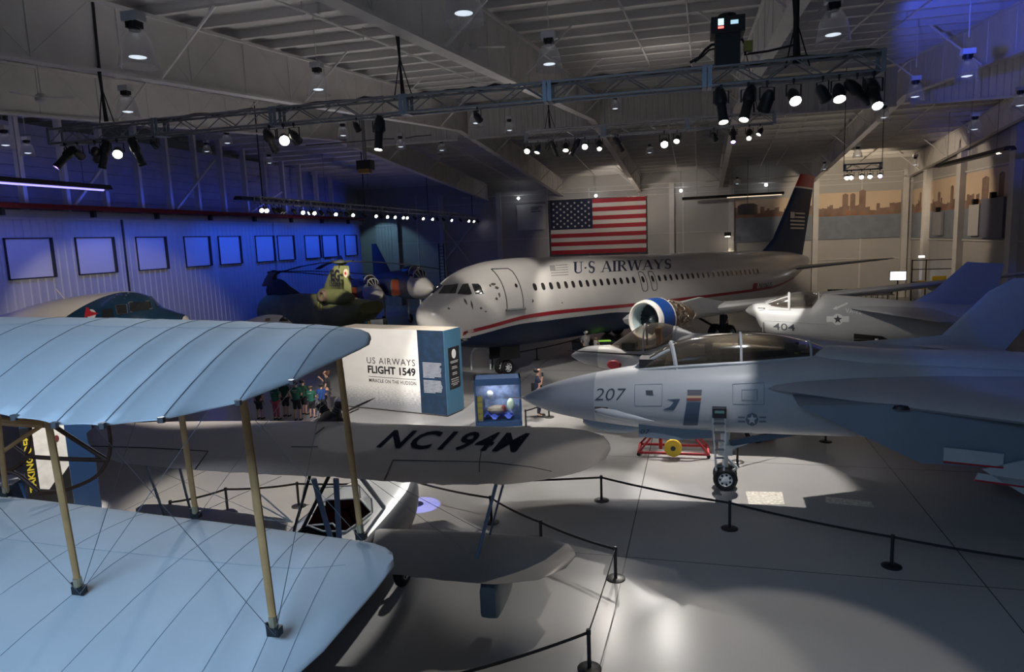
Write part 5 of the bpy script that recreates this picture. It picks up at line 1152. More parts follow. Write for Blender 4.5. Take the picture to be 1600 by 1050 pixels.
# ================================================================ TWO JETS PARKED BESIDE THE HELICOPTER
def parked_jet(tip, dep, s, label, wide, tilt=0):
    P = atd(*tip, dep); M = frame((P.x, P.y, 0), 318); t = thing('parked_jet', label, 'jet', M=M); z0 = P.z
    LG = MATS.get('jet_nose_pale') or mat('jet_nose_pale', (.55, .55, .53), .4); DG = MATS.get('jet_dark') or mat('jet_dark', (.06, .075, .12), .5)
    L = Loft([(0, z0 + .04, z0 - .06, .05), (.3 * s, z0 + .25 * s, z0 - .3 * s, .28 * s), (1.0 * s, z0 + .5 * s, z0 - .55 * s, .5 * s), (2.2 * s, z0 + .85 * s, z0 - .7 * s, .68 * s), (4 * s, z0 + 1.1 * s, z0 - .8 * s, .8 * s, 2.4), (8 * s, z0 + .9 * s, z0 - .7 * s, .8 * s, 2.4), (12 * s, z0 + .6 * s, z0 - .2 * s, .4 * s)])
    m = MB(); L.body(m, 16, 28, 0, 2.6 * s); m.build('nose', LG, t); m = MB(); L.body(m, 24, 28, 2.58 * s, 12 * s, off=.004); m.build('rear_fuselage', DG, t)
    K = Loft([(1.5 * s, z0 + .62 * s, z0 + .4 * s, .1 * s), (2.0 * s, z0 + 1.15 * s, z0 + .4 * s, .42 * s), (2.7 * s, z0 + 1.4 * s, z0 + .5 * s, .46 * s), (4.2 * s, z0 + 1.35 * s, z0 + .6 * s, .42 * s), (5.4 * s, z0 + 1.05 * s, z0 + .7 * s, .2 * s)])
    m = MB(); K.body(m, 20, 24); cn = m.build('canopy', M_glass_dk, t)
    for x in (2.05 * s, 2.75 * s): m = MB(); m.tube([K.pt(x, -100 + 200 * k / 16, .01) for k in range(17)], .05 * s, 6); m.build('canopy_frame', LG, cn)
    for a in (-60, -20, 20, 60): m = MB(); m.tube([K.pt(1.55 * s + .6 * s * i / 5, a * (1 - .1 * i / 5), .01) for i in range(6)], .035 * s, 6); m.build('windscreen_bar', LG, cn)
    for sg in (1, -1):
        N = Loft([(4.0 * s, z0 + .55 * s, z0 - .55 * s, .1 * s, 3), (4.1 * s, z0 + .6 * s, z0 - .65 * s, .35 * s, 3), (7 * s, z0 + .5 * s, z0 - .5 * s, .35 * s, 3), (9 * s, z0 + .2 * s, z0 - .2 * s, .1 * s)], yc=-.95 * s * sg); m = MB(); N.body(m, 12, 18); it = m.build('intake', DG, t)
        m = MB(); m.box((3.98 * s, -.95 * s * sg - .3 * s, z0 - .5 * s), (4.02 * s, -.95 * s * sg + .3 * s, z0 + .5 * s)); m.build('intake_plug', mat('plug_rust', (.32, .06, .03), .7) if 'plug_rust' not in MATS else MATS['plug_rust'], it, smooth=False)
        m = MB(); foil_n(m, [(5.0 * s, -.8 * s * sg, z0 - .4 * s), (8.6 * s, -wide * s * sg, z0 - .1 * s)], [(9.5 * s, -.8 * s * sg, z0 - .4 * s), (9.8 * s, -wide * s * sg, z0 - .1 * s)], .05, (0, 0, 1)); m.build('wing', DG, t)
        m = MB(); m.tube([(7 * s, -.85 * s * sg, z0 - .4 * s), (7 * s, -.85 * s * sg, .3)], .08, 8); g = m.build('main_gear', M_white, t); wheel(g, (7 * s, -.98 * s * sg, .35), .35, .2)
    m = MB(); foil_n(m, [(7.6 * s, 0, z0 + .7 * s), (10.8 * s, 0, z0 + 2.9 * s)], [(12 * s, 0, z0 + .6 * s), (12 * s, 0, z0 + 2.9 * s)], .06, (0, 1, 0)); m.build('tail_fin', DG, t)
    m = MB(); m.tube([(2.2 * s, 0, z0 - .6 * s), (2.2 * s, 0, .28)], .07, 8); g = m.build('nose_gear', M_white, t); wheel(g, (2.2 * s, 0, .27), .27, .15)
parked_jet((597, 462), 46, .92, 'pale-nosed jet parked between the green helicopter and the second pale-nosed jet', 1.35)
parked_jet((676, 452), 46, 1.1, 'pale-nosed jet parked directly behind the airliner nose', 1.4)
ORD = 'first second third fourth fifth sixth seventh eighth ninth tenth eleventh twelfth thirteenth fourteenth fifteenth sixteenth seventeenth eighteenth nineteenth twentieth twenty-first twenty-second twenty-third twenty-fourth twenty-fifth twenty-sixth twenty-seventh twenty-eighth twenty-ninth thirtieth thirty-first thirty-second'.split()
# ================================================================ EXHIBITS ON THE FLOOR
def emis(name, col, s): 
    m = bpy.data.materials.new(name); m.use_nodes = True; b = m.node_tree.nodes['Principled BSDF']; b.inputs['Base Color'].default_value = (*col, 1); b.inputs['Emission Color'].default_value = (*col, 1); b.inputs['Emission Strength'].default_value = s; MATS[name] = m; return m
def exhibit_wall():
    a = Vector((-12.75, 23.62, 0)); b = Vector((-8.03, 22.42, 0)); u = (b - a).normalized(); ln = (b - a).length; n = Vector((-u.y, u.x, 0)) # n points away from the viewer
    M = Matrix(((u.x, n.x, 0, a.x), (u.y, n.y, 0, a.y), (0, 0, 1, 0), (0, 0, 0, 1)))
    t = thing('exhibit_wall', 'freestanding white and navy exhibit wall about the flight, printed with its title', 'exhibit wall', M=M)
    H_ = 3.1; D = 1.1; f = ln - 1.12
    sky = mat('exhibit_print_white', (.70, .685, .66), .6, noise=.05, nscale=1.5); sea = mat('exhibit_print_sea', (.34, .35, .36), .6, noise=.45, nscale=7); nav = mat('exhibit_print_navy', (.004, .020, .050), .6, noise=.35, nscale=4); lb = mat('exhibit_side_blue', (.05, .15, .25), .55)
    m = MB(); m.box((0, .02, .04), (ln, D, H_)); m.build('core', mat('exhibit_top', (.60, .54, .46), .6), t, smooth=False)
    m = MB(); m.box((0, 0, .55), (f, .02, H_)); m.build('title_panel', sky, t, smooth=False)
    m = MB(); m.box((0, -.002, .06), (f, .02, .95)); 
    sm = mat('sea_fade', (.5, .5, .5), .6); nt = sm.node_tree; tc = nt.nodes.new('ShaderNodeTexCoord'); sp = nt.nodes.new('ShaderNodeSeparateXYZ'); nz = nt.nodes.new('ShaderNodeTexNoise'); nz.inputs['Scale'].default_value = 9; mp = nt.nodes.new('ShaderNodeMapping'); mp.inputs['Scale'].default_value = (1, 1, 4)
    ad = nt.nodes.new('ShaderNodeMath'); ad.operation = 'MULTIPLY_ADD'; ad.inputs[1].default_value = -1.0; r = nt.nodes.new('ShaderNodeValToRGB'); r.color_ramp.elements[0].position = .0; r.color_ramp.elements[0].color = (.70, .685, .66, 1); r.color_ramp.elements[1].position = .62; r.color_ramp.elements[1].color = (.24, .25, .27, 1)
    nt.links.new(tc.outputs['Object'], sp.inputs[0]); nt.links.new(tc.outputs['Object'], mp.inputs[0]); nt.links.new(mp.outputs[0], nz.inputs['Vector']); nt.links.new(sp.outputs['Z'], ad.inputs[0]); 
    a2 = nt.nodes.new('ShaderNodeMath'); a2.operation = 'ADD'; a2.inputs[1].default_value = .42; nt.links.new(nz.outputs['Fac'], a2.inputs[0]); nt.links.new(a2.outputs[0], ad.inputs[2]); nt.links.new(ad.outputs[0], r.inputs[0]); nt.links.new(r.outputs[0], nt.nodes['Principled BSDF'].inputs['Base Color'])
    m.build('sea_print', sm, t, smooth=False)
    m = MB(); m.box((f, -.002, .06), (ln + .003, .02, H_)); nv = m.build('navy_panel', nav, t, smooth=False)
    m = MB(); m.box((ln, 0, .06), (ln + .02, D, H_)); m.build('side_panel', lb, t, smooth=False)
    m = MB(); m.box((.02, .05, 0), (ln - .02, D - .03, .06)); m.build('plinth', M_black, t, smooth=False)
    T = mat('title_ink', (.015, .015, .018), .5); fl = lambda y: (lambda uu, v: Vector((0, y, 0)) + Vector((uu, 0, v)))
    def fr(x0, z0, y=-.006): return lambda uu, v: Vector((x0 + uu, y, z0 + v))
    xe = f - .16; wd = 2.22
    letters('title_line', 'US AIRWAYS', fr(xe - wd, 1.78), T, t, h=.24, width=wd, bold=.0, space=1.15)
    letters('title_line', 'FLIGHT 1549', fr(xe - wd + .02, 1.42), T, t, h=.27, width=wd - .02, bold=.034)
    letters('title_line', 'MIRACLE ON THE HUDSON', fr(xe - wd + .05, 1.07), T, t, h=.13, width=wd - .05, bold=.012, space=1.12)
    m = MB(); m.box((xe - wd + .03, -.006, 1.27), (xe, 0, 1.285)); m.build('title_rule', T, t, smooth=False)
    r_ = random.Random(2); m = MB(); z = 1.92
    for para in (12, 10):
        for k in range(para):
            w = .9 * (r_.uniform(.9, 1) if k < para - 1 else .6); m.box((f + .17, -.008, z), (f + .17 + w * .9, -.002, z + .018)); z -= .048
        z -= .07
    m.build('paragraph_text', mat('paragraph_ink', (.42, .45, .48), .6), nv, smooth=False)
    m = MB(); m.box((ln + .018, .22, .95), (ln + .03, .92, 2.45)); po = m.build('poster', M_black, t, smooth=False)
    m = MB(); m.prism(oval(.57, 2.2, .14, .17, 18), lambda y, z: (ln + .03, y, z), lambda y, z: (ln + .034, y, z)); m.build('poster_emblem', M_ltdecal, po, smooth=False)
    m = MB()
    for z, w in ((1.92, .5), (1.87, .44), (1.72, .3), (1.66, .36), (1.5, .28), (1.44, .3), (1.28, .5), (1.2, .46), (1.12, .5), (1.06, .3)): m.box((ln + .03, .57 - w / 2, z), (ln + .033, .57 + w / 2, z + .03))
    m.build('poster_text', mat('poster_grey', (.35, .36, .36), .6), po, smooth=False)
exhibit_wall()
def display_case():
    a = Vector((-6.6, 21.15, 0)); b = Vector((-5.1, 21.55, 0)); u = (b - a).normalized(); ln = (b - a).length; n = Vector((-u.y, u.x, 0)); M = Matrix(((u.x, n.x, 0, a.x), (u.y, n.y, 0, a.y), (0, 0, 1, 0), (0, 0, 0, 1))); D = .8; H_ = 1.64
    t = thing('display_case', 'navy glass-fronted display case with a lit interior, beside the exhibit wall', 'display case', M=M)
    m = MB()
    for q in (((0, 0, 0), (.05, D, H_)), ((ln - .06, 0, 0), (ln, D, H_)), ((0, D - .04, 0), (ln, D, H_)), ((0, 0, H_ - .22), (ln, D, H_)), ((0, 0, 0), (ln, D, .18))): m.box(*q)
    m.build('cabinet', mat('case_navy', (.012, .04, .11), .4), t, smooth=False)
    m = MB(); m.box((.05, D - .06, .18), (ln - .06, D - .04, H_ - .22)); m.build('backdrop_print', mat('case_backdrop', (.14, .19, .34), .6, noise=.5, nscale=4), t, smooth=False)
    m = MB(); m.quad((.05, .02, .18), (ln - .06, .02, .18), (ln - .06, .02, H_ - .22), (.05, .02, H_ - .22)); m.build('glass_front', M_clear, t, smooth=False)
    m = MB(); m.tube([(.35, .4, H_ - .27), (ln - .2, .4, H_ - .27)], .03, 8); m.build('light_tube', emis('case_tube', (1, .98, .95), 12), t)
    m = MB(); m.box((.06, .1, .2), (.26, .13, 1.05)); m.build('label_board', mat('label_board', (.12, .12, .06), .6), t, smooth=False)
    for k in range(4): m = MB(); m.box((.08, .09, .28 + .2 * k), (.24, .102, .42 + .2 * k)); m.build('label', mat('label_yellow', (.20, .17, .03), .6) if k == 0 else MATS['label_yellow'], t, smooth=False)
    P = lambda x, y, z: M @ Vector((x, y, z))
    r = random.Random(3)
    m = MB(); R = [[P(.3 + .95 * i / 10, .15 + .5 * j / 6, .3 + .10 * sin(i * 1.3) * cos(j) + .02 * r.random()) for j in range(7)] for i in range(11)]; m.grid(lambda uu, v: R[round(uu * 10)][round(v * 6)], 10, 6); tag(m.build('blue_cloth', mat('cloth_blue', (.05, .10, .5), .7)), 'crumpled blue cloth lying inside the lit navy display case', 'cloth')
    for nm, lab, c_, s, col in (('cockpit_model', 'pale rounded model lying on the blue cloth in the display case', (.74, .45, .50), (.36, .2, .15), (.17, .14, .11)), ('model_figure', 'dark red figure beside the pale model in the display case', (.95, .35, .55), (.08, .07, .13), (.16, .03, .04)), ('model_figure', 'greenish white jar standing at the right end inside the display case', (1.2, .4, .68), (.13, .12, .2), (.5, .62, .5)), ('model_figure', 'small grey cylinder hung high on the left inside the display case', (.5, .55, 1.02), (.12, .1, .12), (.4, .45, .5))):
        m = MB(); m.lathe([(.001, -1), (.5, -.95), (.85, -.6), (1, -.1), (.9, .4), (.55, .8), (.2, .95), (.001, 1)], 16, M @ Matrix.Translation(c_) @ Matrix.Diagonal((*s, 1))); tag(m.build(nm, mat(nm + str(c_[0]), col, .5)), lab, 'model')
    lamp('AREA', 'case_light', P(.75, .4, H_ - .3), P(.75, .42, 0), 9, (1, .97, .95), size=.9, size_y=.1)
display_case()
def table_kiosk():
    c = atz(930, 556); t = thing('info_table', 'dark table with a glowing green screen near the airliner nose', 'table', (c.x, c.y, 0), radians(13.9))
    m = MB(); m.box((-1.15, -.4, 0), (.75, .4, .72)); m.box((-1.2, -.45, .72), (1.0, .45, .78)); m.build('cabinet', mat('kiosk_black', (.012, .02, .03), .5), t, smooth=False)
    m = MB(); m.prism([(.0, -.3), (.8, -.3), (.8, .1), (.0, .1)], lambda x, y: (x, y, .78), lambda x, y: (x, y, .80)); m.build('green_screen', emis('screen_green', (.40, .85, .10), .6), t, smooth=False)
table_kiosk()
def arch():
    c = atz(752, 576); t = thing('display_arch', 'pale translucent arched stand on the floor under the airliner nose', 'stand', (c.x, c.y, 0), radians(14))
    m = MB(); A = [(cos(a) * .46, sin(a) * .46) for a in [pi * k / 16 for k in range(17)]]
    pts = [(-.46, 0)] + [(x, .62 + z) for x, z in A[::-1]] + [(.46, 0)]
    gm = glassmat('arch_film', (.70, .78, .78), .3, .3); m.rings([[(x, y, z) for x, z in pts] for y in (-.25, .25)], cap=False, closed=False); m.build('curved_sheet', gm, t)
    for y in (-.25, .25): m = MB(); m.tube([(x, y, z) for x, z in pts], .03, 8); m.build('arch_rim', mat('arch_rim', (.75, .85, .85), .4) if y < 0 else MATS['arch_rim'], t)
    m = MB(); m.box((.42, -.2, 1.0), (.85, .2, 1.22)); m.tube([(.62, 0, 1.22), (.62, 0, 0)], .03, 6); m.build('sensor_box', mat('pale_green_box', (.30, .42, .36), .5), t, smooth=False)
arch()
def off_display():
    c = atz(100, 806); t = thing('photo_display', 'navy display tower with a portrait photograph and yellow lettering TAKING OFF up its side', 'display', (c.x, c.y, 0), radians(43))
    NV = mat('display_navy', (.012, .045, .13), .5)
    m = MB(); m.box((-.62, -.1, 0), (.78, .35, 2.35)); m.build('tower', NV, t, smooth=False)
    m = MB(); m.box((-.62, -.12, .2), (-.38, -.1, 2.3)); st = m.build('black_strip', M_black, t, smooth=False)
    letters('strip_title', 'TAKING OFF', lambda u, v: Vector((-.44 - v, -.125, .75 + u)), mat('title_yellow', (.75, .6, .05), .5), st, h=.13, width=1.35, bold=.03)
    m = MB(); m.box((-.38, -.12, .3), (.25, -.1, 2.3)); ph = m.build('photograph', mat('photo_pale', (.80, .79, .75), .6, noise=.12, nscale=5), t, smooth=False)
    m = MB(); m.prism([(-.38, .3), (.25, .3), (.25, 1.25), (.1, 1.05), (-.05, .95), (-.2, .75), (-.38, .8)], lambda x, z: (x, -.12, z), lambda x, z: (x, -.126, z)); m.build('photo_dark_area', M_black, ph, smooth=False)
    m = MB(); m.prism(oval(.08, 1.95, .05, .08, 10), lambda x, z: (x, -.12, z), lambda x, z: (x, -.126, z)); m.build('photo_badge', mat('badge_maroon', (.12, .02, .03), .6), ph, smooth=False)
    c = atz(20, 800); t2 = thing('display_counter', 'low navy counter with a pale top left of the photo display', 'counter', (c.x - .25, c.y - .2, 0), radians(25))
    m = MB(); m.box((-1.3, -.3, 0), (.55, .3, .82)); m.build('counter_body', NV, t2, smooth=False); m = MB(); m.box((-1.35, -.36, .82), (.6, .36, .87)); m.build('counter_top', mat('counter_top', (.5, .55, .62), .4), t2, smooth=False)
    m = MB(); m.box((-.2, -.31, .2), (.35, -.3, .6)); m.build('counter_label', M_ltdecal, t2, smooth=False)
off_display()
def info_stand():
    c = atd(588, 509, 38); t = thing('info_stand', 'lit information stand with a photo panel and yellow edge, under the pale-nosed jet', 'sign', (c.x, c.y, 0), radians(20)); z = c.z
    m = MB(); m.box((-.62, -.05, 0), (.62, .1, 2.1)); m.build('board', M_black, t, smooth=False)
    m = MB(); m.box((-.3, -.06, .5), (.38, -.05, 2.05)); ph = m.build('photo_panel', mat('stand_photo', (.62, .66, .68), .6, noise=.15, nscale=3), t, smooth=False)
    m = MB(); m.prism([(-.3, 1.45), (-.1, 1.3), (.15, 1.35), (.38, 1.25), (.38, 1.05), (.1, 1.15), (-.15, 1.1), (-.3, 1.25)], lambda x, zz: (x, -.06, zz), lambda x, zz: (x, -.064, zz)); m.build('photo_band', mat('photo_teal', (.02, .10, .12), .6), ph, smooth=False)
    m = MB(); m.box((-.45, -.06, .4), (-.32, -.05, 2.0)); m.build('yellow_edge', M_yellow, t, smooth=False); m = MB(); m.box((-.6, -.06, .4), (-.47, -.05, 2.0)); m.build('blue_edge', mat('stand_blue', (.02, .18, .35), .5), t, smooth=False)
info_stand()

# ================================================================ ON AND NEAR THE BACK WALL
def flag():
    t = thing('flag', 'large stars and stripes flag hanging on the back wall above the airliner', 'flag'); x0, x1, z0, z1, Y = -11.6, -2.85, 4.55, 9.49, 63.55
    wv = lambda x, z: Y + .05 * sin(x * 1.7 + z * .6)
    FR = mat('flag_red', (.33, .012, .025), .7); FW = mat('flag_white', (.60, .58, .54), .7); FB = mat('flag_blue', (.008, .014, .05), .7)
    m = MB(); m.grid(lambda u, v: Vector((x0 + (x1 - x0) * u, wv(x0 + (x1 - x0) * u, z0 + (z1 - z0) * v), z0 + (z1 - z0) * v)), 30, 4); m.build('white_ground', FW, t)
    h = (z1 - z0) / 13; xc = x0 + (x1 - x0) * .45
    for k in range(0, 13, 2):
        zt = z1 - k * h; xa = xc if k < 7 else x0; m = MB(); m.grid(lambda u, v: Vector((xa + (x1 - xa) * u, wv(xa + (x1 - xa) * u, zt - h * v) - .015, zt - h * v)), 24, 1); m.build('red_stripe', FR, t)
    m = MB(); m.grid(lambda u, v: Vector((x0 + (xc - x0) * u, wv(x0 + (xc - x0) * u, z1 - 7 * h * v) - .02, z1 - 7 * h * v)), 16, 4); ca = m.build('blue_canton', FB, t)
    m = MB()
    for r_ in range(9):
        n = 6 if r_ % 2 == 0 else 5
        for k in range(n):
            x = x0 + (xc - x0) * ((2 * k + 1 + (r_ % 2)) / 12); z = z1 - 7 * h * (r_ + 1) / 10
            for P in starpolys(x, z, .13): m.add([(a, wv(a, b) - .035, b) for a, b in P], [tuple(range(4))])
    m.build('star_pattern', FW, ca, smooth=False)
    m = MB(); m.tube([(x0 - .2, Y - .02, z1 + .05), (x1 + .2, Y - .02, z1 + .05)], .04, 6); m.build('flag_rod', M_steel, t)
    m = MB(); [m.tube([(x, Y - .02, z1 + .05), (x, 64, z1 + .05)], .03, 6) for x in (x0, x1)]; m.build('rod_bracket', M_steel, t)
flag()
t = thing('cloth_banner', 'small white cloth banner hanging left of the large flag', 'banner')
m = MB(); m.grid(lambda u, v: Vector((-14.75 + 2.7 * u, 63.5 + .03 * sin(9 * u), 6.95 + 2.4 * v)), 10, 3); m.build('cloth', mat('banner_white', (.58, .57, .56), .7), t)
m = MB(); m.tube([(-14.85, 63.5, 9.37), (-12.02, 63.5, 9.37)], .04, 6); m.build('banner_rod', M_steel, t)
for x in (-14.7, -12.15): m = MB(); m.tube([(x, 63.5, 9.37), (x, 64, 9.37)], .03, 6); m.build('rod_bracket', M_steel, t)
m = MB()
for z, w in ((9.0, 1.1), (8.82, .7), (8.6, .95)): m.box((-13.4, 63.42, z), (-13.4 + w, 63.44, z + .06))
m.build('banner_text', M_decal, t, smooth=False)
def heater(a, b, label, lit=None, col=(1, .8, .6), st=2, r=.16):
    a, b = Vector(a), Vector(b); t = thing('tube_heater', label, 'heater'); m = MB(); d = (b - a); u = d.normalized(); s = u.cross(Vector((0, 0, 1))).normalized()
    prof = [(-.3, -.08), (-.18, .12), (.18, .12), (.3, -.08)]; m.rings([[p + s * x + Vector((0, 0, z)) for x, z in prof] for p in (a, b)]); m.build('reflector', M_black, t, smooth=False)
    m = MB(); m.tube([a - Vector((0, 0, .08)), b - Vector((0, 0, .08))], .05, 8); tb = m.build('burner_tube', M_steel, t)
    if lit: m = MB(); m.tube([a.lerp(b, lit[0]) - Vector((0, 0, .09)), a.lerp(b, lit[1]) - Vector((0, 0, .09))], .06, 8); m.build('glowing_tube', emis('tube_glow' + label[:8], col, st), tb)
    for f in (.15, .5, .85):
        p = a.lerp(b, f); m = MB(); m.tube([p + Vector((0, 0, .1)), Vector((p.x, p.y, zroof(p.y) - .02))], .015, 5); m.build('hanger', M_steel, t)
heater((.3, 61.5, 9.0), (8.5, 61.5, 9.05), 'long black tube heater hung before the back wall, left of the tail fin', (.45, .98), (1, .78, .55), 1.0)
heater((15.5, 38.5, 9.55), (16.2, 50, 9.7), 'long dark tube heater hung along the side wall in the upper right corner', (.1, .14), (1, .8, .6), 2)
heater((-25.2, 18, 9.2), (-25.2, 26.5, 9.2), 'black tube heater with a violet glow high on the left above the hangar doors', (.2, .97), (.30, .26, 1.0), 2.2)
heater((-25.2, 36, 9.2), (-25.2, 57, 9.2), 'black tube heater hung above the far row of spotlights')
t = thing('unit_heater', 'grey drum-shaped unit heater hanging below the long tube heater', 'heater'); c = aty(1168, 327, 60.0); m = MB(); m.lathe([(.001, -.45), (.7, -.42), (.78, -.3), (.78, .3), (.5, .45), (.001, .45)], 20, Matrix.Translation(c)); m.build('drum', mat('heater_grey', (.14, .13, .12), .6), t); m = MB(); m.tube([c + Vector((0, 0, .4)), (c.x, c.y, zroof(c.y) - .05)], .03, 6); m.build('hanger', M_steel, t)
for k, px in enumerate(((810, 310), (931, 306), (1064, 298), (1197, 289))):
    c = aty(*px, 62.8); t = thing('bare_bulb', ('white bulb above the small white banner', 'white bulb just above the stars and stripes flag', 'white bulb above the bare wall right of the flag', 'white bulb beside the top of the tail fin')[k], 'light'); m = MB(); m.lathe([(.001, -.13), (.1, -.08), (.13, 0), (.1, .08), (.04, .13), (.001, .14)], 12, Matrix.Translation(c)); m.build('globe', emis('bulb_white', (.9, .95, 1), 14) if k == 0 else MATS['bulb_white'], t); m = MB(); m.tube([c + Vector((0, 0, .12)), (c.x, c.y, zroof(c.y) - .05)], .02, 5); m.build('stem', M_steel, t)
c = aty(1137, 366, 63.0); t = thing('wall_uplight', 'bright warm wall light on the column left of the tail fin', 'light'); m = MB(); m.cbox(c, (.55, .3, .35)); m.build('housing', M_black, t, smooth=False); m = MB(); m.cbox(c - Vector((0, .02, .2)), (.4, .22, .06)); m.build('lens', emis('uplight_glow', (1, .86, .66), 14), t, smooth=False)
m = MB(); m.tube([c + Vector((0, .1, 0)), (c.x, 63.7, c.z)], .05, 6); m.build('bracket', M_black, t)
lamp('SPOT', 'wall_uplight_beam', c - Vector((0, .1, .3)), (c.x, 63.6, 0), 160, (1, .84, .62), angle=70, size=.1)
# television, engine exhibit, chairs along the back
c = aty(1403, 431, 61); t = thing('television', 'switched-on television on a stand near the back wall corner', 'television', (c.x, c.y, 0)); z = c.z
m = MB(); m.box((-.62, -.04, z - .38), (.62, .04, z + .38)); m.tube([(0, 0, 0), (0, 0, z)], .05, 8); m.box((-.4, -.3, 0), (.4, .3, .04)); m.build('set', M_black, t, smooth=False); m = MB(); m.box((-.57, -.05, z - .33), (.57, -.04, z + .33)); m.build('screen', emis('tv_screen', (.75, .85, 1.0), 3.5), t, smooth=False)
for k in range(12):
    c = aty(1298 + 8.6 * k, 450.5 - .15 * k, 61.5); 
    if k == 0:
        t = thing('dark_chair', '', 'chair', (c.x, c.y, 0)); s = MB(); s.box((-.2, -.2, .42), (.2, .2, .47)); s.build('seat', M_black, t, smooth=False); s = MB(); s.box((-.2, .17, .5), (.2, .21, .95)); s.build('backrest', M_black, t, smooth=False)
        for x in (-.17, .17):
            for y in (-.17, .17): s = MB(); s.bar((x, y, 0), (x, y, .43), .03); s.build('leg', M_black, t, smooth=False)
        ch = t
    else: t = dup(ch, loc=(c.x, c.y, 0), rz=.12 * (k % 3 - 1))
    tag(t, '%s dark chair from the left in the row along the back wall' % ORD[k], 'chair', 'dark chairs along the back wall')
def engine_exhibit():
    c = aty(1462, 452, 55); t = thing('engine_exhibit', 'dark aero engine on a railed platform with yellow panels, in front of the far corner', 'exhibit', (c.x, c.y, 0)); z = 2.0
    m = MB(); m.box((-1.9, -1, 0), (3.6, 1, .5)); m.build('platform', M_black, t, smooth=False)
    m = MB(); m.lathe([(.001, -.1), (.5, -.1), (.85, 0), (.95, .3), (.85, 1.5), (.5, 1.9), (.001, 1.9)], 22, Matrix.Translation((.9, -.7, 1.9)) @ Matrix.Rotation(pi / 2, 4, 'Y') @ Matrix.Rotation(.6, 4, 'X')); m.build('engine_drum', mat('engine_dark', (.05, .048, .05), .4, .5), t)
    for x, y0, z0, w, h in ((-1.5, -1.05, 1.5, .5, .6), (-.6, -1.05, 1.3, .9, 1.1), (2.9, -1.05, 1.9, .35, 1.2)): m = MB(); m.box((x, y0, z0), (x + w, y0 + .06, z0 + h)); m.build('yellow_panel', M_yellow, t, smooth=False)
    for x in (-1.9, -1.0, 1.2, 2.2, 3.5): m = MB(); m.bar((x, -1, .5), (x, -1, 3.6), .07); m.build('rail_post', M_black, t, smooth=False)
    for zz in (2.0, 2.9, 3.55): m = MB(); m.bar((-1.9, -1, zz), (3.5, -1, zz), .06); m.build('rail', M_black, t, smooth=False)
    for k, px in enumerate(((1440, 401), (1507, 410))): 
        q = aty(*px, 53.8); m = MB(); m.cbox(q - Vector((c.x, c.y, 0)), (.35, .12, .14)); m.build('strip_lamp', emis('strip_glow', (1, .9, .75), 6) if k == 0 else MATS['strip_glow'], t, smooth=False)
engine_exhibit()
for k, (Y0, Y1, z0, z1, col, lab) in enumerate(((50.0, 51.6, 5.2, 7.2, (.5, .5, .5), 'blank white board fixed to the side wall between two columns'), (46.6, 49.8, 5.1, 7.5, (.14, .15, .22), 'large slate-violet board on the side wall nearest the frame edge'), (56.5, 58.2, 5.2, 6.9, (.35, .36, .38), 'grey board on the side wall next to the corner mural'))):
    t = thing('wall_board', lab, 'board'); m = MB(); m.box((18.6, Y0, z0), (18.78, Y1, z1)); m.build('panel', mat('board_%d' % k, col, .6), t, smooth=False); m = MB(); m.box((18.5, (Y0 + Y1) / 2 - .12, z1), (18.78, (Y0 + Y1) / 2 + .12, z1 + .35)); m.build('picture_lamp', M_black, t, smooth=False)
t = thing('access_ladder', 'dark steel caged ladder standing at the wall behind the airliner nose', 'ladder'); c = aty(692, 440, 62.5)
for dx in (-.25, .25): m = MB(); m.tube([(c.x + dx, c.y, 0), (c.x + dx, c.y, 6.0)], .05, 6); m.build('rail', M_black, t)
for k in range(18): m = MB(); m.tube([(c.x - .25, c.y, .3 + .32 * k), (c.x + .25, c.y, .3 + .32 * k)], .025, 5); m.build('rung', M_black, t)
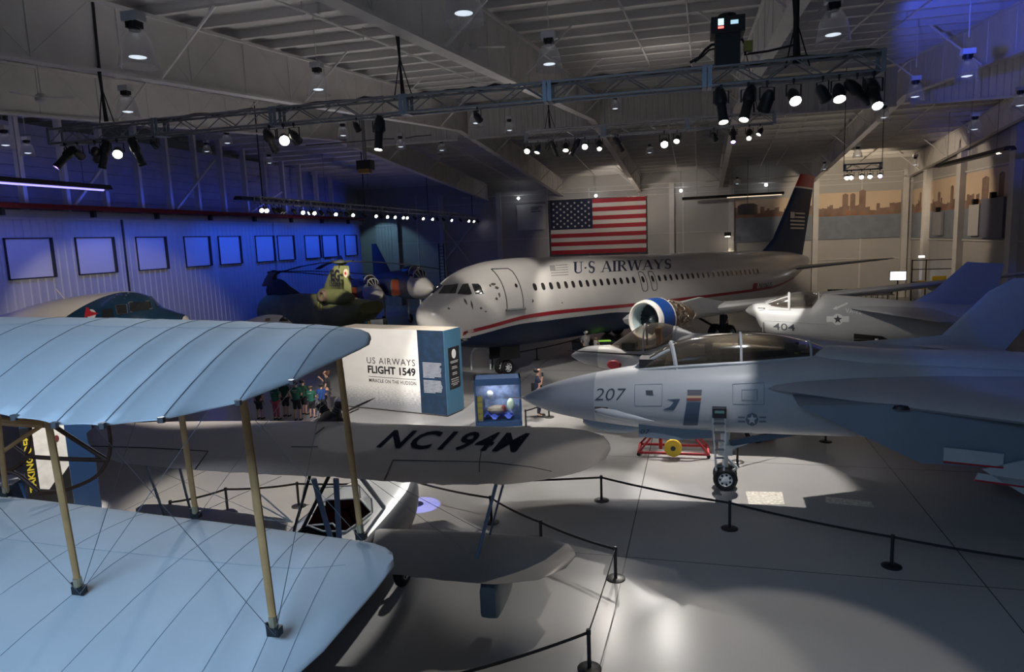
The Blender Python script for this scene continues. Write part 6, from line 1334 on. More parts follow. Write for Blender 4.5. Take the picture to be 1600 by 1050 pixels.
# ================================================================ LIGHTING TRUSSES
BLUEW = (.010, .10, 1.0)
WARM, COOL, BLUE, VIOLET = (1, .90, .76), (.85, .92, 1.0), (.05, .16, 1.0), (.38, .20, 1.0)
LENS = {'w': emis('lens_warm', (1, .92, .80), 40), 'c': emis('lens_cool', (.80, .90, 1), 40), 'b': emis('lens_blue', (.12, .3, 1), 25), 'v': emis('lens_violet', (.5, .3, 1), 25), 'd': mat('lens_dark', (.05, .06, .08), .1), 's': emis('lens_small', (1, .94, .86), 12)}
def truss(label, p0, p1, s=.30, n=5):
    p0, p1 = Vector(p0), Vector(p1); d = p1 - p0; Ln = d.length; u = d / Ln; v = u.cross(Vector((0, 0, 1))).normalized(); w = Vector((0, 0, 1)); h = s / 2
    t = thing('lighting_truss', label, 'truss')
    for k in range(n):
        a, b = p0 + u * (Ln * k / n), p0 + u * (Ln * (k + 1) / n); L_ = (b - a).length; mb = MB(); cor = [v * sx * h + w * sz * h for sx, sz in ((-1, -1), (1, -1), (1, 1), (-1, 1))]
        for c in cor: mb.tube([a + c, b + c], .025, 8)
        nb = max(2, round(L_ / .5)) ; nb += nb % 2
        for i in range(nb):
            q0, q1 = a + u * (L_ * i / nb), a + u * (L_ * (i + 1) / nb); e = i % 2
            for c0, c1 in ((cor[0], cor[3]), (cor[1], cor[2]), (cor[0], cor[1]), (cor[3], cor[2])):
                x, y = (c0, c1) if e == 0 else (c1, c0); mb.tube([q0 + x, q1 + y], .012, 5)
        sec = mb.build('truss_section', M_alu, t, ang=60)
        for q in ((a,) if k < n - 1 else (a, b)):
            m = MB()
            for sx in (-1, 1):
                for off in (-.045, .045):
                    if (off < 0 and k == 0 and q is a) or (q is b and off > 0): continue
                    m.bar(q + u * off + v * sx * (h + .028) - w * (h + .03), q + u * off + v * sx * (h + .028) + w * (h + .03), .07, .012, up=v)
                    for sz in (-1, 1): m.bar(q + u * off + v * -h + w * sz * (h + .028), q + u * off + v * h + w * sz * (h + .028), .07, .012)
            m.build('end_plate', mat('truss_plate', (.32, .36, .42), .4, .7) if 'truss_plate' not in MATS else MATS['truss_plate'], sec, smooth=False)
    return t
def cable(label, pts, r=.02, name='cable'):
    m = MB(); m.tube(pts, r, 6); tag(m.build(name, M_cable), label, 'cable')
NF = [0]
def spotlight(base, aim, label, lens='w', s=1.0, group=None, beam=None, kind='ellipsoidal'):
    """base: point on the truss' lower chord, aim: where it points"""
    base = Vector(base); aim = Vector(aim); t = thing('spotlight', label, 'spotlight', base, group=group); piv = Vector((0, 0, -.34 * s)); d = (aim - (base + piv)).normalized()
    R = Matrix.Translation(piv) @ d.to_track_quat('Z', 'Y').to_matrix().to_4x4(); sx = d.cross(Vector((0, 0, 1)))
    if sx.length < .05: sx = Vector((1, 0, 0))
    sx.normalize()
    m = MB(); m.cbox((0, 0, -.01), (.05 * s, .05 * s, .09 * s)); m.tube([(0, 0, -.03 * s), (0, 0, -.1 * s)], .014 * s, 6); m.build('clamp', M_black, t, smooth=False)
    m = MB(); w = .15 * s
    for q in (-1, 1): m.bar(sx * q * w + Vector((0, 0, -.1 * s)), sx * q * w + piv, .03 * s, .008 * s)
    m.bar(sx * -w + Vector((0, 0, -.1 * s)), sx * w + Vector((0, 0, -.1 * s)), .03 * s, .008 * s); m.build('yoke', M_black, t, smooth=False)
    if kind == 'ellipsoidal':
        m = MB(); m.lathe([(.001, -.36), (.06, -.35), (.10, -.28), (.125, -.16), (.13, -.02), (.10, .03)], 16, R @ Matrix.Scale(s, 4)); m.build('lamp_housing', M_black, t)
        m = MB(); m.lathe([(.095, .0), (.095, .34), (.105, .35), (.105, .42), (.09, .42), (.09, .36)], 16, R @ Matrix.Scale(s, 4)); bo = m.build('barrel', M_black, t); lz, lr = .39, .088
    else:
        m = MB(); m.lathe([(.001, -.2), (.07, -.19), (.115, -.1), (.125, .0), (.125, .16), (.135, .17), (.135, .19), (.12, .19), (.115, .12)], 16, R @ Matrix.Scale(s, 4)); bo = m.build('lamp_housing', M_black, t); lz, lr = .15, .112
    m = MB(); m.lathe([(.001, lz + .012), (lr * .6, lz + .008), (lr, lz)], 16, R @ Matrix.Scale(s, 4)); m.build('lens', LENS[lens], bo)
    NF[0] += 1
    if beam:
        e, col, ang = beam; p = base + R @ Vector((0, 0, .48 * s)); lamp('SPOT', 'spotlight_beam', p, aim, e, col, angle=ang, size=.035, blend=.35)
    return t
def basept(px, Y=None, X=None, z=None): return aty(*px, Y) if Y is not None else atx(*px, X)
# main truss across the hall
TY, TZ = 12.72, 8.80
truss('long aluminium lighting truss spanning the whole hall in the foreground', (-13.35, TY, TZ), (3.25, TY, TZ), .30, 6)
def mt(px, aim, label, lens='w', beam=None, s=1.15, kind='ellipsoidal'): s *= .68; p = aty(*px, TY); return spotlight((p.x, TY - .15, TZ - .18), aim, label, lens, s, None, beam, kind)
mt((112, 240), (-16, 8, 2), 'violet-lit spotlight at the left end of the long truss', 'v', (500, VIOLET, 40))
mt((130, 230), (-17, 24, 4), 'par can second from the left end of the long truss', 'w', None, 1.0, 'par')
mt((157, 225), (-24, 25, 3.5), 'black spotlight hung left of the chain hoist on the long truss', 'd', (4200, WARM, 28))
mt((172, 236), (-14.3, 12.4, 1.4), 'black spotlight tilted down and left below the left chain hoist', 'd', (5500, (1, .93, .85), 20))
mt((192, 230), (-6, 5, 3.4), 'glowing par can right of the left chain hoist', 'w', (420, COOL, 60), 1.15, 'par')
mt((220, 228), (-9.5, 15.0, 0), 'black spotlight aimed down and right, near the left chain hoist', 'd', (2600, (1, .9, .78), 64))
mt((247, 212), (-11, 23, 2), 'small cool par can right of the left cluster on the long truss', 'c', None, .7, 'par')
mt((428, 208), (-10.6, 23, 1.4), 'black spotlight above the left half of the long truss gap, lens dark', 'd', (6500, (1, .93, .85), 30))
mt((450, 212), (-3.2, 5.5, 5), 'brightly glowing par can in the left middle of the long truss', 'w', (500, COOL, 70), 1.2, 'par')
mt((466, 208), (-6.9, 23, 1), 'black par can right of the bright left-middle lamp', 'd', (4800, (1, .95, .9), 30), 1.1, 'par')
mt((562, 187), (-5, 20, 0), 'small cool par can left of the bright hanging spotlight', 'c', None, .7, 'par')
mt((597, 200), (-5.75, 11.0, 1.2), 'spotlight hanging straight down with a glaring lens, middle of the long truss', 'w', (90, (1, .97, .92), 20), 1.25)
mt((749, 170), (-2, 20, 4), 'small round lamp hanging alone right of the middle of the long truss', 'd', None, .75, 'par')
mt((1126, 132), (1.6, 9.5, 0), 'bright spotlight slanting to the right under the boxy device', 'w', (700, WARM, 34), 1.25)
mt((1168, 135), (-1.0, 9, 0), 'second slanting spotlight right of the one under the boxy device', 'w', (700, WARM, 40), 1.25)
mt((1197, 128), (-.4, 16.4, 2.9), 'round black par can left of the right chain hoist', 'd', (850, (.98, .97, 1), 40), 1.3, 'par')
mt((1238, 130), (3.0, 6, 2), 'glowing par can with violet clamp just right of the right chain hoist', 'w', None, 1.15, 'par')
mt((1283, 118), (7, 17, 2), 'black and white-lit lamp third from the right end of the long truss', 's', None, 1.1, 'par')
mt((1308, 122), (2.6, 8, 1), 'glowing lamp second from the right end of the long truss', 'w', None, 1.15, 'par')
mt((1336, 112), (11.5, 19, 2.5), 'blue spotlight close to the right end of the long truss', 'b', (200, (.06, .22, 1), 66))
mt((1362, 112), (3.2, 7.5, 3), 'glaring spotlight at the right end of the long truss', 'c', None, 1.3)
# second truss
T2Y = 25.5; T2Z = aty(1000, 200, T2Y).z; t2a, t2b = aty(820, 213, T2Y).x, aty(1212, 187, T2Y).x
truss('shorter lighting truss behind the long one, over the numbered fighter', (t2a, T2Y, T2Z), (t2b, T2Y, T2Z), .36, 3)
def m2(px, aim, label, lens='w', beam=None, s=.95, kind='par'): s *= .88; p = aty(*px, T2Y); return spotlight((p.x, T2Y - .18, T2Z - .21), aim, label, lens, s, None, beam, kind)
m2((826, 228), (-5.95, 11.5, 1.2), 'bright lamp at the left end of the second truss', 'w', (9000, (1, .97, .93), 9))
m2((842, 228), (-7.5, 21.5, 0), 'bright lamp second from the left end of the second truss', 'w', (2200, (1, .92, .82), 56))
m2((858, 222), (-8.3, 30, 3.5), 'small blue lamp among the left lamps of the second truss', 'b', (800, (1, .93, .84), 40), .7)
m2((866, 226), (-3, 30, 4), 'dark spotlight third from the left of the second truss', 's', (2000, (1, .93, .84), 58), .95, 'ellipsoidal')
m2((885, 226), (-3.5, 20.5, 0), 'bright lamp below the first joint of the second truss', 'w', (2200, (1, .92, .82), 50))
m2((900, 222), (-7.5, 26, 3), 'dark spotlight pointing down and right on the second truss', 'd', (420, (1, .93, .84), 30), .95, 'ellipsoidal')
m2((915, 220), (-2.5, 9, 2), 'bright lamp in the middle of the left group on the second truss', 'w')
m2((937, 216), (-1.2, 11.3, 0), 'bright spotlight ending the left group on the second truss', 'w', (500, (1, .93, .85), 12), .95, 'ellipsoidal')
m2((966, 216), (1.5, 31, 3), 'dark spotlight alone in the middle of the second truss', 'd', (2200, (1, .93, .84), 62), .95, 'ellipsoidal')
m2((1038, 206), (.1, 11.6, 0), 'most glaring lamp on the second truss', 'c', (480, (1, .95, .88), 17), 1.2)
m2((1058, 206), (-1.6, 17.2, 2.4), 'dark lamp right of the most glaring one on the second truss', 's', (5000, (1, .95, .88), 22))
m2((1115, 198), (4.5, 33.3, 2.6), 'dark lamp left of the violet lamps on the second truss', 's', (7000, (1, .96, .90), 13))
m2((1145, 196), (1.4, 17.5, 0), 'violet lamp in the right group of the second truss', 'v', (8000, (1, .93, .85), 27), .95, 'ellipsoidal')
m2((1170, 194), (.6, 11.0, 0), 'white lamp beneath the violet one on the second truss', 'w', None, .95, 'ellipsoidal')
m2((1187, 192), (-1.0, 22.3, 3.0), 'small pair-like lamp at the right end of the second truss', 's', (1600, (1, .95, .88), 24), .8)
# far row along the left aisle
T3X, T3Z = -18.7, 8.25
y0, y1 = atx(402, 316, T3X).y, atx(746, 336, T3X).y; T3Z = 8.42
truss('far lighting truss running away along the left aisle, full of small lamps', (T3X, y0, T3Z), (T3X, y1, T3Z), .27, 8)
row = [((403, 320), 'w'), ((411, 322), 'w'), ((424, 320), 'd'), ((432, 324), 's'), ((437, 330), 's'), ((455, 326), 'd'), ((468, 325), 'c'), ((482, 331), 's'), ((486, 326), 'w'), ((498, 331), 's'), ((510, 329), 'd'), ((520, 332), 'w'), ((528, 328), 's'), ((538, 334), 's'), ((547, 333), 'w'), ((565, 330), 'd'), ((583, 332), 'w'), ((592, 333), 'd'), ((601, 333), 'w'), ((613, 334), 'w'), ((626, 337), 'w'), ((632, 336), 'w'), ((645, 334), 'd'), ((657, 335), 'w'), ((672, 338), 'c'), ((680, 335), 's'), ((690, 336), 'd'), ((702, 337), 'w'), ((717, 337), 'd'), ((729, 338), 'w'), ((737, 338), 'w'), ((744, 341), 's')]
beams3 = {2: ((-20.2, 38.3, 3.9), 2600, (1, .95, .72), 24), 5: ((-19.6, 42.4, 2.6), 1800, WARM, 20), 7: ((-23.0, 25.5, 4), 1500, WARM, 40), 10: ((-16.4, 43.4, 2.8), 2400, WARM, 20), 12: ((-22, 40, 2), 500, WARM, 24)}
for k, (px, ln) in enumerate(row):
    Y = atx(*px, T3X).y; b = beams3.get(k); aim = b[0] if b else ((-9, Y - 9, 2) if ln in 'wc' else (-12, Y + 3, 0))
    spotlight((T3X + .135, Y, T3Z - .165), aim, ('glowing lamp' if ln in 'wc' else 'dimmer lamp' if ln == 's' else 'dark lamp') + ', %s from the left end of the far aisle truss' % ORD[k], ln, .82, 'lamps on the far aisle truss', b[1:] if b else None, 'par')
# small truss at the far right
T4Y, T4Z = 36.0, 8.9
c0 = aty(1318, 278, T4Y); c1 = aty(1378, 262, T4Y)
truss('small lighting truss hanging near the tail fin', (c0.x, T4Y, T4Z), (c1.x, T4Y, T4Z), .27, 1)
for px, ln, lab, bm in (((1322, 284), 'w', 'leftmost lamp on the small truss near the tail fin', None), ((1329, 276), 'w', 'tiny lamp second on the small truss near the tail fin', None), ((1345, 280), 'w', 'lamp in the middle of the small truss near the tail fin', None), ((1358, 282), 'c', 'cool lamp beside the violet one on the small truss', None), ((1374, 270), 'v', 'violet lamp at the right end of the small truss', None)):
    p = aty(*px, T4Y); spotlight((p.x, T4Y - .135, T4Z - .165), (p.x - 3, 24, 2), lab, ln, .8, None, bm, 'par')
for Y0, Y1, e, cc in ((18, 27, 60, (.09, .15, 1)), (27.5, 36, 85, (.035, .12, 1)), (36.5, 47, 165, BLUEW), (47.5, 58.5, 165, BLUEW)):
    d = lamp('AREA', 'wall_wash_bar', (XL + 1.9, (Y0 + Y1) / 2, 8.9), (XL, (Y0 + Y1) / 2, 4.6), e, cc, size=.12, size_y=Y1 - Y0, spread=95)
    d.matrix_world = Matrix.Translation(d.location) @ Matrix.Rotation(0, 4, 'Z') @ Matrix.Rotation(radians(24), 4, 'Y')
lamp('SPOT', 'corner_panel_beam', (XL + 1.0, 60.2, 8.6), (XL + .9, 63.4, 4.2), 130, (.40, .78, 1.0), angle=100, size=.05)
lamp('SPOT', 'fin_blue_beam', (3.5, TY + .3, TZ - .4), (9.6, 20.8, 4.0), 380, (.02, .12, 1.0), angle=22, size=.05)
lamp('SPOT', 'rear_fin_blue_beam', (3.6, TY + .4, TZ - .4), (11.9, 32.2, 3.5), 1700, (.02, .12, 1.0), angle=13, size=.05)
lamp('SPOT', 'mural_wash', (12, 53, 9.6), (14.8, 64, 7.2), 1900, (1, .82, .6), angle=70, size=.2)
lamp('SPOT', 'side_mural_wash', (11, 52, 9.4), (18.8, 54, 7.3), 1000, (1, .80, .58), angle=80, size=.2)
lamp('SPOT', 'flag_wash', (-5, 53, 9.9), (-4, 64, 6.0), 1000, (1, .88, .76), angle=85, size=.2)
lamp('SPOT', 'tail_wash', (4, 44, 10.6), (8.5, 55, 6.5), 260, (1, .92, .82), angle=50, size=.2)
lamp('SPOT', 'girder_blue_uplight', (3.2, TY + .3, TZ + .2), tuple(atx(1592, 48, 10.0)), 4200, (.07, .12, 1.0), angle=30, size=.1)
d = lamp('AREA', 'clerestory_blue_fill', (XL + .75, 40, 8.95), (XL, 40, 12), 70, (.02, .08, 1.0), size=.1, size_y=38, spread=110)  # unseen blue strip, added to tint the clerestory panels
d.matrix_world = Matrix.Translation(d.location) @ Matrix.Rotation(radians(180 - 55), 4, 'Y')
lamp('SPOT', 'floor_gobo', (-4.4, TY, TZ - .4), tuple(atz(656, 789)), 7000, (.25, .28, 1.0), angle=6.5, size=.02, blend=.12)
# projector / dimmer rack on the long truss
c = aty(1136, 70, TY); t = thing('control_rack', 'black boxy device with lit readouts standing on top of the long truss', 'device', (c.x, TY, TZ + .15))
m = MB(); m.box((-.2, -.2, 0), (.2, .2, .5)); m.build('rack_body', M_black, t, smooth=False); m = MB(); m.box((-.27, -.25, .5), (.27, .25, .76)); m.lathe([(.16, .76), (.15, .84), (.001, .86)], 12); hd = m.build('rack_head', M_black, t, smooth=False)
for x, z, w, h, col, e in ((-.16, .62, .09, .1, (.5, .75, .9), 1.6), (-.16, .57, .09, .03, (1, .12, .1), 3), (.04, .62, .12, .06, (.45, .7, .85), 1.0)): m = MB(); m.box((x, -.262, z), (x + w, -.25, z + h)); m.build('readout', emis('readout%d' % int(x * 100 + z * 1000), col, e), hd, smooth=False)
m = MB(); m.cbox((.34, 0, .3), (.14, .14, .16)); m.build('yellow_hoist_block', mat('hoist_yellow_dim', (.30, .28, .05), .6), t, smooth=False)
cable('loop of thick black cable left of the boxy device', [aty(*p, TY) for p in ((1078, 98), (1092, 90), (1102, 78), (1112, 70), (1122, 68), (1126, 76))], .025)
cable('second cable loop dropping to the long truss left of the boxy device', [aty(*p, TY - .05) for p in ((1085, 97), (1098, 88), (1108, 78), (1118, 76), (1124, 84))], .018)
cable('black cable sagging right of the boxy device', [aty(*p, TY) for p in ((1150, 62), (1160, 62), (1165, 72), (1164, 86), (1170, 84), (1200, 80), (1242, 70))], .02)
# chain hoists, drops and festooned cable
def hoist(px_top, px_low, Y, label, r=.03, split=True):
    b = aty(*px_low, Y); t = thing('chain_hoist', label, 'hoist'); tp = Vector((b.x + (px_top[0] - px_low[0]) / CAM_F * Y * .3, Y + .1, zroof(Y) - .02)); mid = b + Vector((0, 0, 1.0))
    m = MB(); m.tube([b, mid, tp], r, 6); m.build('chain', M_cable, t); 
    if split: m = MB(); m.tube([b + Vector((.05, 0, 0)), mid + Vector((-.03, 0, 0)), tp + Vector((-.35, .3, 0))], r * .8, 6); m.build('feed_cable', M_cable, t); m = MB(); m.tube([mid - Vector((0, 0, .3)), b + Vector((-.16, 0, -.05))], .012, 5); m.build('sling', M_cable, t); m = MB(); m.tube([mid - Vector((0, 0, .3)), b + Vector((.22, 0, -.05))], .012, 5); m.build('sling', M_cable, t)
hoist((150, 20), (165, 190), TY, 'black chain hoist rigged to the left end of the long truss'); hoist((625, 0), (628, 150), TY, 'black chain hoist rigged to the middle of the long truss', .022); hoist((1243, 0), (1243, 100), TY, 'thick black chain hoist rigged to the right end of the long truss', .05)
hoist((856, 60), (858, 200), T2Y, 'thin chain hoist at the left end of the second truss', .02); hoist((1175, 60), (1177, 180), T2Y, 'thin chain hoist at the right end of the second truss', .02)
for px, lab in (((411, 316), 'near'), ((570, 326), 'middle'), ((669, 332), 'third'), ((738, 335), 'far')):
    Y = atx(*px, T3X).y; m = MB(); m.tube([(T3X, Y, T3Z), (T3X, Y, zroof(Y) - .02)], .03, 6); tag(m.build('drop_chain', M_cable), 'black chain holding the %s part of the far aisle truss' % lab, 'chain')
for x in (c0.x, c1.x): m = MB(); m.tube([(x, T4Y, T4Z), (x, T4Y, zroof(T4Y) - .3)], .016, 6); tag(m.build('drop_chain', M_cable), 'black chain holding the %s end of the small truss near the tail fin' % ('left' if x == c0.x else 'right'), 'chain')
r = random.Random(9)
for (a, b), lab in zip(((240, 395), (420, 600), (650, 800), (845, 1080), (1165, 1370)), ('left', 'left middle', 'middle', 'right middle', 'right')):
    pts = []
    for i in range(13): p = aty(a + (b - a) * i / 12, 150, TY); pts.append((p.x, TY + .05 * sin(i), TZ + .17 + .05 * abs(sin(i * 1.1)) * r.random()))
    cable('black cable laid along the top of the long truss, %s stretch' % lab, pts, .035)
cable('sagging black cable strung between girders behind the long truss', [aty(*p, 24) for p in ((478, 227), (520, 224), (560, 221), (600, 217), (616, 217))], .02)
cable('short black cable strung right of the sagging one behind the truss', [aty(*p, 24) for p in ((633, 216), (650, 213), (674, 211))], .02)
t = thing('equipment_box', 'black and amber box hung on a pole above the far truss', 'box'); c = aty(571, 258, 32); m = MB(); m.cbox(c, (.75, .5, .45)); m.build('case', M_black, t, smooth=False); m = MB(); m.cbox(c - Vector((0, .1, .3)), (.55, .4, .2)); m.build('amber_panel', mat('amber_dim', (.22, .13, .03), .6), t, smooth=False); m = MB(); m.tube([c, (c.x, c.y, zroof(c.y) - .05)], .09, 8); m.build('pole', M_steel, t)
# ================================================================ PENDANT HIGH-BAY LAMPS AND FANS
M_dome = glassmat('dome_glass', (.86, .86, .88), .30, .15)
def _frost(m, f, col):
    nt = m.node_tree; out = [n for n in nt.nodes if n.type == 'OUTPUT_MATERIAL'][0]; src = out.inputs[0].links[0].from_socket; mx = nt.nodes.new('ShaderNodeMixShader'); mx.inputs[0].default_value = f; df = nt.nodes.new('ShaderNodeBsdfTranslucent'); df.inputs[0].default_value = (*col, 1); d2 = nt.nodes.new('ShaderNodeBsdfDiffuse'); d2.inputs[0].default_value = (*col, 1); ad = nt.nodes.new('ShaderNodeAddShader')
    nt.links.new(df.outputs[0], ad.inputs[0]); nt.links.new(d2.outputs[0], ad.inputs[1]); nt.links.new(src, mx.inputs[1]); nt.links.new(ad.outputs[0], mx.inputs[2]); nt.links.new(mx.outputs[0], out.inputs[0])
_frost(M_dome, .07, (.7, .66, .64)); M_lampglow = emis('lamp_faint_glow', (.80, .91, 1.0), 1.1)
def pendant():
    t = thing('pendant_lamp', '', 'lamp')
    m = MB(); m.tube([(0, 0, .55), (0, 0, 1.6)], .012, 6); m.build('stem', M_steelw, t)
    m = MB(); m.box((-.15, -.1, .42), (.15, .1, .56)); m.build('ballast_box', mat('ballast', (.55, .56, .58), .5), t, smooth=False)
    m = MB(); m.tube([(0, 0, .28), (0, 0, .42)], .085, 12); m.box((-.1, -.08, .32), (-.07, .08, .42)); m.box((.07, -.08, .32), (.1, .08, .42)); m.build('socket', M_black, t)
    m = MB(); m.lathe([(.09, .30), (.14, .27), (.19, .2), (.235, .08), (.265, -.08), (.285, -.22), (.29, -.24)], 28); m.build('glass_dome', M_dome, t)
    m = MB(); m.lathe([(.29, -.24), (.30, -.245), (.30, -.255), (.285, -.255)], 28); m.build('dome_rim', M_clear, t)
    m = MB(); m.lathe([(.001, -.135), (.05, -.13), (.13, -.11), (.05, -.115), (.001, -.12)], 20); m.build('reflector_glow', M_lampglow, t)
    return t
LP = [((214, 78), 9.6, 'clear glass dome lamp hanging nearest, upper left above the truss end'), ((199, 168), 15.9, 'dome lamp hanging just behind the left end of the long truss'), ((497, 133), 16.6, 'dome lamp hanging left of the middle chain hoist'), ((724, 8), 9.8, 'large dome lamp cut by the top edge above the hall'), ((858, 92), 15.4, 'dome lamp hanging right above the middle of the long truss'), ((1302, 44), 13.6, 'dome lamp hanging above the right end of the long truss'), ((1511, 112), 20.6, 'blue-lit dome lamp hanging before the blue girder'), ((1430, 146), 26.5, 'dome lamp hanging beyond the right end of the long truss'),
      ((961, 166), 33, 'dome lamp before the ribbed curtain, left of a pair'), ((986, 186), 39, 'dome lamp before the ribbed curtain, right of a pair'), ((744, 188), 27, 'dome lamp below the small round truss lamp'), ((1381, 180), 36, 'dome lamp over the small truss near the tail fin'), ((1523, 198), 34, 'dome lamp before the side wall, upper right'), ((1594, 160), 30, 'dome lamp cut by the right edge of the view'), ((536, 208), 30, 'dome lamp left of the pole with the amber box'), ((355, 220), 30, 'dome lamp under the left stretch of the long truss'), ((421, 252), 40, 'dome lamp far left above the aisle truss'), ((323, 234), 38, 'dome lamp between the clerestory and the truss'), ((690, 232), 39, 'dome lamp below the truss middle, far off'), ((626, 226), 34, 'dome lamp right of the short strung cable'), ((796, 200), 34, 'dome lamp left of the second truss'), ((1340, 240), 48, 'dome lamp left of the violet lamp, far off'), ((8, 222), 20, 'dome lamp at the left edge above the violet heater'), ((43, 235), 24, 'dome lamp right of the one at the left edge'), ((1152, 285), 60, 'warm dome lamp far off above the long tube heater'), ((1430, 255), 52, 'dome lamp above the corner mural'), ((1015, 236), 47, 'dome lamp far off under the ridge, left of the glaring lamp'), ((1288, 262), 56, 'dome lamp far off right of the fin tip')]
base_p = None
for px, Y, lab in LP:
    p = aty(*px, Y)
    if base_p is None: base_p = pendant(); o = base_p
    else: o = dup(base_p)
    o.location = p; tag(o, lab, 'lamp', 'pendant high-bay lamps')
    st = [c for c in o.children if c.name.startswith('stem')][0]; L_ = zroof(Y) - p.z - .02; st.scale = (1, 1, (L_ - .0) / 1.6)
M_fan = mat('fan_white', (.55, .54, .53), .5)
def fan():
    t = thing('ceiling_fan', '', 'fan'); m = MB(); m.tube([(0, 0, .1), (0, 0, 1.4)], .018, 8); m.build('downrod', M_fan, t); m = MB(); m.lathe([(.001, .14), (.08, .13), (.14, .08), (.17, 0), (.15, -.07), (.08, -.1), (.001, -.11)], 20); m.build('motor', M_fan, t)
    for k in range(3): a = k * 2 * pi / 3 + .4; m = MB(); m.bar((.12 * cos(a), .12 * sin(a), .02), (.82 * cos(a), .82 * sin(a), .03), .14, .012); m.build('blade', M_fan, t, smooth=False)
    return t
bf = None
for px, Y, lab in (((736, 75), 16.5, 'white ceiling fan hanging under the middle girder'), ((65, 154), 16.0, 'white ceiling fan at the far left below the girder'), ((735, 112), 30, 'white ceiling fan farther off behind the middle girder')):
    p = aty(*px, Y); o = fan() if bf is None else dup(bf); bf = bf or o; o.location = p; tag(o, lab, 'fan', 'ceiling fans'); st = [c for c in o.children if c.name.startswith('downrod')][0]; st.scale = (1, 1, (zroof(Y) - p.z - .02) / 1.4)
# ================================================================ BARRIER POSTS AND BELTS
def post():
    t = thing('stanchion', '', 'barrier'); m = MB(); m.lathe([(.001, .035), (.04, .034), (.16, .022), (.175, .012), (.175, 0), (.001, 0)], 28); m.build('base_plate', M_black, t)
    m = MB(); m.lathe([(.03, .02), (.03, .53), (.036, .535), (.036, .60), (.03, .615), (.001, .618)], 16); m.build('pole', M_black, t); return t
ST = {'a': ((1393, 885), 'black barrier post farthest right on the open floor'), 'b': ((1140, 826), 'black barrier post in front of the nose wheel of jet 207'), 'c': ((940, 782), 'black barrier post just past the tip of the NC194M wing'), 'd': ((962, 904), 'black barrier post beyond the lower wing tip of the flying boat'), 'e': ((921, 1045), 'black barrier post cut by the bottom edge of the view'), 'f': ((768, 816), 'black barrier post behind the outer wing struts of the flying boat'), 'g': ((846, 858), 'black barrier post hidden behind the lower wing tip of the flying boat'), 'h': ((650, 788), 'black barrier post in the blue-ringed pool of light'), 'i': ((467, 791), 'black barrier post behind the flying boat cockpit'), 'j': ((356, 800), 'black barrier post seen between the wooden struts, left'), 'k': ((858, 652), 'black barrier post beside the man with the shoulder bag'), 'l': ((770, 573), 'black barrier post below the airliner red stripe'), 'm': ((839, 562), 'black barrier post under the airliner fuselage'), 'n': ((822, 668), 'black barrier post at the corner of the display case'),
      'o': ((1680, 935), 'black barrier post off the right edge'), 'p': ((700, 1120), 'black barrier post below the frame'), 'q': ((905, 545), 'black barrier post beside the table with the green screen'), 'r': ((270, 822), 'black barrier post behind the lower fabric wing'), 's': ((1152, 722), 'black barrier post right behind the nose wheel of jet 207'), 'u': ((1290, 690), 'black barrier post under the intake of jet 207')}
b0 = None; SP = {}
for k, (px, lab) in ST.items():
    p = atz(*px); SP[k] = p; o = post() if b0 is None else dup(b0); b0 = b0 or o; o.location = p; tag(o, lab, 'barrier', 'black barrier posts')
def belt(a, b, label, r=.016):
    p, q = SP[a] + Vector((0, 0, .565)), SP[b] + Vector((0, 0, .565)); d = (q - p); u = d.normalized(); m = MB(); n = 8; pts = []
    for i in range(n + 1): f = i / n; pts.append(p + u * .03 + (d - u * .06) * f - Vector((0, 0, .035 * 4 * f * (1 - f))))
    w = .024; m.rings([[x + Vector((0, 0, w)) + u.cross(Vector((0, 0, 1))) * .003, x + Vector((0, 0, w)) - u.cross(Vector((0, 0, 1))) * .003, x - Vector((0, 0, w)) - u.cross(Vector((0, 0, 1))) * .003, x - Vector((0, 0, w)) + u.cross(Vector((0, 0, 1))) * .003] for x in pts]); tag(m.build('barrier_belt', M_cable, smooth=False), label, 'belt', 'barrier belts')
for a, b, lab in (('o', 'a', 'black belt leaving the view at the right edge'), ('a', 'b', 'black belt between the two right posts on the open floor'), ('b', 'c', 'black belt passing in front of the nose wheel'), ('c', 'h', 'black belt passing behind the NC194M wing tip'), ('h', 'f', 'black belt from the blue pool of light to the wing struts'), ('f', 'g', 'black belt behind the outer wing struts'), ('g', 'd', 'black belt slanting to the post beyond the lower wing tip'), ('d', 'e', 'belt seen edge-on across the bright floor patch'), ('e', 'p', 'black belt leaving the view at the bottom edge'), ('i', 'h', 'black belt behind the flying boat hull'), ('j', 'i', 'black belt under the NC194M wing, left half'), ('r', 'j', 'black belt left of the wooden struts'), ('n', 'k', 'black belt at the foot of the man with the bag'), ('l', 'm', 'black belt under the airliner nose'), ('m', 'q', 'black belt leading to the green-screen table'), ('s', 'u', 'black belt stretched behind the nose wheel')): belt(a, b, lab)

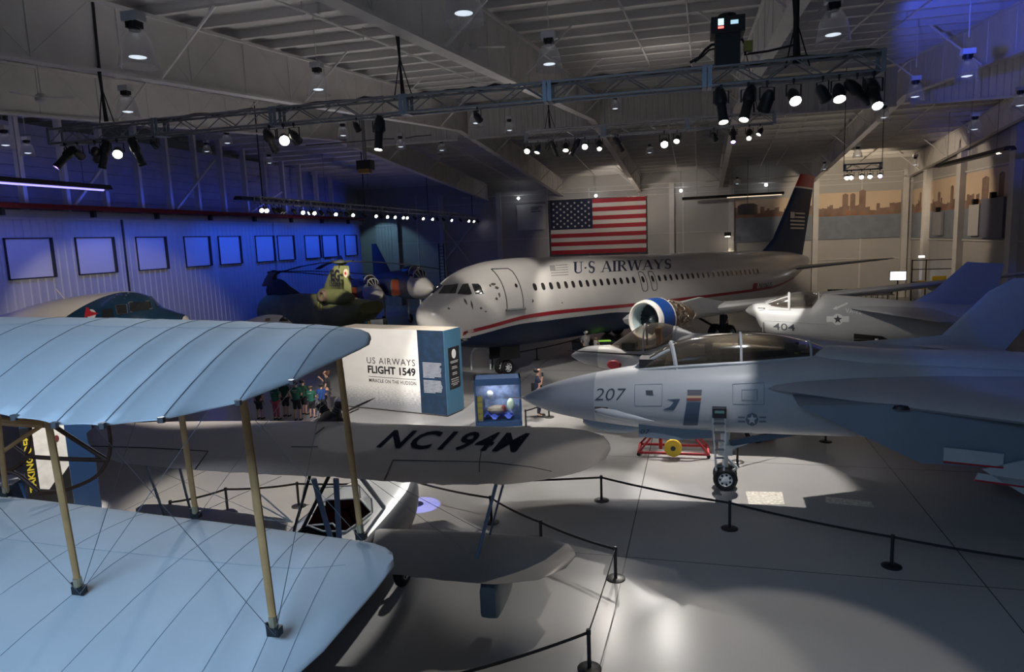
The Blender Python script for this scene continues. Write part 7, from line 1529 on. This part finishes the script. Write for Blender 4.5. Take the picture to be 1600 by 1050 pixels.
# ================================================================ PEOPLE
def skinned(name, J, E, m, parent=None, lv=2):
    """J: name -> (point, radius); E: pairs of joint names"""
    ks = list(J); me = bpy.data.meshes.new(name); me.from_pydata([tuple(J[k][0]) for k in ks], [(ks.index(a), ks.index(b)) for a, b in E], [])
    o = bpy.data.objects.new(name, me); COL.objects.link(o); md = o.modifiers.new('Skin', 'SKIN'); md.use_smooth_shade = True; sb = o.modifiers.new('Sub', 'SUBSURF'); sb.levels = lv; sb.render_levels = lv
    for i, k in enumerate(ks):
        r = J[k][1]; me.skin_vertices[0].data[i].radius = (r, r) if not isinstance(r, tuple) else r; me.skin_vertices[0].data[i].use_root = (i == 0)
    dg = bpy.context.evaluated_depsgraph_get(); dg.update(); nm = bpy.data.meshes.new_from_object(o.evaluated_get(dg)); bpy.data.objects.remove(o); bpy.data.meshes.remove(me)
    nm.name = name; nm.materials.clear(); nm.materials.append(m); [setattr(p, 'use_smooth', True) for p in nm.polygons]; o = bpy.data.objects.new(name, nm); COL.objects.link(o)
    if parent is not None: o.parent = parent
    return o
PM = {}
def pm(col, rough=.8):
    k = tuple(col)
    if k not in PM: PM[k] = mat('cloth_%d' % len(PM), col, rough, noise=.1, nscale=12)
    return PM[k]
def person(px, h, rz, label, shirt, legs, hair, pose='stand', shorts=False, skirt=False, longhair=False, skin=None, at=None, group=None, fat=0.0):
    p = at if at is not None else atz(*px); t = thing('person', label, 'person', (p.x, p.y, 0), rz, group); k = h / 1.72; V = lambda x, y, z: Vector((x * k, y * k, z * k)); R = lambda r: r * k
    # faces -y
    ws = {'stand': ((.235, .02, 1.12), (.255, -.04, .86), (-.235, .02, 1.12), (-.255, -.04, .86)), 'mic': ((.24, .0, 1.12), (.20, -.16, .92), (-.22, -.08, 1.12), (-.08, -.24, 1.36)), 'phone': ((.24, .0, 1.12), (.25, -.05, .88), (-.2, -.12, 1.16), (-.1, -.16, 1.46)), 'front': ((.22, -.08, 1.1), (.08, -.26, 1.02), (-.22, -.08, 1.1), (-.08, -.26, 1.02))}[pose]
    J = {'pelvis': (V(0, 0, .93), R(.135)), 'waist': (V(0, .005, 1.08), R(.12)), 'chest': (V(0, 0, 1.27), (R(.15), R(.12))), 'collar': (V(0, .005, 1.42), R(.07)), 'neck': (V(0, -.005, 1.49), R(.05)), 'jaw': (V(0, -.03, 1.565), R(.068)), 'brow': (V(0, -.012, 1.635), R(.088)), 'crown': (V(0, .0, 1.68), R(.062)), 'nose': (V(0, -.115, 1.59), R(.014)),
         'shl': (V(.165, .01, 1.39), R(.058)), 'ell': (V(*ws[0]), R(.042)), 'wrl': (V(*ws[1]), R(.028)), 'shr': (V(-.165, .01, 1.39), R(.058)), 'elr': (V(*ws[2]), R(.042)), 'wrr': (V(*ws[3]), R(.028)),
         'hil': (V(.085, 0, .86), R(.085)), 'knl': (V(.1, -.015, .49), R(.056)), 'anl': (V(.105, .02, .09), R(.038)), 'tol': (V(.12, -.14, .04), R(.034)), 'hir': (V(-.085, 0, .86), R(.085)), 'knr': (V(-.1, -.015, .49), R(.056)), 'anr': (V(-.105, .02, .09), R(.038)), 'tor': (V(-.12, -.14, .04), R(.034))}
    E = [('pelvis', 'waist'), ('waist', 'chest'), ('chest', 'collar'), ('collar', 'neck'), ('neck', 'jaw'), ('jaw', 'brow'), ('brow', 'crown'), ('chest', 'shl'), ('shl', 'ell'), ('ell', 'wrl'), ('chest', 'shr'), ('shr', 'elr'), ('elr', 'wrr'), ('pelvis', 'hil'), ('hil', 'knl'), ('knl', 'anl'), ('anl', 'tol'), ('pelvis', 'hir'), ('hir', 'knr'), ('knr', 'anr'), ('anr', 'tor')]
    J.pop('nose')
    for s, e, w in (('l', 'ell', 'wrl'), ('r', 'elr', 'wrr')):
        d = (J[w][0] - J[e][0]).normalized(); side = d.cross(Vector((0, 1, .2))).normalized(); pw = J[w][0] + d * R(.06); J['pa' + s] = (pw, (R(.032), R(.018))); E.append((w, 'pa' + s))
        for i, (off, ln) in enumerate(((-.027, .062), (-.009, .075), (.009, .07), (.027, .055))):
            f = 'f%s%d' % (s, i); g = 'g%s%d' % (s, i); J[f] = (pw + d * R(.045) + side * R(off), R(.0095)); J[g] = (pw + d * R(.045 + ln * .6) + side * R(off * 1.1) + Vector((0, -R(.02), -R(.01))), R(.0085)); E += [('pa' + s, f), (f, g)]
        J['th' + s] = (pw + Vector((0, -R(.045), 0)) + d * R(.02), R(.010)); E.append(('pa' + s, 'th' + s))
    skm = skin or M_skin
    b = skinned('body', J, E, skm, t); S = lambda ks, add: {q: (J[q][0], tuple(r_ + R(add + fat) for r_ in J[q][1]) if isinstance(J[q][1], tuple) else J[q][1] + R(add + (fat if q in ('waist', 'chest') else fat * .3))) for q in ks}
    # face: eyes, nose, ears in one small mesh joined to the body look
    m = MB(); c = V(0, -.01, 1.6)
    m.tube([c + V(0, -.085, .03), c + V(0, -.108, -.015), c + V(0, -.09, -.03)], [R(.008), R(.014), R(.006)], 6)
    for s in (-1, 1): m.lathe([(.001, -R(.02)), (R(.02), 0), (.001, R(.02))], 8, Matrix.Translation(c + V(s * .086, .01, .01)) @ Matrix.Diagonal((.5, 1, 1.5, 1)))
    m.build('nose_and_ears', skm, b); m = MB()
    for s in (-1, 1): m.lathe([(.001, -R(.008)), (R(.01), 0), (.001, R(.008))], 8, Matrix.Translation(c + V(s * .034, -.082, .02)))
    m.tube([c + V(-.025, -.083, -.05), c + V(0, -.088, -.052), c + V(.025, -.083, -.05)], R(.005), 5); m.build('eyes_and_mouth', M_cock, b)
    HJ = {'a': (V(0, .022, 1.678), R(.138)), 'b': (V(0, .058, 1.615), R(.130)), 'd': (V(0, .06, 1.55), R(.09))}; HE = [('a', 'b'), ('b', 'd')]
    if longhair: HJ['c'] = (V(0, .07, 1.49), R(.072)); HE.append(('d', 'c'))
    skinned('hair', HJ, HE, pm(hair), t)
    T = S(['waist', 'pelvis', 'chest', 'collar', 'shl', 'shr'], .018); T['pelvis'] = (J['pelvis'][0] + V(0, 0, -.02), R(.155 + fat)); T['sl'] = (J['shl'][0].lerp(J['ell'][0], .75), R(.062)); T['sr'] = (J['shr'][0].lerp(J['elr'][0], .75), R(.062)); T['collar'] = (V(0, .005, 1.43), R(.075))
    sh = skinned('shirt', T, [('waist', 'pelvis'), ('waist', 'chest'), ('chest', 'collar'), ('chest', 'shl'), ('chest', 'shr'), ('shl', 'sl'), ('shr', 'sr')], pm(shirt), t)
    lo = .42 if shorts else .13
    Q = {'pelvis': (V(0, 0, .91), R(.148)), 'hil': (V(.085, 0, .84), R(.10)), 'hir': (V(-.085, 0, .84), R(.10)), 'kl': (V(.1, -.012, max(.47, lo)), R(.076)), 'kr': (V(-.1, -.012, max(.47, lo)), R(.076))}; QE = [('pelvis', 'hil'), ('pelvis', 'hir'), ('hil', 'kl'), ('hir', 'kr')]
    if not shorts: Q['al'] = (V(.105, .015, .12), R(.056)); Q['ar'] = (V(-.105, .015, .12), R(.056)); QE += [('kl', 'al'), ('kr', 'ar')]
    skinned('shorts' if shorts else 'trousers', Q, QE, pm(legs), t)
    for s in (-1, 1): m = MB(); m.tube([V(s * .105, .06, .045), V(s * .108, -.03, .05), V(s * .12, -.15, .035), V(s * .122, -.19, .03)], [R(.035), R(.048), R(.042), R(.02)], 10); m.build('shoe', M_rubber, t)
    t['k'] = k
    return t
GREEN = (.012, .10, .07); DG = (.01, .055, .035); DARK = (.012, .012, .018); BRN = (.05, .028, .018); BLK = (.008, .007, .007)
def shirt_text(t, w, lines):
    k = t['k']; sh = [c for c in t.children if c.name.startswith('shirt')][0]
    for i, (s, h, ww) in enumerate(lines): letters('shirt_lettering', s, lambda u, v: Vector(((ww / 2 - u) * k * 1.0, (.172 - .05 * abs(u - ww / 2)) * k, (1.30 - .07 * i + v) * k)), M_ltdecal, sh, h=h, width=ww)
w = person((514, 644), 1.62, radians(-75), 'woman in dark top and grey trousers speaking into a microphone before the exhibit wall', (.015, .016, .022), (.07, .065, .085), (.10, .035, .015), 'mic', longhair=True)
k = w['k']; m = MB(); m.tube([(-.07 * k, -.28 * k, 1.38 * k), (-.05 * k, -.20 * k, 1.53 * k)], .014, 8); m.lathe([(.001, -.03), (.026, -.02), (.03, .01), (.001, .035)], 10, Matrix.Translation((-.05 * k, -.19 * k, 1.55 * k)));  mo = m.build('microphone', M_black); mo.matrix_world = Matrix.Translation(w.location) @ Matrix.Rotation(w.rotation_euler.z, 4, 'Z'); tag(mo, 'black handheld microphone raised by the speaking woman', 'microphone')
B_ = person((466, 657), 1.47, pi + .2, 'child in green shirt and dark shorts, back turned, tallest of the school group', GREEN, DARK, BLK, 'front', shorts=True, fat=.03); shirt_text(B_, .3, (('STAFF', .06, .2), ('TEAM', .04, .14)))
C_ = person((433, 656), 1.36, pi - .1, 'child in green shirt and pink trousers at the left of the school group', GREEN, (.42, .07, .11), BLK, 'front', fat=.03); shirt_text(C_, .3, (('STAFF', .05, .18),))
person((448, 651), 1.40, pi, 'child in dark green shirt between the pink-trousered and the tallest child', DG, DARK, BRN, 'stand', shorts=True)
person((477, 648), 1.34, pi - .3, 'black-haired child in dark green shirt right of the tallest child', DG, DARK, BLK, 'front', shorts=True, fat=.03)
D_ = person((489, 653), 1.22, pi + .1, 'brown-haired child in green shirt with a white back print, nearest the woman', GREEN, DARK, (.10, .06, .035), 'front', shorts=True, fat=.03); shirt_text(D_, .3, (('CAMP', .05, .22),))
person((505, 650), 1.22, pi + .4, 'child in bright blue shirt standing close beside the woman', (.01, .05, .22), DARK, BLK, 'front', shorts=True, fat=.03)
person((407, 655), 1.3, pi, 'child in dark clothes half hidden at the far left of the school group', (.05, .045, .04), (.06, .055, .05), BRN, 'stand', shorts=True)
w = person((843, 651), 1.74, radians(95), 'man in navy shirt with black shoulder bag holding a phone to his ear', (.012, .018, .05), (.015, .016, .03), BLK, 'phone')
k = w['k']; m = MB(); m.box((.2, -.1, .86), (.34, .28, 1.16)); m.tube([(.27, .1, 1.16), (.15, .03, 1.48), (-.02, -.03, 1.44)], .02, 6); bo = m.build('shoulder_bag', M_black, smooth=False); bo.matrix_world = Matrix.Translation(w.location) @ Matrix.Rotation(w.rotation_euler.z, 4, 'Z'); tag(bo, 'black shoulder bag hanging at the side of the man in navy', 'bag')
m = MB(); m.box((-.135 * k, -.2 * k, 1.44 * k), (-.12 * k, -.13 * k, 1.58 * k)); po = m.build('phone', M_black, smooth=False); po.matrix_world = bo.matrix_world.copy(); tag(po, 'dark phone in the raised hand of the man in navy', 'phone')
person((916, 567), 1.62, pi + .5, 'grey-haired man in a grey shirt standing at the green-screen table', (.20, .20, .21), (.03, .03, .035), (.45, .44, .42), 'front')
person((932, 562), 1.18, pi - .4, 'child in pale clothes beside the grey-haired man at the table', (.42, .38, .35), (.3, .28, .27), (.25, .18, .1), 'front')
person((1131, 530), 1.70, .5, 'person in slate clothes standing behind the airliner engine', (.06, .07, .10), (.03, .035, .05), BLK, 'stand')
c = atz(531, 641); m = MB(); m.lathe([(.001, 0), (.16, 0), (.2, .1), (.19, .3), (.12, .42), (.001, .44)], 14, Matrix.Translation((c.x, c.y, 0)) @ Matrix.Diagonal((1, .7, 1, 1))); m.tube([(c.x - .06, c.y, .42), (c.x, c.y, .52), (c.x + .06, c.y, .42)], .015, 6); tag(m.build('backpack', pm((.03, .035, .07))), 'dark blue backpack standing against the foot of the exhibit wall', 'backpack')
